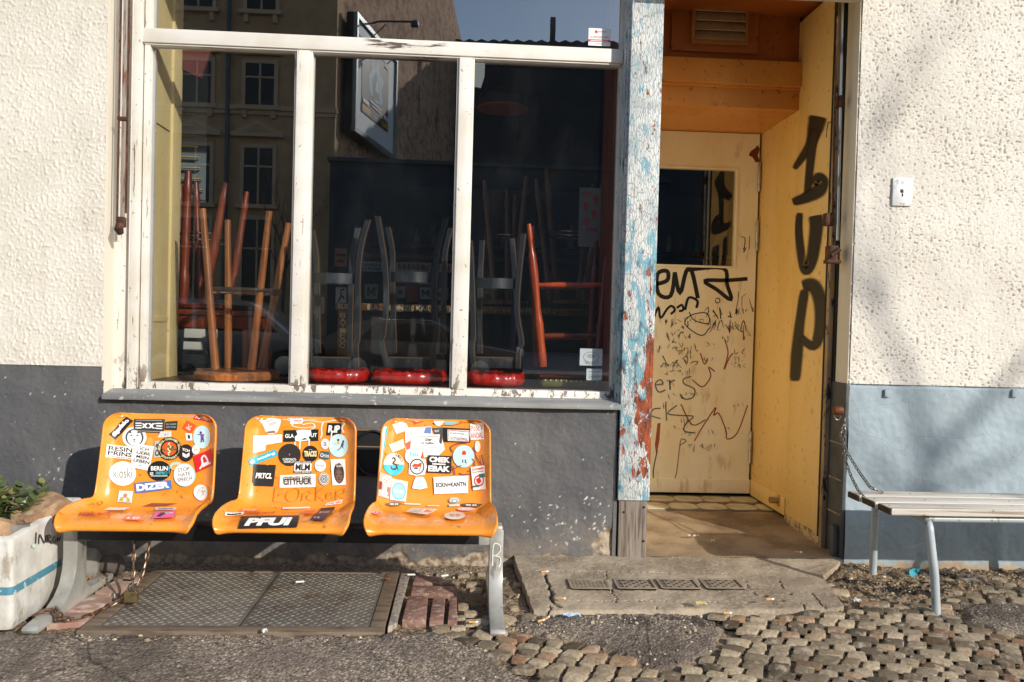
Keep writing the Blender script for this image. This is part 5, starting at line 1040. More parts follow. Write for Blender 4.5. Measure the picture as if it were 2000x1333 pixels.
# ================================================================== things behind the glass
def wood(name, a, c, r=.35): return mat(name, a, r, layers=[(c, 'noise', (22, 22, 3), .42, .65, .85), ('#20120a', 'noise', 40, .62, .72, .5)], bumps=[('noise', (60, 60, 6), .2, .002)], coat=.15)
M_w1, M_w2, M_w3 = wood('honey_brown_wood', '#a5622f', '#6e3a1a'), wood('red_brown_wood', '#7d3114', '#4c1a0b'), wood('orange_wood', '#c9521c', '#943412')
M_pale = wood('dull_pale_wood', '#7a5a44', '#4c3527'); M_blk = mat('worn_black_lacquer', '#24272a', .35, layers=[('#4a4e50', 'noise', (18, 18, 8), .5, .7, .7)], bumps=[('noise', 50, .25, .002)])
M_gold = mat('rubbed_brown_edge', '#6a4c30', .4); M_chr = mat('chrome_ring', '#b5b5b2', .18, 1.0); M_redv = mat('red_vinyl', '#c81e0a', .32, layers=[('#a41505', 'noise', 10, .45, .7, .6)], coat=.4); M_ol = mat('olive_leather', '#67662c', .4, layers=[('#4a4a22', 'noise', 12, .4, .7, .7)]); M_stud = mat('brass_stud', '#b9a878', .3, .9)
def leg_line(b, t, bt, Yt, Yb, r, prof=None, mi=0):
    A, B = Vector(PY(*t, Yt)), Vector(PY(*bt, Yb)); n = 24 if prof else 6
    P = [A.lerp(B, i/(n-1)) for i in range(n)]; rr = [r*(np.interp(i/(n-1), *prof) if prof else (.82+.24*i/(n-1))) for i in range(n)]; b.tube(P, rr, 12, mi); return b
TURN = ([0, .06, .12, .13, .145, .16, .17, .30, .44, .46, .48, .50, .64, .76, .78, .80, .82, .94, 1], [.72, .85, .9, 1.15, .85, 1.15, .9, .95, 1.1, 1.35, .95, 1.2, 1.0, 1.0, 1.3, .95, 1.25, 1.1, .8])
def ring(b, cx, cy, cz, rx, ry, r, mi=0): b.tube([(cx+rx*math.cos(t), cy+ry*math.sin(t), cz) for t in np.linspace(0, 2*math.pi, 33)[:-1]], r, 8, mi, True)
def round_seat(b, px_, py_, Y, R, th, mi=0):
    c = PY(px_, py_, Y); b.lathe([(R*.93, 0), (R, .006), (R, th-.008), (R*.95, th), (0, th)], 40, Matrix.Translation(tuple(c)), mi); return c
# bar stool, plain round legs, upside down on the shelf
c0 = PY(463, 747, .33); t = thing('bar_stool', 'plain-legged brown bar stool upside down on its round seat in the left pane', 'stool', (c0[0], .33, ZB+.005), 'stools stacked upside down')
b = MB(); b.lathe([(.185, 0), (.206, .008), (.208, .034), (.196, .05), (0, .05)], 44, Matrix.Translation((c0[0], .33, ZB+.005))); b.build('seat', M_w1, t)
for tp, bt, Y in (((396, 408), (421, 722), .24), ((526, 413), (491, 722), .24), ((445, 430), (446, 720), .42), ((564, 436), (510, 720), .42)): b = MB(); leg_line(b, tp, bt, Y, Y, .0195); b.build('leg', M_w1, t)
b = MB(); cr_ = PY(481, 568, .33); ring(b, cr_[0], .33, cr_[2], .165, .12, .013); ring(b, cr_[0], .33, cr_[2]-.012, .16, .115, .009, 1); b.build('foot_ring', [mat('dark_ring', '#4c3a30', .3, .3), M_chr], t)
# table and turned stools behind it
zt = PY(450, 607, .85)[2]; xa_, xb_ = PY(330, 607, .7)[0], PY(520, 607, .8)[0]
t = thing('pub_table', 'red-brown wooden pub table behind the left pane carrying upturned stools', 'table', ((xa_+xb_)/2, .85, .1))
b = MB(); b.box((xa_-.2, .60, zt-.03), (xb_, 1.12, zt), .01); b.build('tabletop', M_w2, t)
b = MB(); b.box((xa_-.18, .62, zt-.10), (xb_-.02, 1.10, zt-.032), .006); b.build('apron', M_w2, t)
for xx_, yy_ in ((xa_-.14, .66), (xa_-.14, 1.06), (xb_-.06, .66), (xb_-.06, 1.06)): b = MB(); b.lathe([(.03, .1), (.03, .3), (.04, .35), (.03, .4), (.035, zt-.1)], 14, Matrix.Translation((xx_, yy_, 0))); b.build('leg', M_w2, t)
def turned_stool(label, seat_px, Y, legs, R, rings, m_, name='bar_stool'):
    c = PY(*seat_px, Y); t = thing(name, label, 'stool', tuple(c), 'stools stacked upside down')
    b = MB(); b.lathe([(R*.92, 0), (R, .006), (R, .022), (R*.9, .032), (0, .032)], 36, Matrix.Translation(tuple(c))); b.build('seat', m_, t)
    for tp, bt, Yl, r in legs: b = MB(); leg_line(b, tp, bt, Yl, Yl, r, TURN); b.build('leg', m_, t)
    for (px_, py_, rx, ry) in rings: b = MB(); q = PY(px_, py_, Y); ring(b, q[0], Y, q[2], rx, ry, .006); b.build('foot_ring', M_chr, t)
    return t
turned_stool('turned-leg stool upside down on the pub table, its legs tallest in the left pane', (402, 604), .82, (((368, 335), (357, 598), .72, .024), ((383, 357), (389, 598), .92, .020), ((442, 358), (397, 598), .72, .022), ((482, 375), (448, 598), .92, .020)), .155, ((396, 459, .13, .11), (398, 472, .135, .115)), M_w2)
turned_stool('turned-leg stool half hidden by the yellow shutter, only its outer leg in view', (330, 604), 1.0, (((352, 362), (346, 598), .95, .022), ((322, 362), (318, 598), .95, .022), ((336, 350), (330, 598), 1.1, .022)), .13, (), M_w2)
# three black sabre-legged bar stools with red seats
def bar(b, P, wx_, wy_, mi=0):
    P = [np.array(p) for p in P]; Q = []
    for i in range(len(P)-1):
        p0, p1, p2, p3 = P[max(i-1, 0)], P[i], P[i+1], P[min(i+2, len(P)-1)]
        for s in np.linspace(0, 1, 6)[:-1]: Q.append(.5*(2*p1+(p2-p0)*s+(2*p0-5*p1+4*p2-p3)*s*s+(3*p1-p0-3*p2+p3)*s**3))
    Q.append(P[-1]); V = []; F = []
    for q in Q: V += [(q[0]-wx_, q[1]-wy_, q[2]), (q[0]+wx_, q[1]-wy_, q[2]), (q[0]+wx_, q[1]+wy_, q[2]), (q[0]-wx_, q[1]+wy_, q[2])]
    for i in range(len(Q)-1):
        for j in range(4): F.append((i*4+j, i*4+(j+1) % 4, i*4+4+(j+1) % 4, i*4+4+j))
    F += [(3, 2, 1, 0), tuple(len(V)-4+j for j in range(4))]; b.add(V, F, mi)
SAB_R = [(.0, .0), (-.036, .13), (-.055, .28), (-.060, .44), (-.054, .60), (-.064, .628), (-.060, .74)]
def sabre_stool(label, xc_px, legs_px, band, cush):
    Y = .36; c = PY(xc_px, 748, Y); zc = ZB+.005; t = thing('bar_stool', label, 'stool', (c[0], Y, zc), 'stools stacked upside down')
    a0, a1 = PY(cush[0], 735, Y-.1)[0], PY(cush[1], 735, Y-.1)[0]; R = (a1-a0)/2; xm_ = (a0+a1)/2; b = MB(); n = 96; pl = random.Random(int(xc_px))
    fr_ = [pl.uniform(-1, 1) for _ in range(30)]
    def cs(i, j):
        th = 2*math.pi*i/n; pr = [(0, .0), (.75, .0), (.94, .004), (1.02, .018), (1.03, .038), (1.0, .058), (.95, .066), (.88, .064), (.80, .058), (0, .056)][j]
        pleat = (.5+.5*math.sin(th*19+fr_[j % 3]))**3*.035+(.5+.5*math.sin(th*7+1+fr_[4]))*.02; e = pr[0]*(1+(pleat if 3 <= j <= 7 else pleat*.3)-.025)
        dz = (.0045*math.sin(th*13+fr_[5])*math.sin(th*5+fr_[6])+.003*math.sin(th*31)) if j in (5, 6, 7) else 0
        sq = 1/max(abs(math.cos(th))**4+abs(math.sin(th))**4, 1e-6)**.25
        return (xm_+R*e*math.cos(th)*(.5+.5*sq), Y+.01+.16*e*math.sin(th)*(.5+.5*sq), zc+pr[1]+dz)
    b.grid(cs, n, 10, 0, True); b.build('cushion', M_redv, t, smooth=180)
    for P, Yl in legs_px:
        b = MB(); bar(b, [PY(x, y, Yl) for x, y in P], .0155, .014); bar(b, [PY(x+3.6, y, Yl-.0125) for x, y in P], .0022, .0025, 1); b.build('leg', [M_blk, M_gold], t)
    b = MB(); L, R_b, yy = PY(band[0], band[2], .28), PY(band[1], band[2]+2, .28), .28
    b.grid(lambda i, j: (L[0]+(R_b[0]-L[0])*i/16, yy-.05*math.sin(math.pi*i/16)*(1 if j < 2 else .7)+(0 if j in (0, 1) else .018), L[2]-(.052 if j in (1, 2) else 0)), 17, 4); b.box((L[0], yy+.2, L[2]-.05), (R_b[0], yy+.215, L[2]), .004); b.build('footrest', M_blk, t)
    b = MB(); z_ = PY(xc_px, 700, .28)[2]; b.box((L[0], .275, z_-.05), (R_b[0], .30, z_), .004); b.box((L[0], .272, z_), (R_b[0], .276, z_+.006), 0, 1); b.box((L[0], .46, z_-.04), (R_b[0], .475, z_), .004); b.build('seat_rail', [M_blk, M_gold], t)
    return t
sabre_stool('black curved-leg stool on its red cushion in the middle pane, beside the left mullion', 655, (([(720, 430), (706, 482), (700, 543), (700, 608), (699, 664), (696, 674), (697, 718)], .27), ([(596, 450), (601, 500), (604, 550), (605, 620), (604, 670), (606, 718)], .27), ([(700, 446), (690, 493), (687, 550), (684, 690)], .47), ([(610, 450), (618, 500), (620, 560), (622, 690)], .47)), (607, 693, 533), (597, 717))
sabre_stool('black curved-leg bar stool upside down on its red cushion at the centre of the window', 790, (([(738, 423), (746, 471), (753, 522), (755, 590), (749, 656), (746, 667), (756, 716)], .27), ([(872, 426), (857, 478), (850, 536), (848, 594), (852, 660), (846, 676), (846, 718)], .27), ([(758, 444), (767, 493), (767, 550), (771, 690)], .47), ([(881, 446), (870, 493), (868, 550), (864, 690)], .47)), (763, 845, 531), (724, 868))
sabre_stool('black curved-leg bar stool upside down on its red cushion in the right pane', 968, (([(918, 470), (921, 520), (924, 600), (925, 660), (922, 676), (926, 718)], .27), ([(1023, 457), (1014, 536), (1010, 608), (1019, 668), (1014, 682), (1012, 720)], .27), ([(1000, 466), (1007, 568), (999, 690)], .47), ([(942, 470), (938, 560), (938, 690)], .47)), (926, 1008, 543), (908, 1026))
# orange turned stool with an olive studded seat
c = PY(1105, 752, .40); t = thing('bar_stool', 'orange turned-leg stool upside down on an olive studded seat, right edge of window', 'stool', (c[0], .40, ZB+.005), 'stools stacked upside down')
b = MB(); b.box((c[0]-.155, .25, ZB+.056), (c[0]+.20, .56, ZB+.072), .006); b.build('seat_board', mat('dark_red_board', '#5a1410', .35), t)
b = MB(); b.box((c[0]-.145, .262, ZB+.005), (c[0]+.17, .55, ZB+.054), .022, seg=4); CU = b.build('cushion', M_ol, t)
b = MB()
for k in range(11): b.lathe([(.0075, 0), (.006, .003), (0, .0045)], 10, Matrix.Translation((c[0]-.125+k*.027,    .263, ZB+.042)) @ Matrix.Rotation(math.pi/2, 4, 'X'))
b.build('studs', M_stud, CU)
T2 = ([0, .02, .10, .16, .20, .22, .24, .26, .34, .46, .62, .64, .66, .68, .80, .86, .88, .90, .92, .97, 1], [.6, .7, .8, .55, .9, 1.1, .8, 1.15, 1.25, 1.1, .95, 1.25, .95, 1.3, 1.15, 1.0, 1.3, 1.0, 1.3, 1.1, 1])
for tp, bt, Y, m_ in (((1033, 438), (1061, 717), .30, M_w3), ((1041, 442), (1047, 715), .50, M_w2), ((1190, 455), (1166, 717), .30, M_w2), ((1165, 470), (1150, 715), .50, M_w2)): b = MB(); leg_line(b, tp, bt, Y, Y, .0185, T2); b.build('leg', m_, t)
for y0_, m_ in ((557, M_w3), (656, M_w2)):
    b = MB(); b.tube([PY(1052, y0_, .30), PY(1090, y0_, .30), PY(1178, y0_-1, .30)], [.011, .015, .012], 12); b.build('stretcher', m_, t)
    b = MB(); b.tube([PY(1050, y0_+6, .50), PY(1158, y0_+6, .50)], .011, 10); b.build('stretcher', M_w2, t)
# counter with scratched edge and pale-legged stools on top
za = PY(900, 598, 1.05)[2]; xl, xr2 = PY(655, 604, 1.0)[0], PY(1178, 604, 1.0)[0]
t = thing('scratched_counter', 'dark counter with a scratched wooden front edge behind the red stools', 'counter', ((xl+xr2)/2, 1.2, .1))
M_scr = mat('scratched_board', '#8a5f33', .5, layers=[('#4a3018', 'noise', (4, 20, 20), .42, .6, .9)])
b = MB(); b.box((xl, 1.0, za-.045), (xr2, 1.55, za), .004); CT = b.build('counter_top', M_scr, t)
b = MB(); q0, q1 = PY(660, 612, 1.005)[0], PY(680, 612, 1.005)[0]; b.box((q0, 1.005, .9), (q1, 1.05, za-.046), .003); PLK = b.build('plank', M_scr, t)
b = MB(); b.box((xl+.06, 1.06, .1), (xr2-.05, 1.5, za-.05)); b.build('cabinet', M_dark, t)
dd = Decal(lambda x, y, L: (x, .9995-L, y), lift=.0004); rs2 = random.Random(3); h = .045
dd.txt('ELISA', xl+.06, za-.022, .085, .026, '#e6d9b8', .0); dd.txt('ELA', PY(728, 604, 1)[0], za-.022, .06, .026, '#d9cbb0', .0); dd.txt('FONZIE KAR', PY(800, 604, 1)[0], za-.022, .24, .028, '#dccfae', .0)
for k in range(26):
    x = xl+.62+k*.027; 
    if x < xr2-.03: dd.stroke([(x+rs2.uniform(-.012, .012), za-.022+rs2.uniform(-.016, .016)) for _ in range(4)], .002, '#cdbf9e', rs2.random() < .5)
dd.build('scratched_writing', CT)
dd = Decal(lambda x, y, L: (x, 1.0045-L, y), lift=.0004)
for k, ch in enumerate('BAYIEOO'): dd.txt(ch, (q0+q1)/2, za-.075-k*.030, .034, .026, '#e2d3ac', .0)
dd.build('scratched_writing', PLK)
for label, sp, legs, rings in (('dull pale-legged stool upside down on the counter, left of the orange stool', (985, 597), (((945, 353), (966, 592), 1.15, .017), ((990, 370), (991, 592), 1.35, .017), ((1028, 345), (1003, 592), 1.15, .017), ((1006, 380), (1000, 592), 1.35, .015)), ((988, 462, .12, .1),)),
                               ('dull pale-legged stool on the counter right of the orange leg, with a chrome ring', (1108, 596), (((1047, 350), (1074, 592), 1.15, .018), ((1067, 330), (1088, 592), 1.30, .020), ((1170, 400), (1138, 592), 1.15, .018), ((1150, 380), (1128, 592), 1.35, .016)), ((1116, 455, .14, .1), (1116, 463, .14, .1)))):
    turned_stool(label, sp, 1.25, legs, .15, rings, M_pale)
# slatted stand-in added for the bright shapes low behind the table
t = thing('pale_slat_standin', 'pale slatted stand-in for bright shapes low behind the left pane, with dark legs', 'chair', (PY(385, 705, 1.6)[0], 1.6, .1)); b = MB()
M_pal2 = mat('pale_slats', '#cfcabd', .5); cx = PY(385, 705, 1.6)[0]; z0 = PY(385, 705, 1.6)[2]
for k in range(4): b.box((cx-.13, 1.58, z0-.02+k*.085), (cx+.13, 1.60, z0+.04+k*.085), .004)
b.build('back_slats', M_pal2, t)
for s in (-.115, .115):
    b = MB(); b.tube([(cx+s*1.2, 1.56, .1), (cx+s*.7, 1.565, z0+.36)], .016, 8); b.build('leg', M_blk, t); b = MB(); b.tube([(cx+s*1.5, 1.95, .1), (cx+s, 1.9, z0-.05)], .016, 8); b.build('leg', M_blk, t)
b = MB(); b.box((cx-.17, 1.6, z0-.10), (cx+.17, 1.95, z0-.07), .006); b.build('seat', M_pal2, t)
# bar front with rows of cards, and posters
t = thing('bar_counter', 'dark bar front at the back of the room covered with cards', 'bar', (.6, 2.6, .1)); b = MB(); zb_ = PY(800, 508, 2.4)[2]
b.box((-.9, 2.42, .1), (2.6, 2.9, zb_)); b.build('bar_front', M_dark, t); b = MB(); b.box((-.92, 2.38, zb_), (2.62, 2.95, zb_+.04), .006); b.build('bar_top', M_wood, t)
def poster(label, x0, y0, x1, y1, Y, c1, marks=(), grp='cards and posters inside the bar'):
    a, c = PY(x0, y1, Y), PY(x1, y0, Y); b = MB(); b.box((a[0], Y, a[2]), (c[0], Y+.003, c[2]), 0); o = b.build('poster', flat(c1), None, smooth=0); tag(o, label, 'poster', grp)
    if marks:
        d = Decal(lambda x, y, L: (a[0]+(c[0]-a[0])*x, Y-L, a[2]+(c[2]-a[2])*y), lift=.0006)
        for m_ in marks: getattr(d, m_[0])(*m_[1:])
        d.build('print', o)
HEART = lambda cx, cy, s: ('poly', [(cx, cy-.6*s), (cx+.6*s, cy+.1*s), (cx+.5*s, cy+.45*s), (cx+.25*s, cy+.5*s), (cx, cy+.25*s), (cx-.25*s, cy+.5*s), (cx-.5*s, cy+.45*s), (cx-.6*s, cy+.1*s)], '#c8202a')
poster('greyish white poster with red hearts hanging behind the right pane', 1129, 368, 1176, 482, .9, '#8d9092', (('txt', 'HAUSE', .3, .9, .4, .06, '#c8202a', .02), HEART(.3, .68, .16), HEART(.7, .80, .16), HEART(.34, .42, .16), HEART(.66, .55, .16), ('txt', 'love', .6, .3, .5, .08, '#c8202a', .02)))
poster('orange and black card on the bar front near the left mullion', 653, 486, 678, 520, 2.36, '#b06a14', (('rect', .1, .55, .9, .7, '#1d1712'), ('ell', .5, .3, .3, .1, '#1d1712')))
poster('white card with a black jumping figure on the bar front', 655, 562, 677, 592, 2.36, '#c8ccd0', (('stroke', [(.3, .1), (.5, .5), (.5, .8), (.8, .9)], .12, '#15171a'), ('stroke', [(.5, .5), (.8, .3)], .12, '#15171a')))
poster('pale card low on the bar front behind the left red stool', 608, 580, 634, 612, 2.36, '#b9b4ae', (('stroke', [(.2, .2), (.5, .8), (.8, .2)], .06, '#5a544c'),))
poster('blue-white strip with mirrored printing on the bar front', 690, 512, 752, 530, 2.36, '#9fb4bf', (('txt', 'KARREN', .5, .68, .7, .3, '#2c4a5c', .02), ('txt', 'JON PUNK', .5, .25, .8, .3, '#2c4a5c', .02)))
poster('white strip with dark heads and red print on the bar front', 772, 514, 842, 532, 2.36, '#c4bcb8', tuple(('ell', .12+.13*i, .55, .05, .3, '#2a2223') for i in range(6)) + (('txt', 'ROT', .9, .5, .15, .5, '#b02a2a', .03),))
poster('pink-white strip on the bar front beside the second mullion', 846, 516, 884, 532, 2.36, '#c7aeb0', (('txt', 'FESTE', .5, .5, .8, .5, '#b02a2a', .02),))
for i, (x0, y0, x1, y1, c1, lb) in enumerate(((712, 556, 738, 584, '#9aa4a4', 'grey card with dark blots on the bar front behind the centre stool'), (772, 560, 792, 582, '#a9a7a0', 'small beige card left of the red card on the bar front'), (795, 558, 815, 590, '#a5161c', 'plain red card on the bar front'), (820, 562, 842, 584, '#b9bcbc', 'white card with a big black letter on the bar front'), (846, 564, 876, 586, '#a9a29e', 'beige landscape card on the bar front next to the second mullion'), (940, 568, 966, 592, '#88868a', 'dim grey card on the bar front behind the right pane'), (1085, 612, 1108, 642, '#c49a26', 'yellow card with a dark figure low behind the right pane'), (760, 534, 800, 552, '#2d5070', 'dark blue card on the bar front'))):
    poster(lb, x0, y0, x1, y1, 2.36, c1, (('stroke', [(.25, .2), (.25, .8), (.5, .4), (.75, .8), (.75, .2)], .14, '#1d1b1b'),) if i in (3, 0, 6) else (('ell', .5, .5, .25, .25, '#4a423c'),) if i not in (2,) else ())
# pendant lamp, blind, cloths
q = PY(982, 205, 1.5); t = thing('pendant_lamp', 'wide grey dome pendant lamp hanging in the dark room behind the right pane', 'lamp', (q[0], 1.5, q[2]))
b = MB(); R = .165; b.lathe([(R, -.03), (R*1.0, -.02), (R*.92, .03), (R*.6, .07), (R*.2, .085), (.02, .09), (.02, .12), (0, .12)], 40, Matrix.Translation(tuple(q))); b.build('lamp_shade', mat('dim_enamel', '#4a4e4f', .35), t)
b = MB(); b.lathe([(R, -.032), (R*1.03, -.026), (R, -.02)], 40, Matrix.Translation(tuple(q))); b.build('rim', mat('orange_rim', '#c46a1e', .4), t)
b = MB(); b.tube([(q[0], 1.5, q[2]+.12), (q[0], 1.5, 3.38)], .004, 6); b.build('cord', M_blk, t)
t = thing('venetian_blind', 'narrow slatted blind at the far left of the room', 'blind', (PY(372, 400, 1.3)[0], 1.3, PY(372, 400, 1.3)[2])); b = MB()
for k in range(9):
    a_, c_ = PY(346, 222+k*21, 1.3), PY(376+k*3, 222+k*21, 1.3); b.box((a_[0]-.12, 1.29, a_[2]-.003), (c_[0], 1.32, a_[2]+.002))
b.build('slats', mat('straw_slats', '#c9a860', .5), t); b = MB(); a_, c_ = PY(350, 220, 1.33), PY(400, 395, 1.33); b.box((a_[0]-.12, 1.34, c_[2]), (c_[0], 1.345, a_[2]+.4)); b.build('backing_cloth', mat('grey_cloth', '#6a7478', .7), t)
b = MB(); P = [PY(x, y, .55) for x, y in ((352, 60), (422, 60), (408, 108), (393, 152), (352, 134))]
b.add([tuple(p) for p in P]+[(p[0], p[1]+.02, p[2]) for p in P], [(0, 1, 2, 3, 4), (9, 8, 7, 6, 5)]+[(i, (i+1) % 5, 5+(i+1) % 5, 5+i) for i in range(5)]); o = b.build('hanging_cloth', mat('dull_red_cloth', '#5e2a27', .7, bumps=[('noise', 12, .3, .01)]), None); tag(o, 'dull red cloth corner hanging inside the top left of the window', 'cloth')
b = MB(); P = [PY(x, y, .6) for x, y in ((928, 90), (949, 90), (946, 150), (939, 172), (926, 170))]
b.add([tuple(p) for p in P]+[(p[0], p[1]+.02, p[2]) for p in P], [(0, 1, 2, 3, 4), (9, 8, 7, 6, 5)]+[(i, (i+1) % 5, 5+(i+1) % 5, 5+i) for i in range(5)]); o = b.build('hanging_cloth', mat('white_cloth', '#8a9092', .7), None); tag(o, 'white cloth strip hanging inside beside the right mullion', 'cloth')
# notices stuck to the glass
def notice(label, x0, y0, x1, y1, c1, marks, Y=YW+.0325, tilt=0):
    a, c = PY(x0, y1, Y), PY(x1, y0, Y); b = MB(); b.box((a[0], Y, a[2]), (c[0], Y+.0008, c[2])); o = b.build('window_notice', flat(c1), None, smooth=0); tag(o, label, 'notice')
    d = Decal(lambda x, y, L: (a[0]+(c[0]-a[0])*x, Y-L, a[2]+(c[2]-a[2])*y), lift=.0002)
    for m_ in marks: getattr(d, m_[0])(*m_[1:])
    d.build('print', o)
notice('white and red alarm notice with small print on the top pane', 1149, 57, 1193, 89, '#eceae6', (('rect', 0, .22, 1, .36, '#c8382c'), ('txt', 'ALARMGESICHERT', .5, .50, .86, .13, '#b0504a', .0), ('ell', .34, .80, .06, .09, '#c8382c'), ('txt', 'protectas', .62, .80, .4, .10, '#6a7a80', .0), ('rect', .1, .26, .9, .30, '#f0e8e4'), ('rect', .3, .10, .7, .13, '#999999')), YW+.0295)
notice('white card with a grey drawing in the lower right corner of the window', 1132, 682, 1177, 714, '#e4e6e6', (('ring', .5, .5, .36, .32, .12, '#aab0b2'), ('ell', .5, .56, .2, .12, '#b9bfc0'), ('arc', 'TRINKHALLE', .5, .45, .34, .34, .14, 205, 335, '#8a9092', .0, True)))
notice('small white printed note below the drawing card', 1145, 721, 1176, 743, '#dfe3e4', (('txt', 'Jetzt geöffnet', .5, .72, .7, .16, '#3a3f42', .01), ('rect', .15, .46, .85, .50, '#8a9092'), ('rect', .15, .32, .85, .36, '#8a9092'), ('rect', .15, .18, .6, .22, '#8a9092')))

turned_stool('dim stool at the far right of the counter beside the reddish lining', (1165, 596), 1.45, (((1140, 372), (1146, 592), 1.38, .016), ((1186, 366), (1178, 592), 1.38, .016), ((1158, 360), (1156, 592), 1.52, .015), ((1174, 358), (1168, 592), 1.52, .015)), .14, (), M_pale)
zs2 = PY(900, 480, 2.95)[2]; t = thing('bottle_shelf', 'dark shelf of glasses and bottles on the back of the dim room', 'shelf', (.8, 3.0, zs2)); b = MB(); b.box((-.8, 2.92, zs2-.03), (2.4, 3.12, zs2), .004); b.build('board', M_wood, t)
b = MB(); b.box((-.8, 3.12, zs2-.4), (2.4, 3.15, zs2+.5)); b.build('back_panel', mat('mirror_brown', '#3a312a', .35), t)
rb_ = random.Random(8)
for k in range(22):
    x = -.7+k*.14+rb_.uniform(-.03, .03); hh = rb_.uniform(.13, .26); r = rb_.uniform(.026, .036); b = MB()
    b.lathe([(r*.9, 0), (r, .01), (r, hh*.6), (r*.4, hh*.78), (r*.38, hh), (0, hh)], 12, Matrix.Translation((x, 3.02, zs2)))
    o = b.build('bottle', flat(rb_.choice(('#7f8f8a', '#3c5040', '#6b4a2a', '#9aa3a4', '#4a3a30')), .15)); tag(o, 'bottle or glass standing in the row on the dim back shelf', 'bottle', 'bottles on the back shelf')
# ================================================================== things on the pavement and on the wall
def chain(b, P, L=.044, r=.0040, wd=.5, mi=0):
    P = [np.array(p, float) for p in P]; s = np.concatenate([[0], np.cumsum([np.linalg.norm(q-p) for p, q in zip(P[:-1], P[1:])])]); n = max(2, int(s[-1]/(L*.74)))
    at_ = lambda t: np.array([np.interp(t, s, [p[k] for p in P]) for k in range(3)])
    for i in range(n):
        a, c = Vector(at_(s[-1]*i/n)), Vector(at_(s[-1]*(i+1)/n)); m_ = (a+c)/2; T = (c-a).normalized(); up = Vector((0, 0, 1)) if abs(T.z) < .9 else Vector((0, 1, 0))
        A = T.cross(up).normalized(); B = T.cross(A).normalized(); D = (A if i % 2 else B)*.8+(B if i % 2 else A)*.35; D.normalize(); hl, hw = L/2-r, L*wd/2-r
        pts = [m_+T*((hl-hw)*sg+hw*math.sin(th)*1.0)+D*hw*math.cos(th) for sg, ths in ((1, np.linspace(0, math.pi, 7)), (-1, np.linspace(math.pi, 2*math.pi, 7))) for th in ths]
        b.tube(pts, r, 6, mi, True)
M_chain = mat('rusty_chain_steel', '#8b7a68', .45, .75, layers=[('#6b3d22', 'noise', 40, .45, .6, .8)]); M_chn2 = mat('grey_chain_steel', '#77756f', .4, .8, layers=[('#4c4238', 'noise', 60, .5, .65, .7)])
b = MB(); k0 = PY(258, 1150, -.66)
chain(b, [PY(262, 1062, -.60), PY(261, 1105, -.63), k0]); chain(b, [PY(292, 1062, -.58), PY(284, 1105, -.62), PY(268, 1146, -.66)]); chain(b, [PY(262, 1062, -.60), (PY(262, 1062, -.6)[0], -.545, .33), PY(292, 1060, -.56)])
gp = [PY(256, 1160, -.66), PZ(235, 1172, .03), PZ(205, 1188, .012), PZ(175, 1203, .012), PZ(140, 1211, .012), PZ(112, 1211, .03), (-1.50, -.82, .046), (-1.53, -.83, .048), (-1.566, -.835, .03), (-1.57, -.82, .008)]
chain(b, gp); chain(b, [PZ(140, 1211, .014), PZ(118, 1206, .03), (-1.495, -.79, .046), (-1.53, -.80, .05), (-1.57, -.81, .02)])
CHN = b.build('security_chain', M_chain); tag(CHN, 'rusty chain hanging from the bench beam and wound round its left foot', 'chain')
q = PY(257, 1163, -.66); b = MB(); b.box((q[0]-.026, q[1]-.012, q[2]-.026), (q[0]+.026, q[1]+.012, q[2]+.016), .004)
t = thing('padlock', 'brass padlock on the rusty chain under the first orange seat', 'padlock', tuple(q)); b.build('body', mat('worn_brass', '#8d7a58', .4, .7, layers=[('#5c4a34', 'noise', 50, .5, .65, .7)]), t)
b = MB(); b.tube([(q[0]-.015, q[1], q[2]+.014), (q[0]-.015, q[1], q[2]+.03)]+[(q[0]+.015*math.cos(a), q[1], q[2]+.03+.015*math.sin(a)) for a in np.linspace(math.pi, 0, 8)]+[(q[0]+.015, q[1], q[2]+.014)], .004, 8); b.build('shackle', M_chr, t)
# --- white bench on the right
M_slat = mat('weathered_white_slats', '#cfc8bb', .6, layers=[('#8c7a67', 'noise', (1.6, 30, 40), .50, .66, .9), ('#e9e5dd', 'noise', (2, 14, 14), .5, .7, .6), ('#6a5644', 'noise', 24, .68, .72, .8)], bumps=[('noise', (2, 50, 60), .4, .003)])
M_end = mat('rotten_board_end', '#4a3223', .8, layers=[('#25180f', 'noise', 40, .4, .6, .8)]); M_tube = mat('pale_grey_tube_paint', '#a9b0b1', .4, layers=[('#6f6a60', 'noise', 22, .62, .68, .9), ('#8f989b', 'noise', 6, .4, .7, .6)], bumps=[('noise', 50, .15, .002)])
t = thing('garden_bench', 'white slatted bench on bent grey tube legs in front of the pale blue plinth', 'bench', (2.6, -.45, 0))
ZBN = .432
for k, (ya, yb_, xo) in enumerate(((-.635, -.525, .0), (-.507, -.397, -.006), (-.378, -.27, -.012))):
    b = MB(); b.box((1.782+xo, ya, ZBN-.030), (3.45, yb_, ZBN), .004); b.box((1.776+xo, ya+.004, ZBN-.028), (1.783+xo, yb_-.004, ZBN-.003), .001, 1); b.build('slat', [M_slat, M_end], t)
for xc in (1.965, 2.76):
    b = MB(); arc_ = [(-.575+.05*math.cos(a)-.0-.0, ZBN-.102+.05*math.sin(a)) for a in np.linspace(math.pi, math.pi/2, 8)]
    pts = [(xc+.012, -.66, -.03), (xc+.004, -.645, .16)]+[(xc-.012, y, z) for y, z in arc_]+[(xc-.012, -.30, ZBN-.052)]+[(xc-.012, -.215+.05*math.sin(a)-.0, ZBN-.102+.05*math.cos(a)) for a in np.linspace(0, math.pi/2, 7)]+[(xc-.006, -.15, .16), (xc, -.138, -.03)]
    b.tube(pts, .0175, 14); b.build('leg_frame', M_tube, t)
b = MB(); b.tube([(1.955, -.60, ZBN-.049), (3.4, -.60, ZBN-.049)], .014, 10); b.build('rail', M_tube, t)
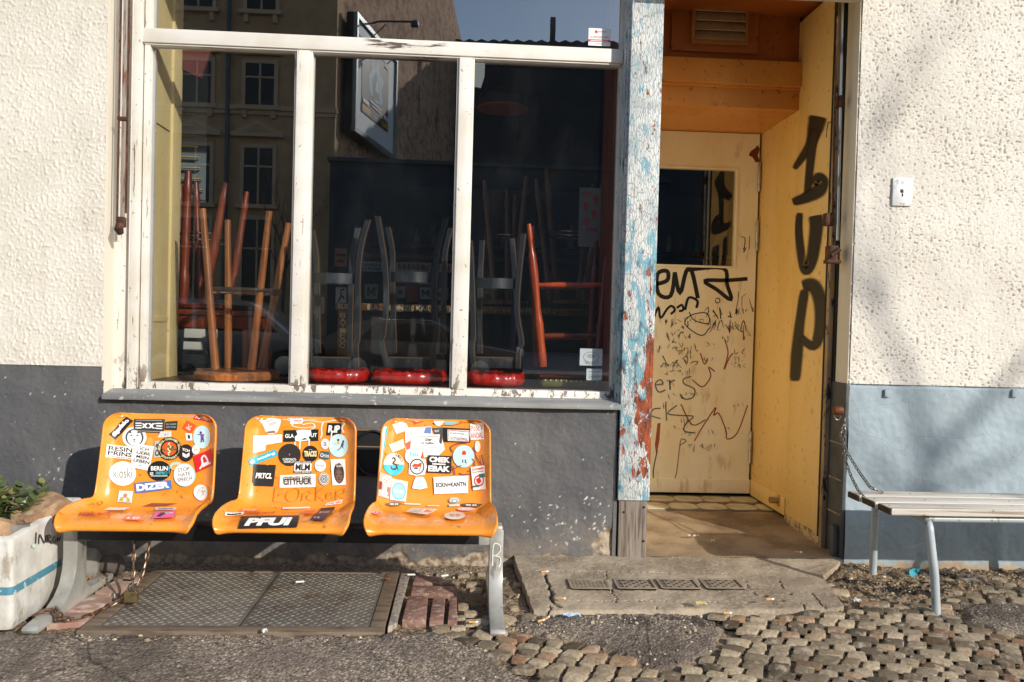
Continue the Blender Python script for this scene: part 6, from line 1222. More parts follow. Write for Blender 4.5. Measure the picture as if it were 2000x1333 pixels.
b = MB(); b.tube([(1.955, -.27, ZBN-.049), (3.4, -.27, ZBN-.049)], .014, 10); b.build('rail', M_tube, t)
b = MB()
for x in (1.79, 2.02, 2.4, 2.75):
    for y in (-.58, -.45, -.325): b.lathe([(.005, 0), (.004, .002), (0, .0025)], 8, Matrix.Translation((x+.01, y, ZBN-.0005)))
b.build('screws', M_chr, t)
b = MB(); s0 = (1.858, -.01, PY(1632, 815, 0)[2]); e1 = (1.79, -.30, ZBN+.003)
chain(b, [s0, (1.852, -.03, s0[2]-.06), PY(1648, 890, -.12), PY(1662, 930, -.22), PY(1676, 958, -.33), PY(1690, 975, -.40), PY(1715, 990, -.50), PY(1738, 992, -.58)], .028, .0026)
chain(b, [(1.862, -.012, s0[2]-.01), PY(1640, 850, -.06), PY(1655, 885, -.12), PY(1680, 925, -.22), PY(1700, 953, -.32), (1.90, -.33, ZBN+.004)], .028, .0026)
tag(b.build('security_chain', M_chn2), 'grey chain running from the door frame down to the white bench', 'chain')
q = PY(1636, 802, -.03); b = MB(); b.lathe([(.018, 0), (.02, .004), (.02, .04), (.018, .044)], 16, Matrix.Translation((q[0]-.02, q[1], q[2])) @ Matrix.Rotation(math.pi/2, 4, 'Y'))
t = thing('padlock', 'rust-brown round padlock holding the chain at the door frame', 'padlock', tuple(q)); b.build('body', mat('rust_brown', '#6b3a1f', .7, .3, layers=[('#8b5a34', 'noise', 40, .5, .7, .7)]), t)
b = MB(); b.tube([(q[0]-.0+.016*math.cos(a), q[1], q[2]-.02+.022*math.sin(a)-.005) for a in np.linspace(math.pi, 2*math.pi, 9)], .004, 8); b.build('shackle', M_chn2, t)
# --- white planter with a blue stripe
g = N('planter_paint'); Z = g.tex('z', 1)
c = g.mix(g.ramp(g.tex('noise', 5, 4), .4, .7), '#d6d3cc', '#b8b3a8'); c = g.mix(g.ramp(g.tex('noise', (16, 16, 6), 5, .7), .56, .66, .7), c, '#8d7f6c')
st = g.mul(g.ramp(Z, .128, .131), g.ramp(Z, .158, .161, 1, True)); c = g.mix(g.mul(st, g.ramp(g.tex('noise', 30, 4), .3, .42)), c, '#4b8294')
g.l(c, g.b.inputs['Base Color']); g.b.inputs['Roughness'].default_value = .55; g.l(g.bump(g.tex('noise', 14, 5), .5, .012), g.b.inputs['Normal']); M_plant = g.m
pc = PY(48, 1045, -.885); zt_ = pc[2]; XP = -1.605
t = thing('planter', 'battered white planter box with a blue stripe at the left end of the bench', 'planter', (-1.95, -.6, 0))
b = MB()
def pring(i, o, z):
    x0_, x1_, y0_, y1_ = -2.32+o, XP-o, -.905+o, -.34-o; r = .022-o*.2; n = 6; P = []
    for cx, cy, a0 in ((x1_-r, y0_+r, -math.pi/2), (x1_-r, y1_-r, 0), (x0_+r, y1_-r, math.pi/2), (x0_+r, y0_+r, math.pi)):
        for k in range(n): a = a0+math.pi/2*k/(n-1); P.append((cx+r*math.cos(a), cy+r*math.sin(a), z))
    return P
lv = [(.012, .0), (.004, .02), (.0, .06), (.002, .12), (.0, .13), (.0, .16), (.002, .2), (.0, zt_*.75), (.0, zt_-.01), (.008, zt_), (.030, zt_), (.036, zt_-.01), (.045, zt_-.16)]
N_ = 24; V = []
for o, z in lv:
    for k, p in enumerate(pring(0, o, z)):
        e = (math.sin(p[0]*21+p[1]*17+z*9)+math.sin(p[0]*7-p[1]*11))*.0016
        zz = p[2]-(max(0, (-1.66-p[0]))*.12+.01*math.sin(p[0]*30) if (z > zt_*.8 and p[1] < -.7) else 0); zz += (.02*(p[1]+.9)/.5 if z > zt_*.7 else 0)
        V.append((p[0]+e, p[1]+e, zz))
b.add(V, [(j*N_+i, j*N_+(i+1) % N_, (j+1)*N_+(i+1) % N_, (j+1)*N_+i) for j in range(len(lv)-1) for i in range(N_)]); BX = b.build('box', M_plant, t, smooth=50)
b = MB(); b.grid(lambda i, j: (-2.29+i*.66/20, -.87+j*.50/16, zt_-.075+.02*math.sin(i*1.7)*math.sin(j*1.3)+R_.uniform(-.006, .006)), 21, 17); b.build('soil', mat('dry_soil', '#4a3c30', .95, layers=[('#2b221b', 'noise', 40, .4, .65, .8)], bumps=[('noise', 60, 1, .01)]), t)
d = Decal(lambda x, y, L: tuple(PX(x, y, XP+.0035+L)), lift=.0005)
for P in ([(70, 1062), (71, 1040)], [(76, 1063), (78, 1044), (87, 1061), (90, 1046)], [(92, 1060), (93, 1046), (99, 1048), (94, 1054), (102, 1062)], [(107, 1047), (103, 1054), (105, 1060), (109, 1058), (109, 1053)], [(112, 1060), (113, 1050), (116, 1056), (118, 1047)]): d.stroke(P, 2.0, '#1f1d1c')
d.rect(63, 1064, 69, 1070, '#cfe4dc'); d.build('marker_tag', BX)
def rock(label, c, s, m_, seed, rz=0):
    b = bmesh.new(); bmesh.ops.create_icosphere(b, subdivisions=4, radius=1); r_ = random.Random(seed); pl = [(Vector((r_.gauss(0, 1), r_.gauss(0, 1), r_.gauss(0, 1))).normalized(), r_.uniform(.62, .95)) for _ in range(13)]
    for v in b.verts:
        for n, dd_ in pl:
            k = v.co.dot(n)
            if k > dd_: v.co -= n*(k-dd_)*.92
        v.co *= 1+.035*math.sin(v.co.x*9+seed)*math.sin(v.co.y*8)+.02*math.sin(v.co.z*19+v.co.x*13)
    b.transform(Matrix.Translation(c) @ Matrix.Rotation(rz, 4, 'Z') @ Matrix.Diagonal((*s, 1)))
    mb = MB(); mb.bm(b); o = mb.build('rock', m_, smooth=35); tag(o, label, 'rock'); return o
M_rk1 = mat('tan_sandstone', '#a98a68', .85, layers=[('#7a5a3f', 'noise', 9, .42, .62, .8), ('#d3bfa0', 'noise', 14, .55, .7, .6)], bumps=[('noise', 22, .8, .015), ('noise', 90, .4, .003)]); M_rk2 = mat('grey_fieldstone', '#77736c', .85, layers=[('#4d4943', 'noise', 9, .42, .65, .8)], bumps=[('noise', 22, .8, .012)])
rock('tan sandstone boulder in the white planter against its right rim', PY(80, 1004, -.54), (.12, .15, .085), M_rk1, 4, .5)
rock('grey broken stone in the front of the white planter', PY(30, 1040, -.76), (.07, .05, .045), M_rk2, 9, .3)
rock('pale stone at the front left edge of the white planter', PY(2, 1036, -.78), (.06, .05, .05), M_rk1, 14)
rock('dark rounded rock under the first seat by the wall', PZ(205, 1118, .03)+np.array([0, .03, .02]), (.075, .06, .055), mat('dark_rock', '#4f4641', .9, layers=[('#352e2a', 'noise', 12, .4, .65, .8)], bumps=[('noise', 25, .7, .01)]), 21)
rock('grey block stone behind the left bench leg', PZ(168, 1122, .04)+np.array([0, .05, .02]), (.06, .05, .085), M_rk2, 33, .6)
# --- shrub
t = thing('shrub', 'small green leafy shrub growing in the white planter', 'plant', (-1.83, -.62, zt_-.07)); rp = random.Random(2); bs, bl = MB(), MB()
lr = 0
for k in range(28):
    base = Vector((-1.83+rp.uniform(-.12, .09), -.60+rp.uniform(-.10, .10), zt_-.08)); ang = rp.uniform(0, 2*math.pi); out = rp.uniform(.02, .16); hh = rp.uniform(.10, .21)
    tip = base+Vector((math.cos(ang)*out+.02, math.sin(ang)*out*.8, hh)); mid = base.lerp(tip, .5)+Vector((rp.uniform(-.02, .02), rp.uniform(-.02, .02), .02)); bs.tube([base, mid, tip], [.0035, .0026, .0014], 6)
    for q in range(15):
        f = .25+.75*q/14; p = base.lerp(mid, f*2) if f < .5 else mid.lerp(tip, f*2-1); a = ang+q*2.4+rp.uniform(-.4, .4); el = rp.uniform(-.1, .9); D = Vector((math.cos(a)*math.cos(el), math.sin(a)*math.cos(el), math.sin(el))); S = D.cross(Vector((0, 0, 1))).normalized(); Nn = S.cross(D); L = rp.uniform(.032, .055); W = L*.32
        pts = [p, p+D*L*.3+S*W-Nn*.002, p+D*L*.7+S*W*.9-Nn*.002, p+D*L, p+D*L*.7-S*W*.9-Nn*.002, p+D*L*.3-S*W-Nn*.002, p+D*L*.5+Nn*.0+Nn*L*.05-Nn*.006]
        bl.add(pts, [(0, 6, 1), (1, 6, 2), (2, 6, 3), (3, 6, 4), (4, 6, 5), (5, 6, 0)], 0 if rp.random() < .8 else 1)
bs.build('stems', mat('brown_stem', '#6a5238', .8), t)
def leafm(n, a, c): 
    m_ = mat(n, a, .35, layers=[(c, 'noise', 14, .4, .65, .8)]); m_.node_tree.nodes['Principled BSDF'].inputs['Subsurface Weight'].default_value = .0; return m_
bl.build('foliage', [leafm('green_leaf', '#4f5f30', '#303f20'), leafm('yellowish_leaf', '#82803e', '#5f4f2a')], t, smooth=0)
# --- rods and fittings
M_rod = mat('rusty_painted_rod', '#a79c90', .5, .4, layers=[('#7a4326', 'noise', (30, 30, 5), .5, .6, .9), ('#6f9aa6', 'noise', (20, 20, 3), .64, .68, .7), ('#d6cfc2', 'noise', (30, 30, 6), .55, .65, .6)], bumps=[('noise', 50, .3, .003)]); M_drod = mat('dark_rust', '#4a3226', .7, .4, layers=[('#7a4a2e', 'noise', 30, .45, .65, .8)], bumps=[('noise', 50, .5, .004)])
def rod(b, p0, p1, r, Y, mi=0): b.tube([PY(*p0, Y), PY(*[(a+c)/2 for a, c in zip(p0, p1)], Y), PY(*p1, Y)], r, 10, mi)
q = PY(236, 445, -.02); t = thing('awning_rod', 'rusty vertical awning rod with a knob at its foot, left of the window', 'rod', tuple(q))
b = MB(); q0, q1 = PY(247, -60, -.012), PY(239, 425, -.012); b.box((q1[0]-.008, -.02, q1[2]), (q1[0]+.010, -.004, q0[2]), .002); b.box((q1[0]+.011, -.012, q1[2]+.02), (q1[0]+.017, -.002, q0[2]), .001, 1); b.build('bar', [M_rod, M_drod], t)
b = MB(); rod(b, (238, -60), (229, 430), .0045, -.022); b.build('rod', M_drod, t)
b = MB(); q = PY(238, 436, -.02); b.box((q[0]-.022, -.035, q[2]-.02), (q[0]+.014, .0, q[2]+.028), .005); b.tube([(q[0]-.006, -.03, q[2]-.01), (q[0]-.004, -.045, q[2]-.03), (q[0]+.0, -.03, q[2]-.05)], [.017, .021, .014], 12); b.build('knob', [M_drod], t)
b = MB(); q = PY(238, 232, -.02); b.box((q[0]-.018, -.03, q[2]-.008), (q[0]+.022, .0, q[2]+.008), .003); b.build('clamp', M_drod, t)
t = thing('shutter_rail', 'steel shutter rod with lock bracket at the right edge of the door recess', 'rod', tuple(PY(1640, 480, .1)))
b = MB(); rod(b, (1647, -60), (1636, 470), .0075, .09); b.build('rod', mat('scuffed_steel', '#cfd0ce', .35, .8, layers=[('#5a4a3c', 'noise', (30, 30, 6), .55, .65, .8)]), t)
b = MB(); rod(b, (1637, -60), (1626, 420), .005, .10); b.build('cable', M_drod, t)
b = MB(); q = PY(1627, 492, .08); b.box((q[0]-.025, .06, q[2]-.045), (q[0]+.02, .12, q[2]+.03), .006); b.box((q[0]-.04, .05, q[2]-.06), (q[0]+.03, .10, q[2]-.042), .003); b.tube([(q[0]-.02, .055, q[2]-.02), (q[0]+.022, .055, q[2]+.01)], .012, 10); b.build('lock_bracket', M_drod, t)
b = MB(); q = PY(1616, 428, .12); b.box((q[0]-.016, .10, q[2]-.035), (q[0]+.028, .14, q[2]+.028), .004, M=None); b.build('latch', M_drod, t)
b = MB(); q = PY(1615, 240, .13); b.tube([(q[0]+.03, .13, q[2]+.006), (q[0]+.005, .125, q[2]), (q[0], .125, q[2]-.03), (q[0]-.002, .125, q[2]-.075)], .003, 6); b.build('wire_hook', M_drod, t)
b = MB(); q = PY(1641, 200, .1); b.box((q[0]-.012, .08, q[2]-.03), (q[0]+.012, .12, q[2]+.03), .003); b.build('clamp', M_drod, t)
a, c_ = PY(1742, 402, -.008), PY(1782, 349, -.008); t = thing('key_switch_plate', 'small white metal plate with a key lock on the pitted stucco wall', 'plate', ((a[0]+c_[0])/2, -.004, a[2]))
b = MB(); b.box((a[0], -.012, a[2]), (c_[0], .004, c_[2]), .003); b.build('plate', mat('scuffed_white_metal', '#d3d4d2', .4, .1, layers=[('#9aa1a3', 'noise', 18, .5, .68, .7)]), t)
b = MB(); xm_, zm = (a[0]+c_[0])/2, (a[2]+c_[2])/2; b.lathe([(.011, 0), (.011, .003), (.007, .0035), (0, .0032)], 18, Matrix.Translation((xm_, -.012, zm+.006)) @ Matrix.Rotation(math.pi/2, 4, 'X')); b.box((xm_-.0022, -.0165, zm+.0), (xm_+.0022, -.012, zm+.012), 0, 1); b.box((xm_-.003, -.0135, zm-.022), (xm_+.003, -.012, zm-.008), 0, 1); b.build('key_lock', [M_chr, M_hole], t)
d = Decal(lambda x, y, L: (a[0]+(c_[0]-a[0])*x, -.0121-L, a[2]+(c_[2]-a[2])*y), lift=.0003); d.stroke([(.14, .86), (.22, .92), (.26, .84), (.18, .76)], .04, '#8a9498').txt('B87', .55, .84, .30, .12, '#8a9498', .0).rect(.4, .06, .46, .1, '#b06a5a').rect(.55, .05, .62, .09, '#b06a5a'); d.build('plate_marks', t)
# --- litter
M_filt = mat('cigarette_filter', '#d09a5a', .7); M_pap = mat('cigarette_paper', '#e4e0d8', .7)
bt = [((868, 1127), .004, .5, 'white cigarette end beside the brick paving'), ((924, 1218), .016, .1, 'cigarette end left of the right bench leg'), ((1056, 1215), .012, .6, 'orange cigarette end in front of the doorstep corner'), ((1096, 1171), .03, -.3, 'cigarette end in the crack of the doorstep'), ((1012, 1167), .0, 1.4, 'cigarette end in the gap left of the doorstep'), ((1503, 1173), .045, .15, 'cigarette end on the front edge of the doorstep'), ((1558, 1080), .075, -.4, 'cigarette end on the shaded recess floor'), ((1420, 1200), .02, .1, 'orange cigarette end among the cobbles under the doorstep edge'), ((1063, 1119), .03, .3, 'cigarette end at the wall beside the doorstep'), ((585, 1139), .012, .25, 'white cigarette end lying on the tread plate'), ((803, 1125), .01, .05, 'white paper stub on the bricks by the hatch corner'), ((1068, 1210), .012, 1.0, 'pale cigarette stub beside the orange one')]
for k, (pp, z, rz, lb) in enumerate(bt):
    q = PZ(*pp, z); t = thing('cigarette_end', lb, 'litter', tuple(q), 'cigarette ends on the ground'); M = Matrix.Translation((q[0], q[1], q[2]+.005)) @ Matrix.Rotation(rz, 4, 'Z') @ Matrix.Rotation(math.pi/2, 4, 'Y'); wh = k in (0, 9, 10)
    b = MB(); b.lathe([(.0042, -.016), (.0044, 0), (.0042, .010)], 10, M); b.build('filter', M_pap if wh else M_filt, t); b = MB(); b.lathe([(.0043, .0102), (.0044, .015), (.0035, .019), (.001, .020)], 10, M); b.build('burnt_paper', M_pap, t)
def scrap(label, pp, z, w_, h_, colr, seed, cat='litter', name='paper_scrap', lift=.012):
    q = PZ(*pp, z); r_ = random.Random(seed); n = 7; vs_ = []
    for j in range(5):
        for i in range(n): vs_.append((q[0]+(i/(n-1)-.5)*w_*(1+r_.uniform(-.12, .12)), q[1]+(j/4-.5)*h_*(1+r_.uniform(-.25, .25)), q[2]+.003+lift*r_.random()))
    b = MB(); fs = [(j*n+i, j*n+i+1, (j+1)*n+i+1, (j+1)*n+i) for j in range(4) for i in range(n-1)]; k0_ = len(vs_); b.add(vs_+[(x, y, zz-.001) for x, y, zz in vs_], fs+[tuple(k0_+i for i in f[::-1]) for f in fs]); o = b.build(name, mat('scrap', colr, .5), smooth=60); tag(o, label, cat)
scrap('crumpled pale blue paper strip in front of the doorstep', (1116, 1205), .012, .07, .025, '#b9d3e6', 1); scrap('yellow folded paper on the front edge of the doorstep', (1368, 1180), .035, .045, .04, '#e5cd8a', 2, lift=.006)
scrap('crumpled teal packet under the white bench', (1783, 1127), .02, .06, .05, '#3f9fb0', 3, lift=.04); scrap('white twig-like paper shred in the recess', (1354, 1049), .07, .055, .02, '#d3c8b4', 4); scrap('tiny white paper shred in the recess', (1392, 1059), .068, .018, .015, '#d3c8b4', 5)
scrap('small orange dry leaf on the hatch corner', (757, 1135), .01, .025, .02, '#b5652a', 6, 'leaf', 'dry_leaf'); scrap('white paper crumb at the front edge of the hatch', (517, 1236), .012, .022, .018, '#dcd8cf', 7); scrap('white paper crumbs right of the doorstep', (1672, 1176), .02, .035, .03, '#dfdcd6', 8); scrap('flat grey stone chip under the white bench', (1895, 1135), .03, .07, .05, '#8d8a85', 9, 'litter', 'stone_chip', .008)
for k, (pp, colr) in enumerate((((188, 1128), '#a05a2c'), ((205, 1132), '#8a4a22'), ((178, 1136), '#b0743c'), ((226, 1124), '#96552c'), ((196, 1140), '#b98a50'), ((212, 1128), '#7a3f20'))): scrap(('russet dry leaf against the dark rock', 'brown dry leaf in front of the dark rock', 'tan dry leaf beside the left bench leg', 'brown dry leaf right of the dark rock', 'pale dry leaf nearest the rear foot of the bench', 'dark dry leaf touching the dark rock')[k], pp, .012, .035, .025, colr, 20+k, 'leaf', 'dry_leaf', .02)

# loose grit and gravel: nobody could count it
g = N('grit'); a = g.n('Attribute', attribute_name='tone'); k_ = g.n('Attribute', attribute_name='tar')
c = g.mix(a.outputs['Fac'], '#5b4d40', '#cdbb9f'); c = g.mix(k_.outputs['Fac'], c, '#1a1817'); g.l(c, g.b.inputs['Base Color']); g.b.inputs['Roughness'].default_value = .85
b = MB(); rg = random.Random(77); tn, tk = [], []
ico = bmesh.new(); bmesh.ops.create_icosphere(ico, subdivisions=1, radius=1); IV = [v.co.copy() for v in ico.verts]; IF = [tuple(v.index for v in f.verts) for f in ico.faces]; ico.free()
def grit(X, Y, s, z, t_, k):
    rz = rg.uniform(0, 6.28); q = Matrix.Rotation(rz, 3, 'Z'); sx, sy, sz = s*rg.uniform(.8, 1.4), s*rg.uniform(.6, 1), s*rg.uniform(.4, .8)
    b.add([(X+p.x, Y+p.y, z+p.z) for p in (q @ Vector((v.x*sx*rg.uniform(.75, 1.15), v.y*sy*rg.uniform(.75, 1.15), v.z*sz)) for v in IV)], IF); tn.extend([t_]*len(IV)); tk.extend([k]*len(IV))
def hz(x, y):
    i = np.array([[x]]), np.array([[y]]); return float(ground_h(*i)[0, 0])
for _ in range(2600):
    m_ = rg.random(); k = 0
    if m_ < .34: px_, py_ = rg.uniform(1640, 2000), rg.gauss(1128, 18)
    elif m_ < .50: px_, py_, k = rg.gauss(1760, 60), rg.gauss(1152, 9), 1
    elif m_ < .62: px_, py_ = rg.uniform(985, 1420), rg.gauss(1212, 14)
    elif m_ < .72: px_, py_ = rg.uniform(780, 1010), rg.gauss(1118, 10)
    elif m_ < .80: px_, py_ = rg.uniform(120, 800), rg.gauss(1246, 8)
    else: px_, py_ = rg.uniform(900, 2000), rg.uniform(1190, 1333)
    X, Y = P2(px_, py_)
    if Y > -.02 or sdist(np.array([X]), np.array([Y]), SLAB)[0] < .01 or sdist(np.array([X]), np.array([Y]), HATCH)[0] < .01: continue
    grit(X, Y, min(.011, .0018+rg.expovariate(1/.0022)), hz(X, Y)+.001, rg.random(), k)
for _ in range(160):
    X, Y = rg.uniform(.3, 1.75), -rg.random()**2*.6; 
    if sdist(np.array([X]), np.array([Y]), SLAB)[0] < -.02: grit(X, Y, rg.uniform(.0012, .0032), zs_(Y)+.001, rg.random(), 0)
b.att = {'tone': tn, 'tar': tk}; tag(b.build('loose_gravel', g.m, smooth=0), kind='stuff')
# ================================================================== the other side of the street (seen in the panes)
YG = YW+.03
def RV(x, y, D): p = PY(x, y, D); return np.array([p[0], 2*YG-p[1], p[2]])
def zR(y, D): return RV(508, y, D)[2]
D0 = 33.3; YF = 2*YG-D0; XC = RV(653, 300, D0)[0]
M_fac = mat('ochre_render_facade', '#b8946e', .85, layers=[('#9c7a58', 'noise', 1.5, .4, .7, .7)], bumps=[('noise', 8, .3, .02)]); M_trim = mat('facade_trim', '#c0a283', .8); M_wpane = mat('dark_window_glass', '#0b0f12', .3, spec=.3); M_pipe = mat('zinc_pipe', '#4a555c', .5, .5)
t = thing('apartment_building', 'old ochre apartment house with pedimented windows across the street, mirrored in the left pane', 'building', (XC-10, YF, 0))
b = MB(); b.box((-34, YF-12, -.2), (XC, YF, 23)); b.build('facade_wall', M_fac, t)
b = MB(); rows_z = [zR(y, D0) for y in (212, 25)]
for z in rows_z[:1]: b.box((-34, YF, z-.12), (XC+.1, YF+.22, z+.10)); b.box((-34, YF, z-.3), (XC+.05, YF+.12, z-.12))
b.box((-34, YF, 22), (XC+.3, YF+.6, 23.4)); b.build('cornice', M_trim, t)
dxs = (RV(508, 170, D0)[0]-RV(385, 170, D0)[0])
for r_i, (yt, yb__) in enumerate(((290, 400), (125, 208), (-72, 22), (430, 600))):
    for k in range(-3, 2):
        xc = RV(508, 170, D0)[0]+k*dxs; z1, z0 = zR(yt, D0), zR(yb__, D0); hw = .62
        if xc+1.2 > XC: hw = .5
        if xc+hw > XC-.1: continue
        b = MB(); b.box((xc-hw-.16, YF, z0-.02), (xc-hw, YF+.09, z1+.16)); b.box((xc+hw, YF, z0-.02), (xc+hw+.16, YF+.09, z1+.16)); b.box((xc-hw, YF, z1), (xc+hw, YF+.09, z1+.16)); b.box((xc-hw-.3, YF, z0-.2), (xc+hw+.3, YF+.3, z0-.02))
        if r_i == 0: b.prism([(-hw-.5, .45), (hw+.5, .45), (hw+.5, .60), (0, 1.15), (-hw-.5, .60)], lambda x, z: (xc+x, YF+.35, z1+z), lambda x, z: (xc+x, YF, z1+z)); b.prism([(-hw-.1, .62), (hw+.1, .62), (0, .98)], lambda x, z: (xc+x, YF+.36, z1+z), lambda x, z: (xc+x, YF+.34, z1+z), 1)
        if r_i == 2 or r_i == 1:
            for s in (-1, 1): b.box((xc+s*hw-.09, YF, z0-.55), (xc+s*hw+.09, YF+.22, z0-.2))
        if r_i == 1: b.box((xc-hw-.3, YF, z1+.35), (xc+hw+.3, YF+.25, z1+.5))
        W_ = b.build('window', [M_trim, M_fac], t)
        b = MB(); b.box((xc-hw, YF-.02, z0), (xc+hw, YF+.015, z1)); b.build('pane', M_wpane, W_)
        b = MB(); b.box((xc-.04, YF, z0), (xc+.04, YF+.05, z1)); b.box((xc-hw, YF, z0+(z1-z0)*.66), (xc+hw, YF+.05, z0+(z1-z0)*.66+.08)); b.build('glazing_bar', M_trim, W_)
b = MB(); P = RV(445, 100, D0-.3); Q = RV(428, 420, D0-.3); b.tube([(P[0], YF+.2, 22), (P[0], YF+.2, Q[2]), (P[0]-.1, YF+.2, .1)], .09, 10); b.build('downpipe', M_pipe, t)
# gable wall with billboard
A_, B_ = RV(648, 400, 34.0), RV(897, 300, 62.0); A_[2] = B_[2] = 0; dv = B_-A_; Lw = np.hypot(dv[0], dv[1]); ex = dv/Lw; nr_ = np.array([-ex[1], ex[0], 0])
if nr_[0] < 0: nr_ = -nr_
g = N('rough_brick_gable'); br = g.n('TexBrick'); br.inputs['Scale'].default_value = 1.0; br.inputs['Brick Width'].default_value = .42; br.inputs['Row Height'].default_value = .14; br.inputs['Mortar Size'].default_value = .012
sp = g.n('SeparateXYZ'); g.l(g.co, sp.inputs[0]); cb = g.n('CombineXYZ'); g.l(sp.outputs['Y'], cb.inputs[0]); g.l(sp.outputs['Z'], cb.inputs[1]); g.l(cb.outputs[0], br.inputs['Vector'])
for i, cc in enumerate(('#dcb492', '#c0906f', '#cdb8a4')): br.inputs[i+1].default_value = (*lin(cc), 1)
c = g.mix(g.ramp(g.tex('noise', 1.3, 8, .8), .47, .60, .7), br.outputs['Color'], '#5e3f2b'); c = g.mix(g.ramp(g.tex('noise', 2.6, 5, .7), .60, .66, .6), c, '#b09a84')
g.l(c, g.b.inputs['Base Color']); g.b.inputs['Roughness'].default_value = .9; g.l(g.bump(g.tex('noise', 3, 6, .75), .8, .12), g.b.inputs['Normal'])
t = thing('gable_wall', 'tall bare brick gable wall across the street, mirrored in the middle pane', 'wall', tuple(A_))
pf = lambda s, z, o=0.0: tuple(A_+ex*s+nr_*o+np.array([0, 0, z])); b = MB(); zE = RV(897, 82, 61.8)[2]; zM = RV(868, 2, 58)[2]
b.prism([(0, -.2), (Lw, -.2), (Lw, zE), (Lw-3.5, zM), (Lw-12, 33), (0, 33)], lambda s, z: pf(s, z), lambda s, z: pf(s, z, -6)); b.build('brickwork', g.m, t, smooth=0)
b = MB()
for s in (9, 15, 20): b.box((0, 0, 0), (.1, .1, .1), M=Matrix.Translation(pf(s, 14, .06)) @ Matrix.Diagonal((.6, .6, 18, 1)))
b.build('wall_anchors', M_pipe, t)
t = thing('billboard', 'framed white billboard with dark blue poster on the brick gable, mirrored mid-pane', 'billboard', pf(1.0, 9.8, .5))
b = MB(); s0, s1, z0, z1 = .7, 7.6, 9.7, 15.1; cn = lambda s, z, o: pf(s, z, o)
b.prism([(s0, z0), (s1, z0), (s1, z1), (s0, z1)], lambda s, z: cn(s, z, .62), lambda s, z: cn(s, z, .25)); b.build('backing', mat('billboard_black', '#14171a', .6), t, smooth=0)
b = MB(); b.prism([(s0+.25, z0+.25), (s1-.25, z0+.25), (s1-.25, z1-.25), (s0+.25, z1-.25)], lambda s, z: cn(s, z, .66), lambda s, z: cn(s, z, .60)); PP = b.build('poster', mat('billboard_white', '#d5dbe0', .6), t, smooth=0)
b = MB()
for (sa, sb_, za_, zb__) in ((s0, s1, z0, z0+.22), (s0, s1, z1-.22, z1), (s0, s0+.22, z0+.22, z1-.22), (s1-.22, s1, z0+.22, z1-.22)): b.prism([(sa, za_), (sb_, za_), (sb_, zb__), (sa, zb__)], lambda s, z: cn(s, z, .78), lambda s, z: cn(s, z, .58))
b.build('frame', mat('billboard_frame', '#8f979b', .4, .6), t, smooth=0)
d = Decal(lambda x, y, L: cn(s0+(s1-s0)*x, z0+(z1-z0)*y, .665+L), lift=.006)
d.rect(.16, .22, .80, .84, '#2b3540').poly([(.34, .44), (.30, .58), (.38, .66), (.36, .76), (.46, .70), (.52, .80), (.58, .68), (.68, .66), (.62, .56), (.66, .44), (.50, .40)], '#5f9fb5').poly([(.42, .42), (.40, .58), (.48, .68), (.54, .60), (.58, .44)], '#1c2a33').poly([(.46, .5), (.5, .64), (.55, .5)], '#8fc3d3')
d.rect(.16, .22, .80, .30, '#15181b').rect(.18, .235, .36, .29, '#b98a2e').rect(.62, .235, .78, .285, '#b98a2e').rect(.34, .36, .62, .38, '#b9c4c8').rect(.38, .33, .60, .35, '#b9c4c8').rect(.18, .31, .32, .345, '#d8dde0').rect(.68, .31, .78, .35, '#d8dde0').rect(.4, .255, .58, .265, '#9aa3a7').rect(.18, .80, .24, .82, '#b03a30').rect(.68, .80, .78, .815, '#c9a24a'); d.build('print', PP)
for s in (2.4, 5.8):
    b = MB(); b.tube([cn(s, z1, .6), cn(s, z1+.15, 1.3), cn(s, z1+.1, 2.9)], .05, 8); b.tube([cn(s, z1-.8, .7), cn(s, z1, 1.6)], .03, 6); AR = b.build('lamp_arm', M_pipe, t); b = MB(); b.lathe([(.05, .2), (.16, .12), (.2, -.1), (0, -.08)], 12, Matrix.Translation(cn(s, z1-.02, 3.0))); b.build('lamp_head', M_pipe, AR)
# dark garage wall and far sheds
M_drk = mat('dark_render', '#343c44', .85, layers=[('#262d33', 'noise', .8, .4, .7, .7)]); M_far = mat('far_roof', '#3d434a', .8)
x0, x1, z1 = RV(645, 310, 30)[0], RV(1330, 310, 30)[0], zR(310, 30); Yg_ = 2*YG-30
t = thing('garage_block', 'low dark garage block across the street, mirrored below the brick gable', 'building', ((x0+x1)/2, Yg_-2, 0))
b = MB(); b.box((x0, Yg_-3.5, -.2), (x1, Yg_, z1)); b.build('wall', M_drk, t); b = MB(); b.box((x0-.1, Yg_-3.6, z1), (x1+.1, Yg_+.15, z1+.15)); b.build('coping', M_far, t)
for k in range(3):
    xa_ = x0+.8+k*3.6; b = MB(); b.box((xa_, Yg_, -.1), (xa_+2.7, Yg_+.05, 2.6)); 
    for j in range(6): b.box((xa_+.05, Yg_+.05, .05+j*.42), (xa_+2.65, Yg_+.07, .42+j*.42))
    b.build('garage_door', mat('garage_green', '#26332f', .6), t)
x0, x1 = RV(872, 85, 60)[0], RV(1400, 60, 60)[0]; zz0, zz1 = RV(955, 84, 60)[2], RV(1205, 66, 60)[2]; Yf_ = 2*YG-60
t = thing('rear_building', 'long dark rear building with corrugated roof edge and thin chimney, mirrored top right', 'building', ((x0+x1)/2, Yf_-4, 0))
b = MB(); b.box((x0, Yf_-9, -.2), (x1+20, Yf_, zz0-.3)); b.build('wall', M_drk, t)
b = MB(); nsaw = 90; pts = []
for k in range(nsaw+1): x = x0-.5+(x1+20-x0)*k/nsaw; pts.append((x, zz0-.1+(zz1-zz0)*(x-x0)/max(x1-x0, 1)*.6+(.18 if k % 2 else 0)))
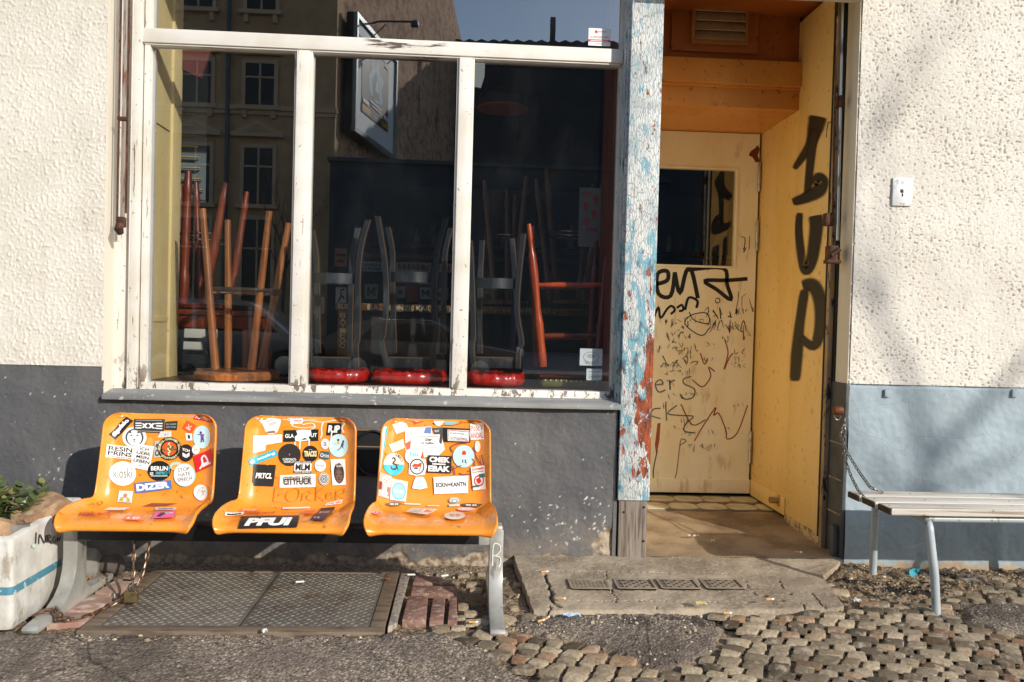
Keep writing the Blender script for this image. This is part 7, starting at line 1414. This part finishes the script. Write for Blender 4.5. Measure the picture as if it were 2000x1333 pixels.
b.prism([(x0-.5, zz0-.7), (x1+19.5, zz0-.7)]+pts[::-1], lambda x, z: (x, Yf_+.3, z), lambda x, z: (x, Yf_-9, z)); b.build('roof', M_far, t)
q = RV(1084, 60, 59); b = MB(); b.box((q[0]-.2, Yf_-1, q[2]-1), (q[0]+.2, Yf_-.6, q[2]+1.6), .03); b.build('chimney', M_far, t)
# parked cars
def car(label, x0, x1, yc, prof, glass, colr, dirx=1):
    t = thing('parked_car', label, 'car', ((x0+x1)/2, yc, -.13), 'cars parked along the street'); L = x1-x0; W = .88; zg = -.13; M_p = mat('car_paint', colr, .25, .3, coat=.8)
    tr_ = lambda u, z, o: (x0+u*L, yc+o, zg+z)
    b = MB(); b.prism(prof, lambda u, z: tr_(u, z, W), lambda u, z: tr_(u, z, -W), 0, .05); B = b.build('body', M_p, t, smooth=50)
    for gp_ in glass:
        for o in (W+.004, -W-.004): b = MB(); b.prism(gp_, lambda u, z: tr_(u, z, o), lambda u, z: tr_(u, z, o*.985), 0, .004); b.build('side_window', M_wpane, t)
    for u in (.20, .79):
        for o in (W-.09, -W+.09):
            b = MB(); M = Matrix.Translation(tr_(u, .33, o)) @ Matrix.Rotation(math.pi/2, 4, 'X'); b.lathe([(.18, -.10), (.30, -.11), (.33, -.07), (.33, .07), (.30, .11), (.18, .10)], 28, M); WH = b.build('wheel', mat('tyre_black', '#121212', .8), t); b = MB(); b.lathe([(0, -.112), (.05, -.115), (.19, -.10), (.19, .10), (.05, .115), (0, .112)], 20, M); b.build('rim', mat('alloy', '#9a9da0', .3, .8), WH)
    for o in (.6, -.6):
        b = MB(); b.box(tr_(.985, .62, o-.16), tr_(1.004, .76, o+.16), .015); b.build('headlight', mat('lamp_glass', '#cdd6da', .1), t); b = MB(); b.box(tr_(-.004, .66, o-.16), tr_(.012, .82, o+.16), .015); b.build('tail_light', mat('tail_red', '#7a1414', .2), t)
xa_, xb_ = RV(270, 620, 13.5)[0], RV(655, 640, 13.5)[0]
P1 = [(0, .28), (1, .28), (1.0, .62), (.985, .80), (.80, .98), (.66, 1.46), (.60, 1.58), (.08, 1.62), (.02, 1.45), (0, .9)]
car('silver estate car parked across the road, mirrored low in the left pane', xa_, xb_, 2*YG-13.5, P1, ([(.63, .98), (.755, .98), (.655, 1.38), (.63, 1.44)], [(.36, .98), (.61, .98), (.61, 1.48), (.36, 1.5)], [(.06, 1.0), (.34, .98), (.34, 1.5), (.09, 1.5)]), '#5a6166')
xa_, xb_ = RV(600, 640, 13.5)[0]+.35, RV(990, 650, 13.5)[0]+.3
P2_ = [(0, .26), (1, .26), (1, .55), (.98, .70), (.76, .84), (.60, 1.22), (.54, 1.30), (.26, 1.30), (.16, 1.18), (.02, .88), (0, .7)]
car('black saloon car parked across the road, mirrored low in the middle pane', xa_, xb_, 2*YG-13.5, P2_, ([(.47, .86), (.70, .86), (.585, 1.20), (.47, 1.22)], [(.20, .88), (.45, .86), (.45, 1.22), (.28, 1.22)]), '#14161a')
# bare street trees
def bare_tree(label, base, trunk, limbs, seed, depth=4, rt=.09):
    t = thing('bare_tree', label, 'tree', tuple(base)); r_ = random.Random(seed); M_bk = mat('grey_bark', '#5a5048', .9, layers=[('#3c342d', 'noise', (20, 20, 4), .4, .65, .8)], bumps=[('noise', (20, 20, 5), .6, .02)])
    b = MB(); b.tube(trunk, [rt*(1.25-.5*i/(len(trunk)-1)) for i in range(len(trunk))], 12); b.build('trunk', M_bk, t); b = MB()
    def grow(p, d, L, r, k):
        q = [Vector(p)]; d = d.normalized()
        for _ in range(4): d = (d+Vector((r_.uniform(-.16, .16), r_.uniform(-.16, .16), r_.uniform(-.06, .16)))).normalized(); q.append(q[-1]+d*L/4)
        b.tube(q, [r*(1-.13*i) for i in range(5)], 6)
        if k:
            for _ in range(r_.randint(2, 3)):
                nd = (d+Vector((r_.uniform(-.8, .8), r_.uniform(-.8, .8), r_.uniform(-.2, .6)))).normalized(); grow(q[r_.randint(2, 4)], nd, L*r_.uniform(.55, .8), r*.5, k-1)
    for p, d, L, r in limbs: grow(Vector(p), Vector(d), L, r, depth)
    b.build('crown', M_bk, t, smooth=60)
bx, by = 11.08, -11.0
bare_tree('bare young street tree behind the viewer, casting its shadow on the right wall', (bx, by, -.1), [(bx-.05, by, -.1), (bx, by, 2.5), (bx+.02, by, 4.8), (bx, by, 6.7)], [((bx, by, 6.65), (-.42, 0, .8), 1.3, .034), ((bx, by, 6.55), (.62, .1, .75), 1.3, .036), ((bx, by, 6.3), (-.75, .1, .55), .9, .024), ((bx, by, 6.4), (.8, -.1, .5), .9, .022)], 6, 2, .05)
q = RV(560, 480, 24); bare_tree('bare thin tree across the street, its twigs mirrored in the left pane', (q[0], 2*YG-24, 0), [(q[0], 2*YG-24, 0), (q[0]-.1, 2*YG-24, 1.5), (q[0], 2*YG-24, 3.2)], [((q[0], 2*YG-24, 3.0), (-.3, 0, 1), 1.6, .035), ((q[0], 2*YG-24, 2.8), (.4, 0, .9), 1.4, .035), ((q[0], 2*YG-24, 2.4), (-.7, .1, .8), 1.3, .03), ((q[0], 2*YG-24, 3.1), (.05, .1, 1), 1.5, .03)], 12, 3, .06)
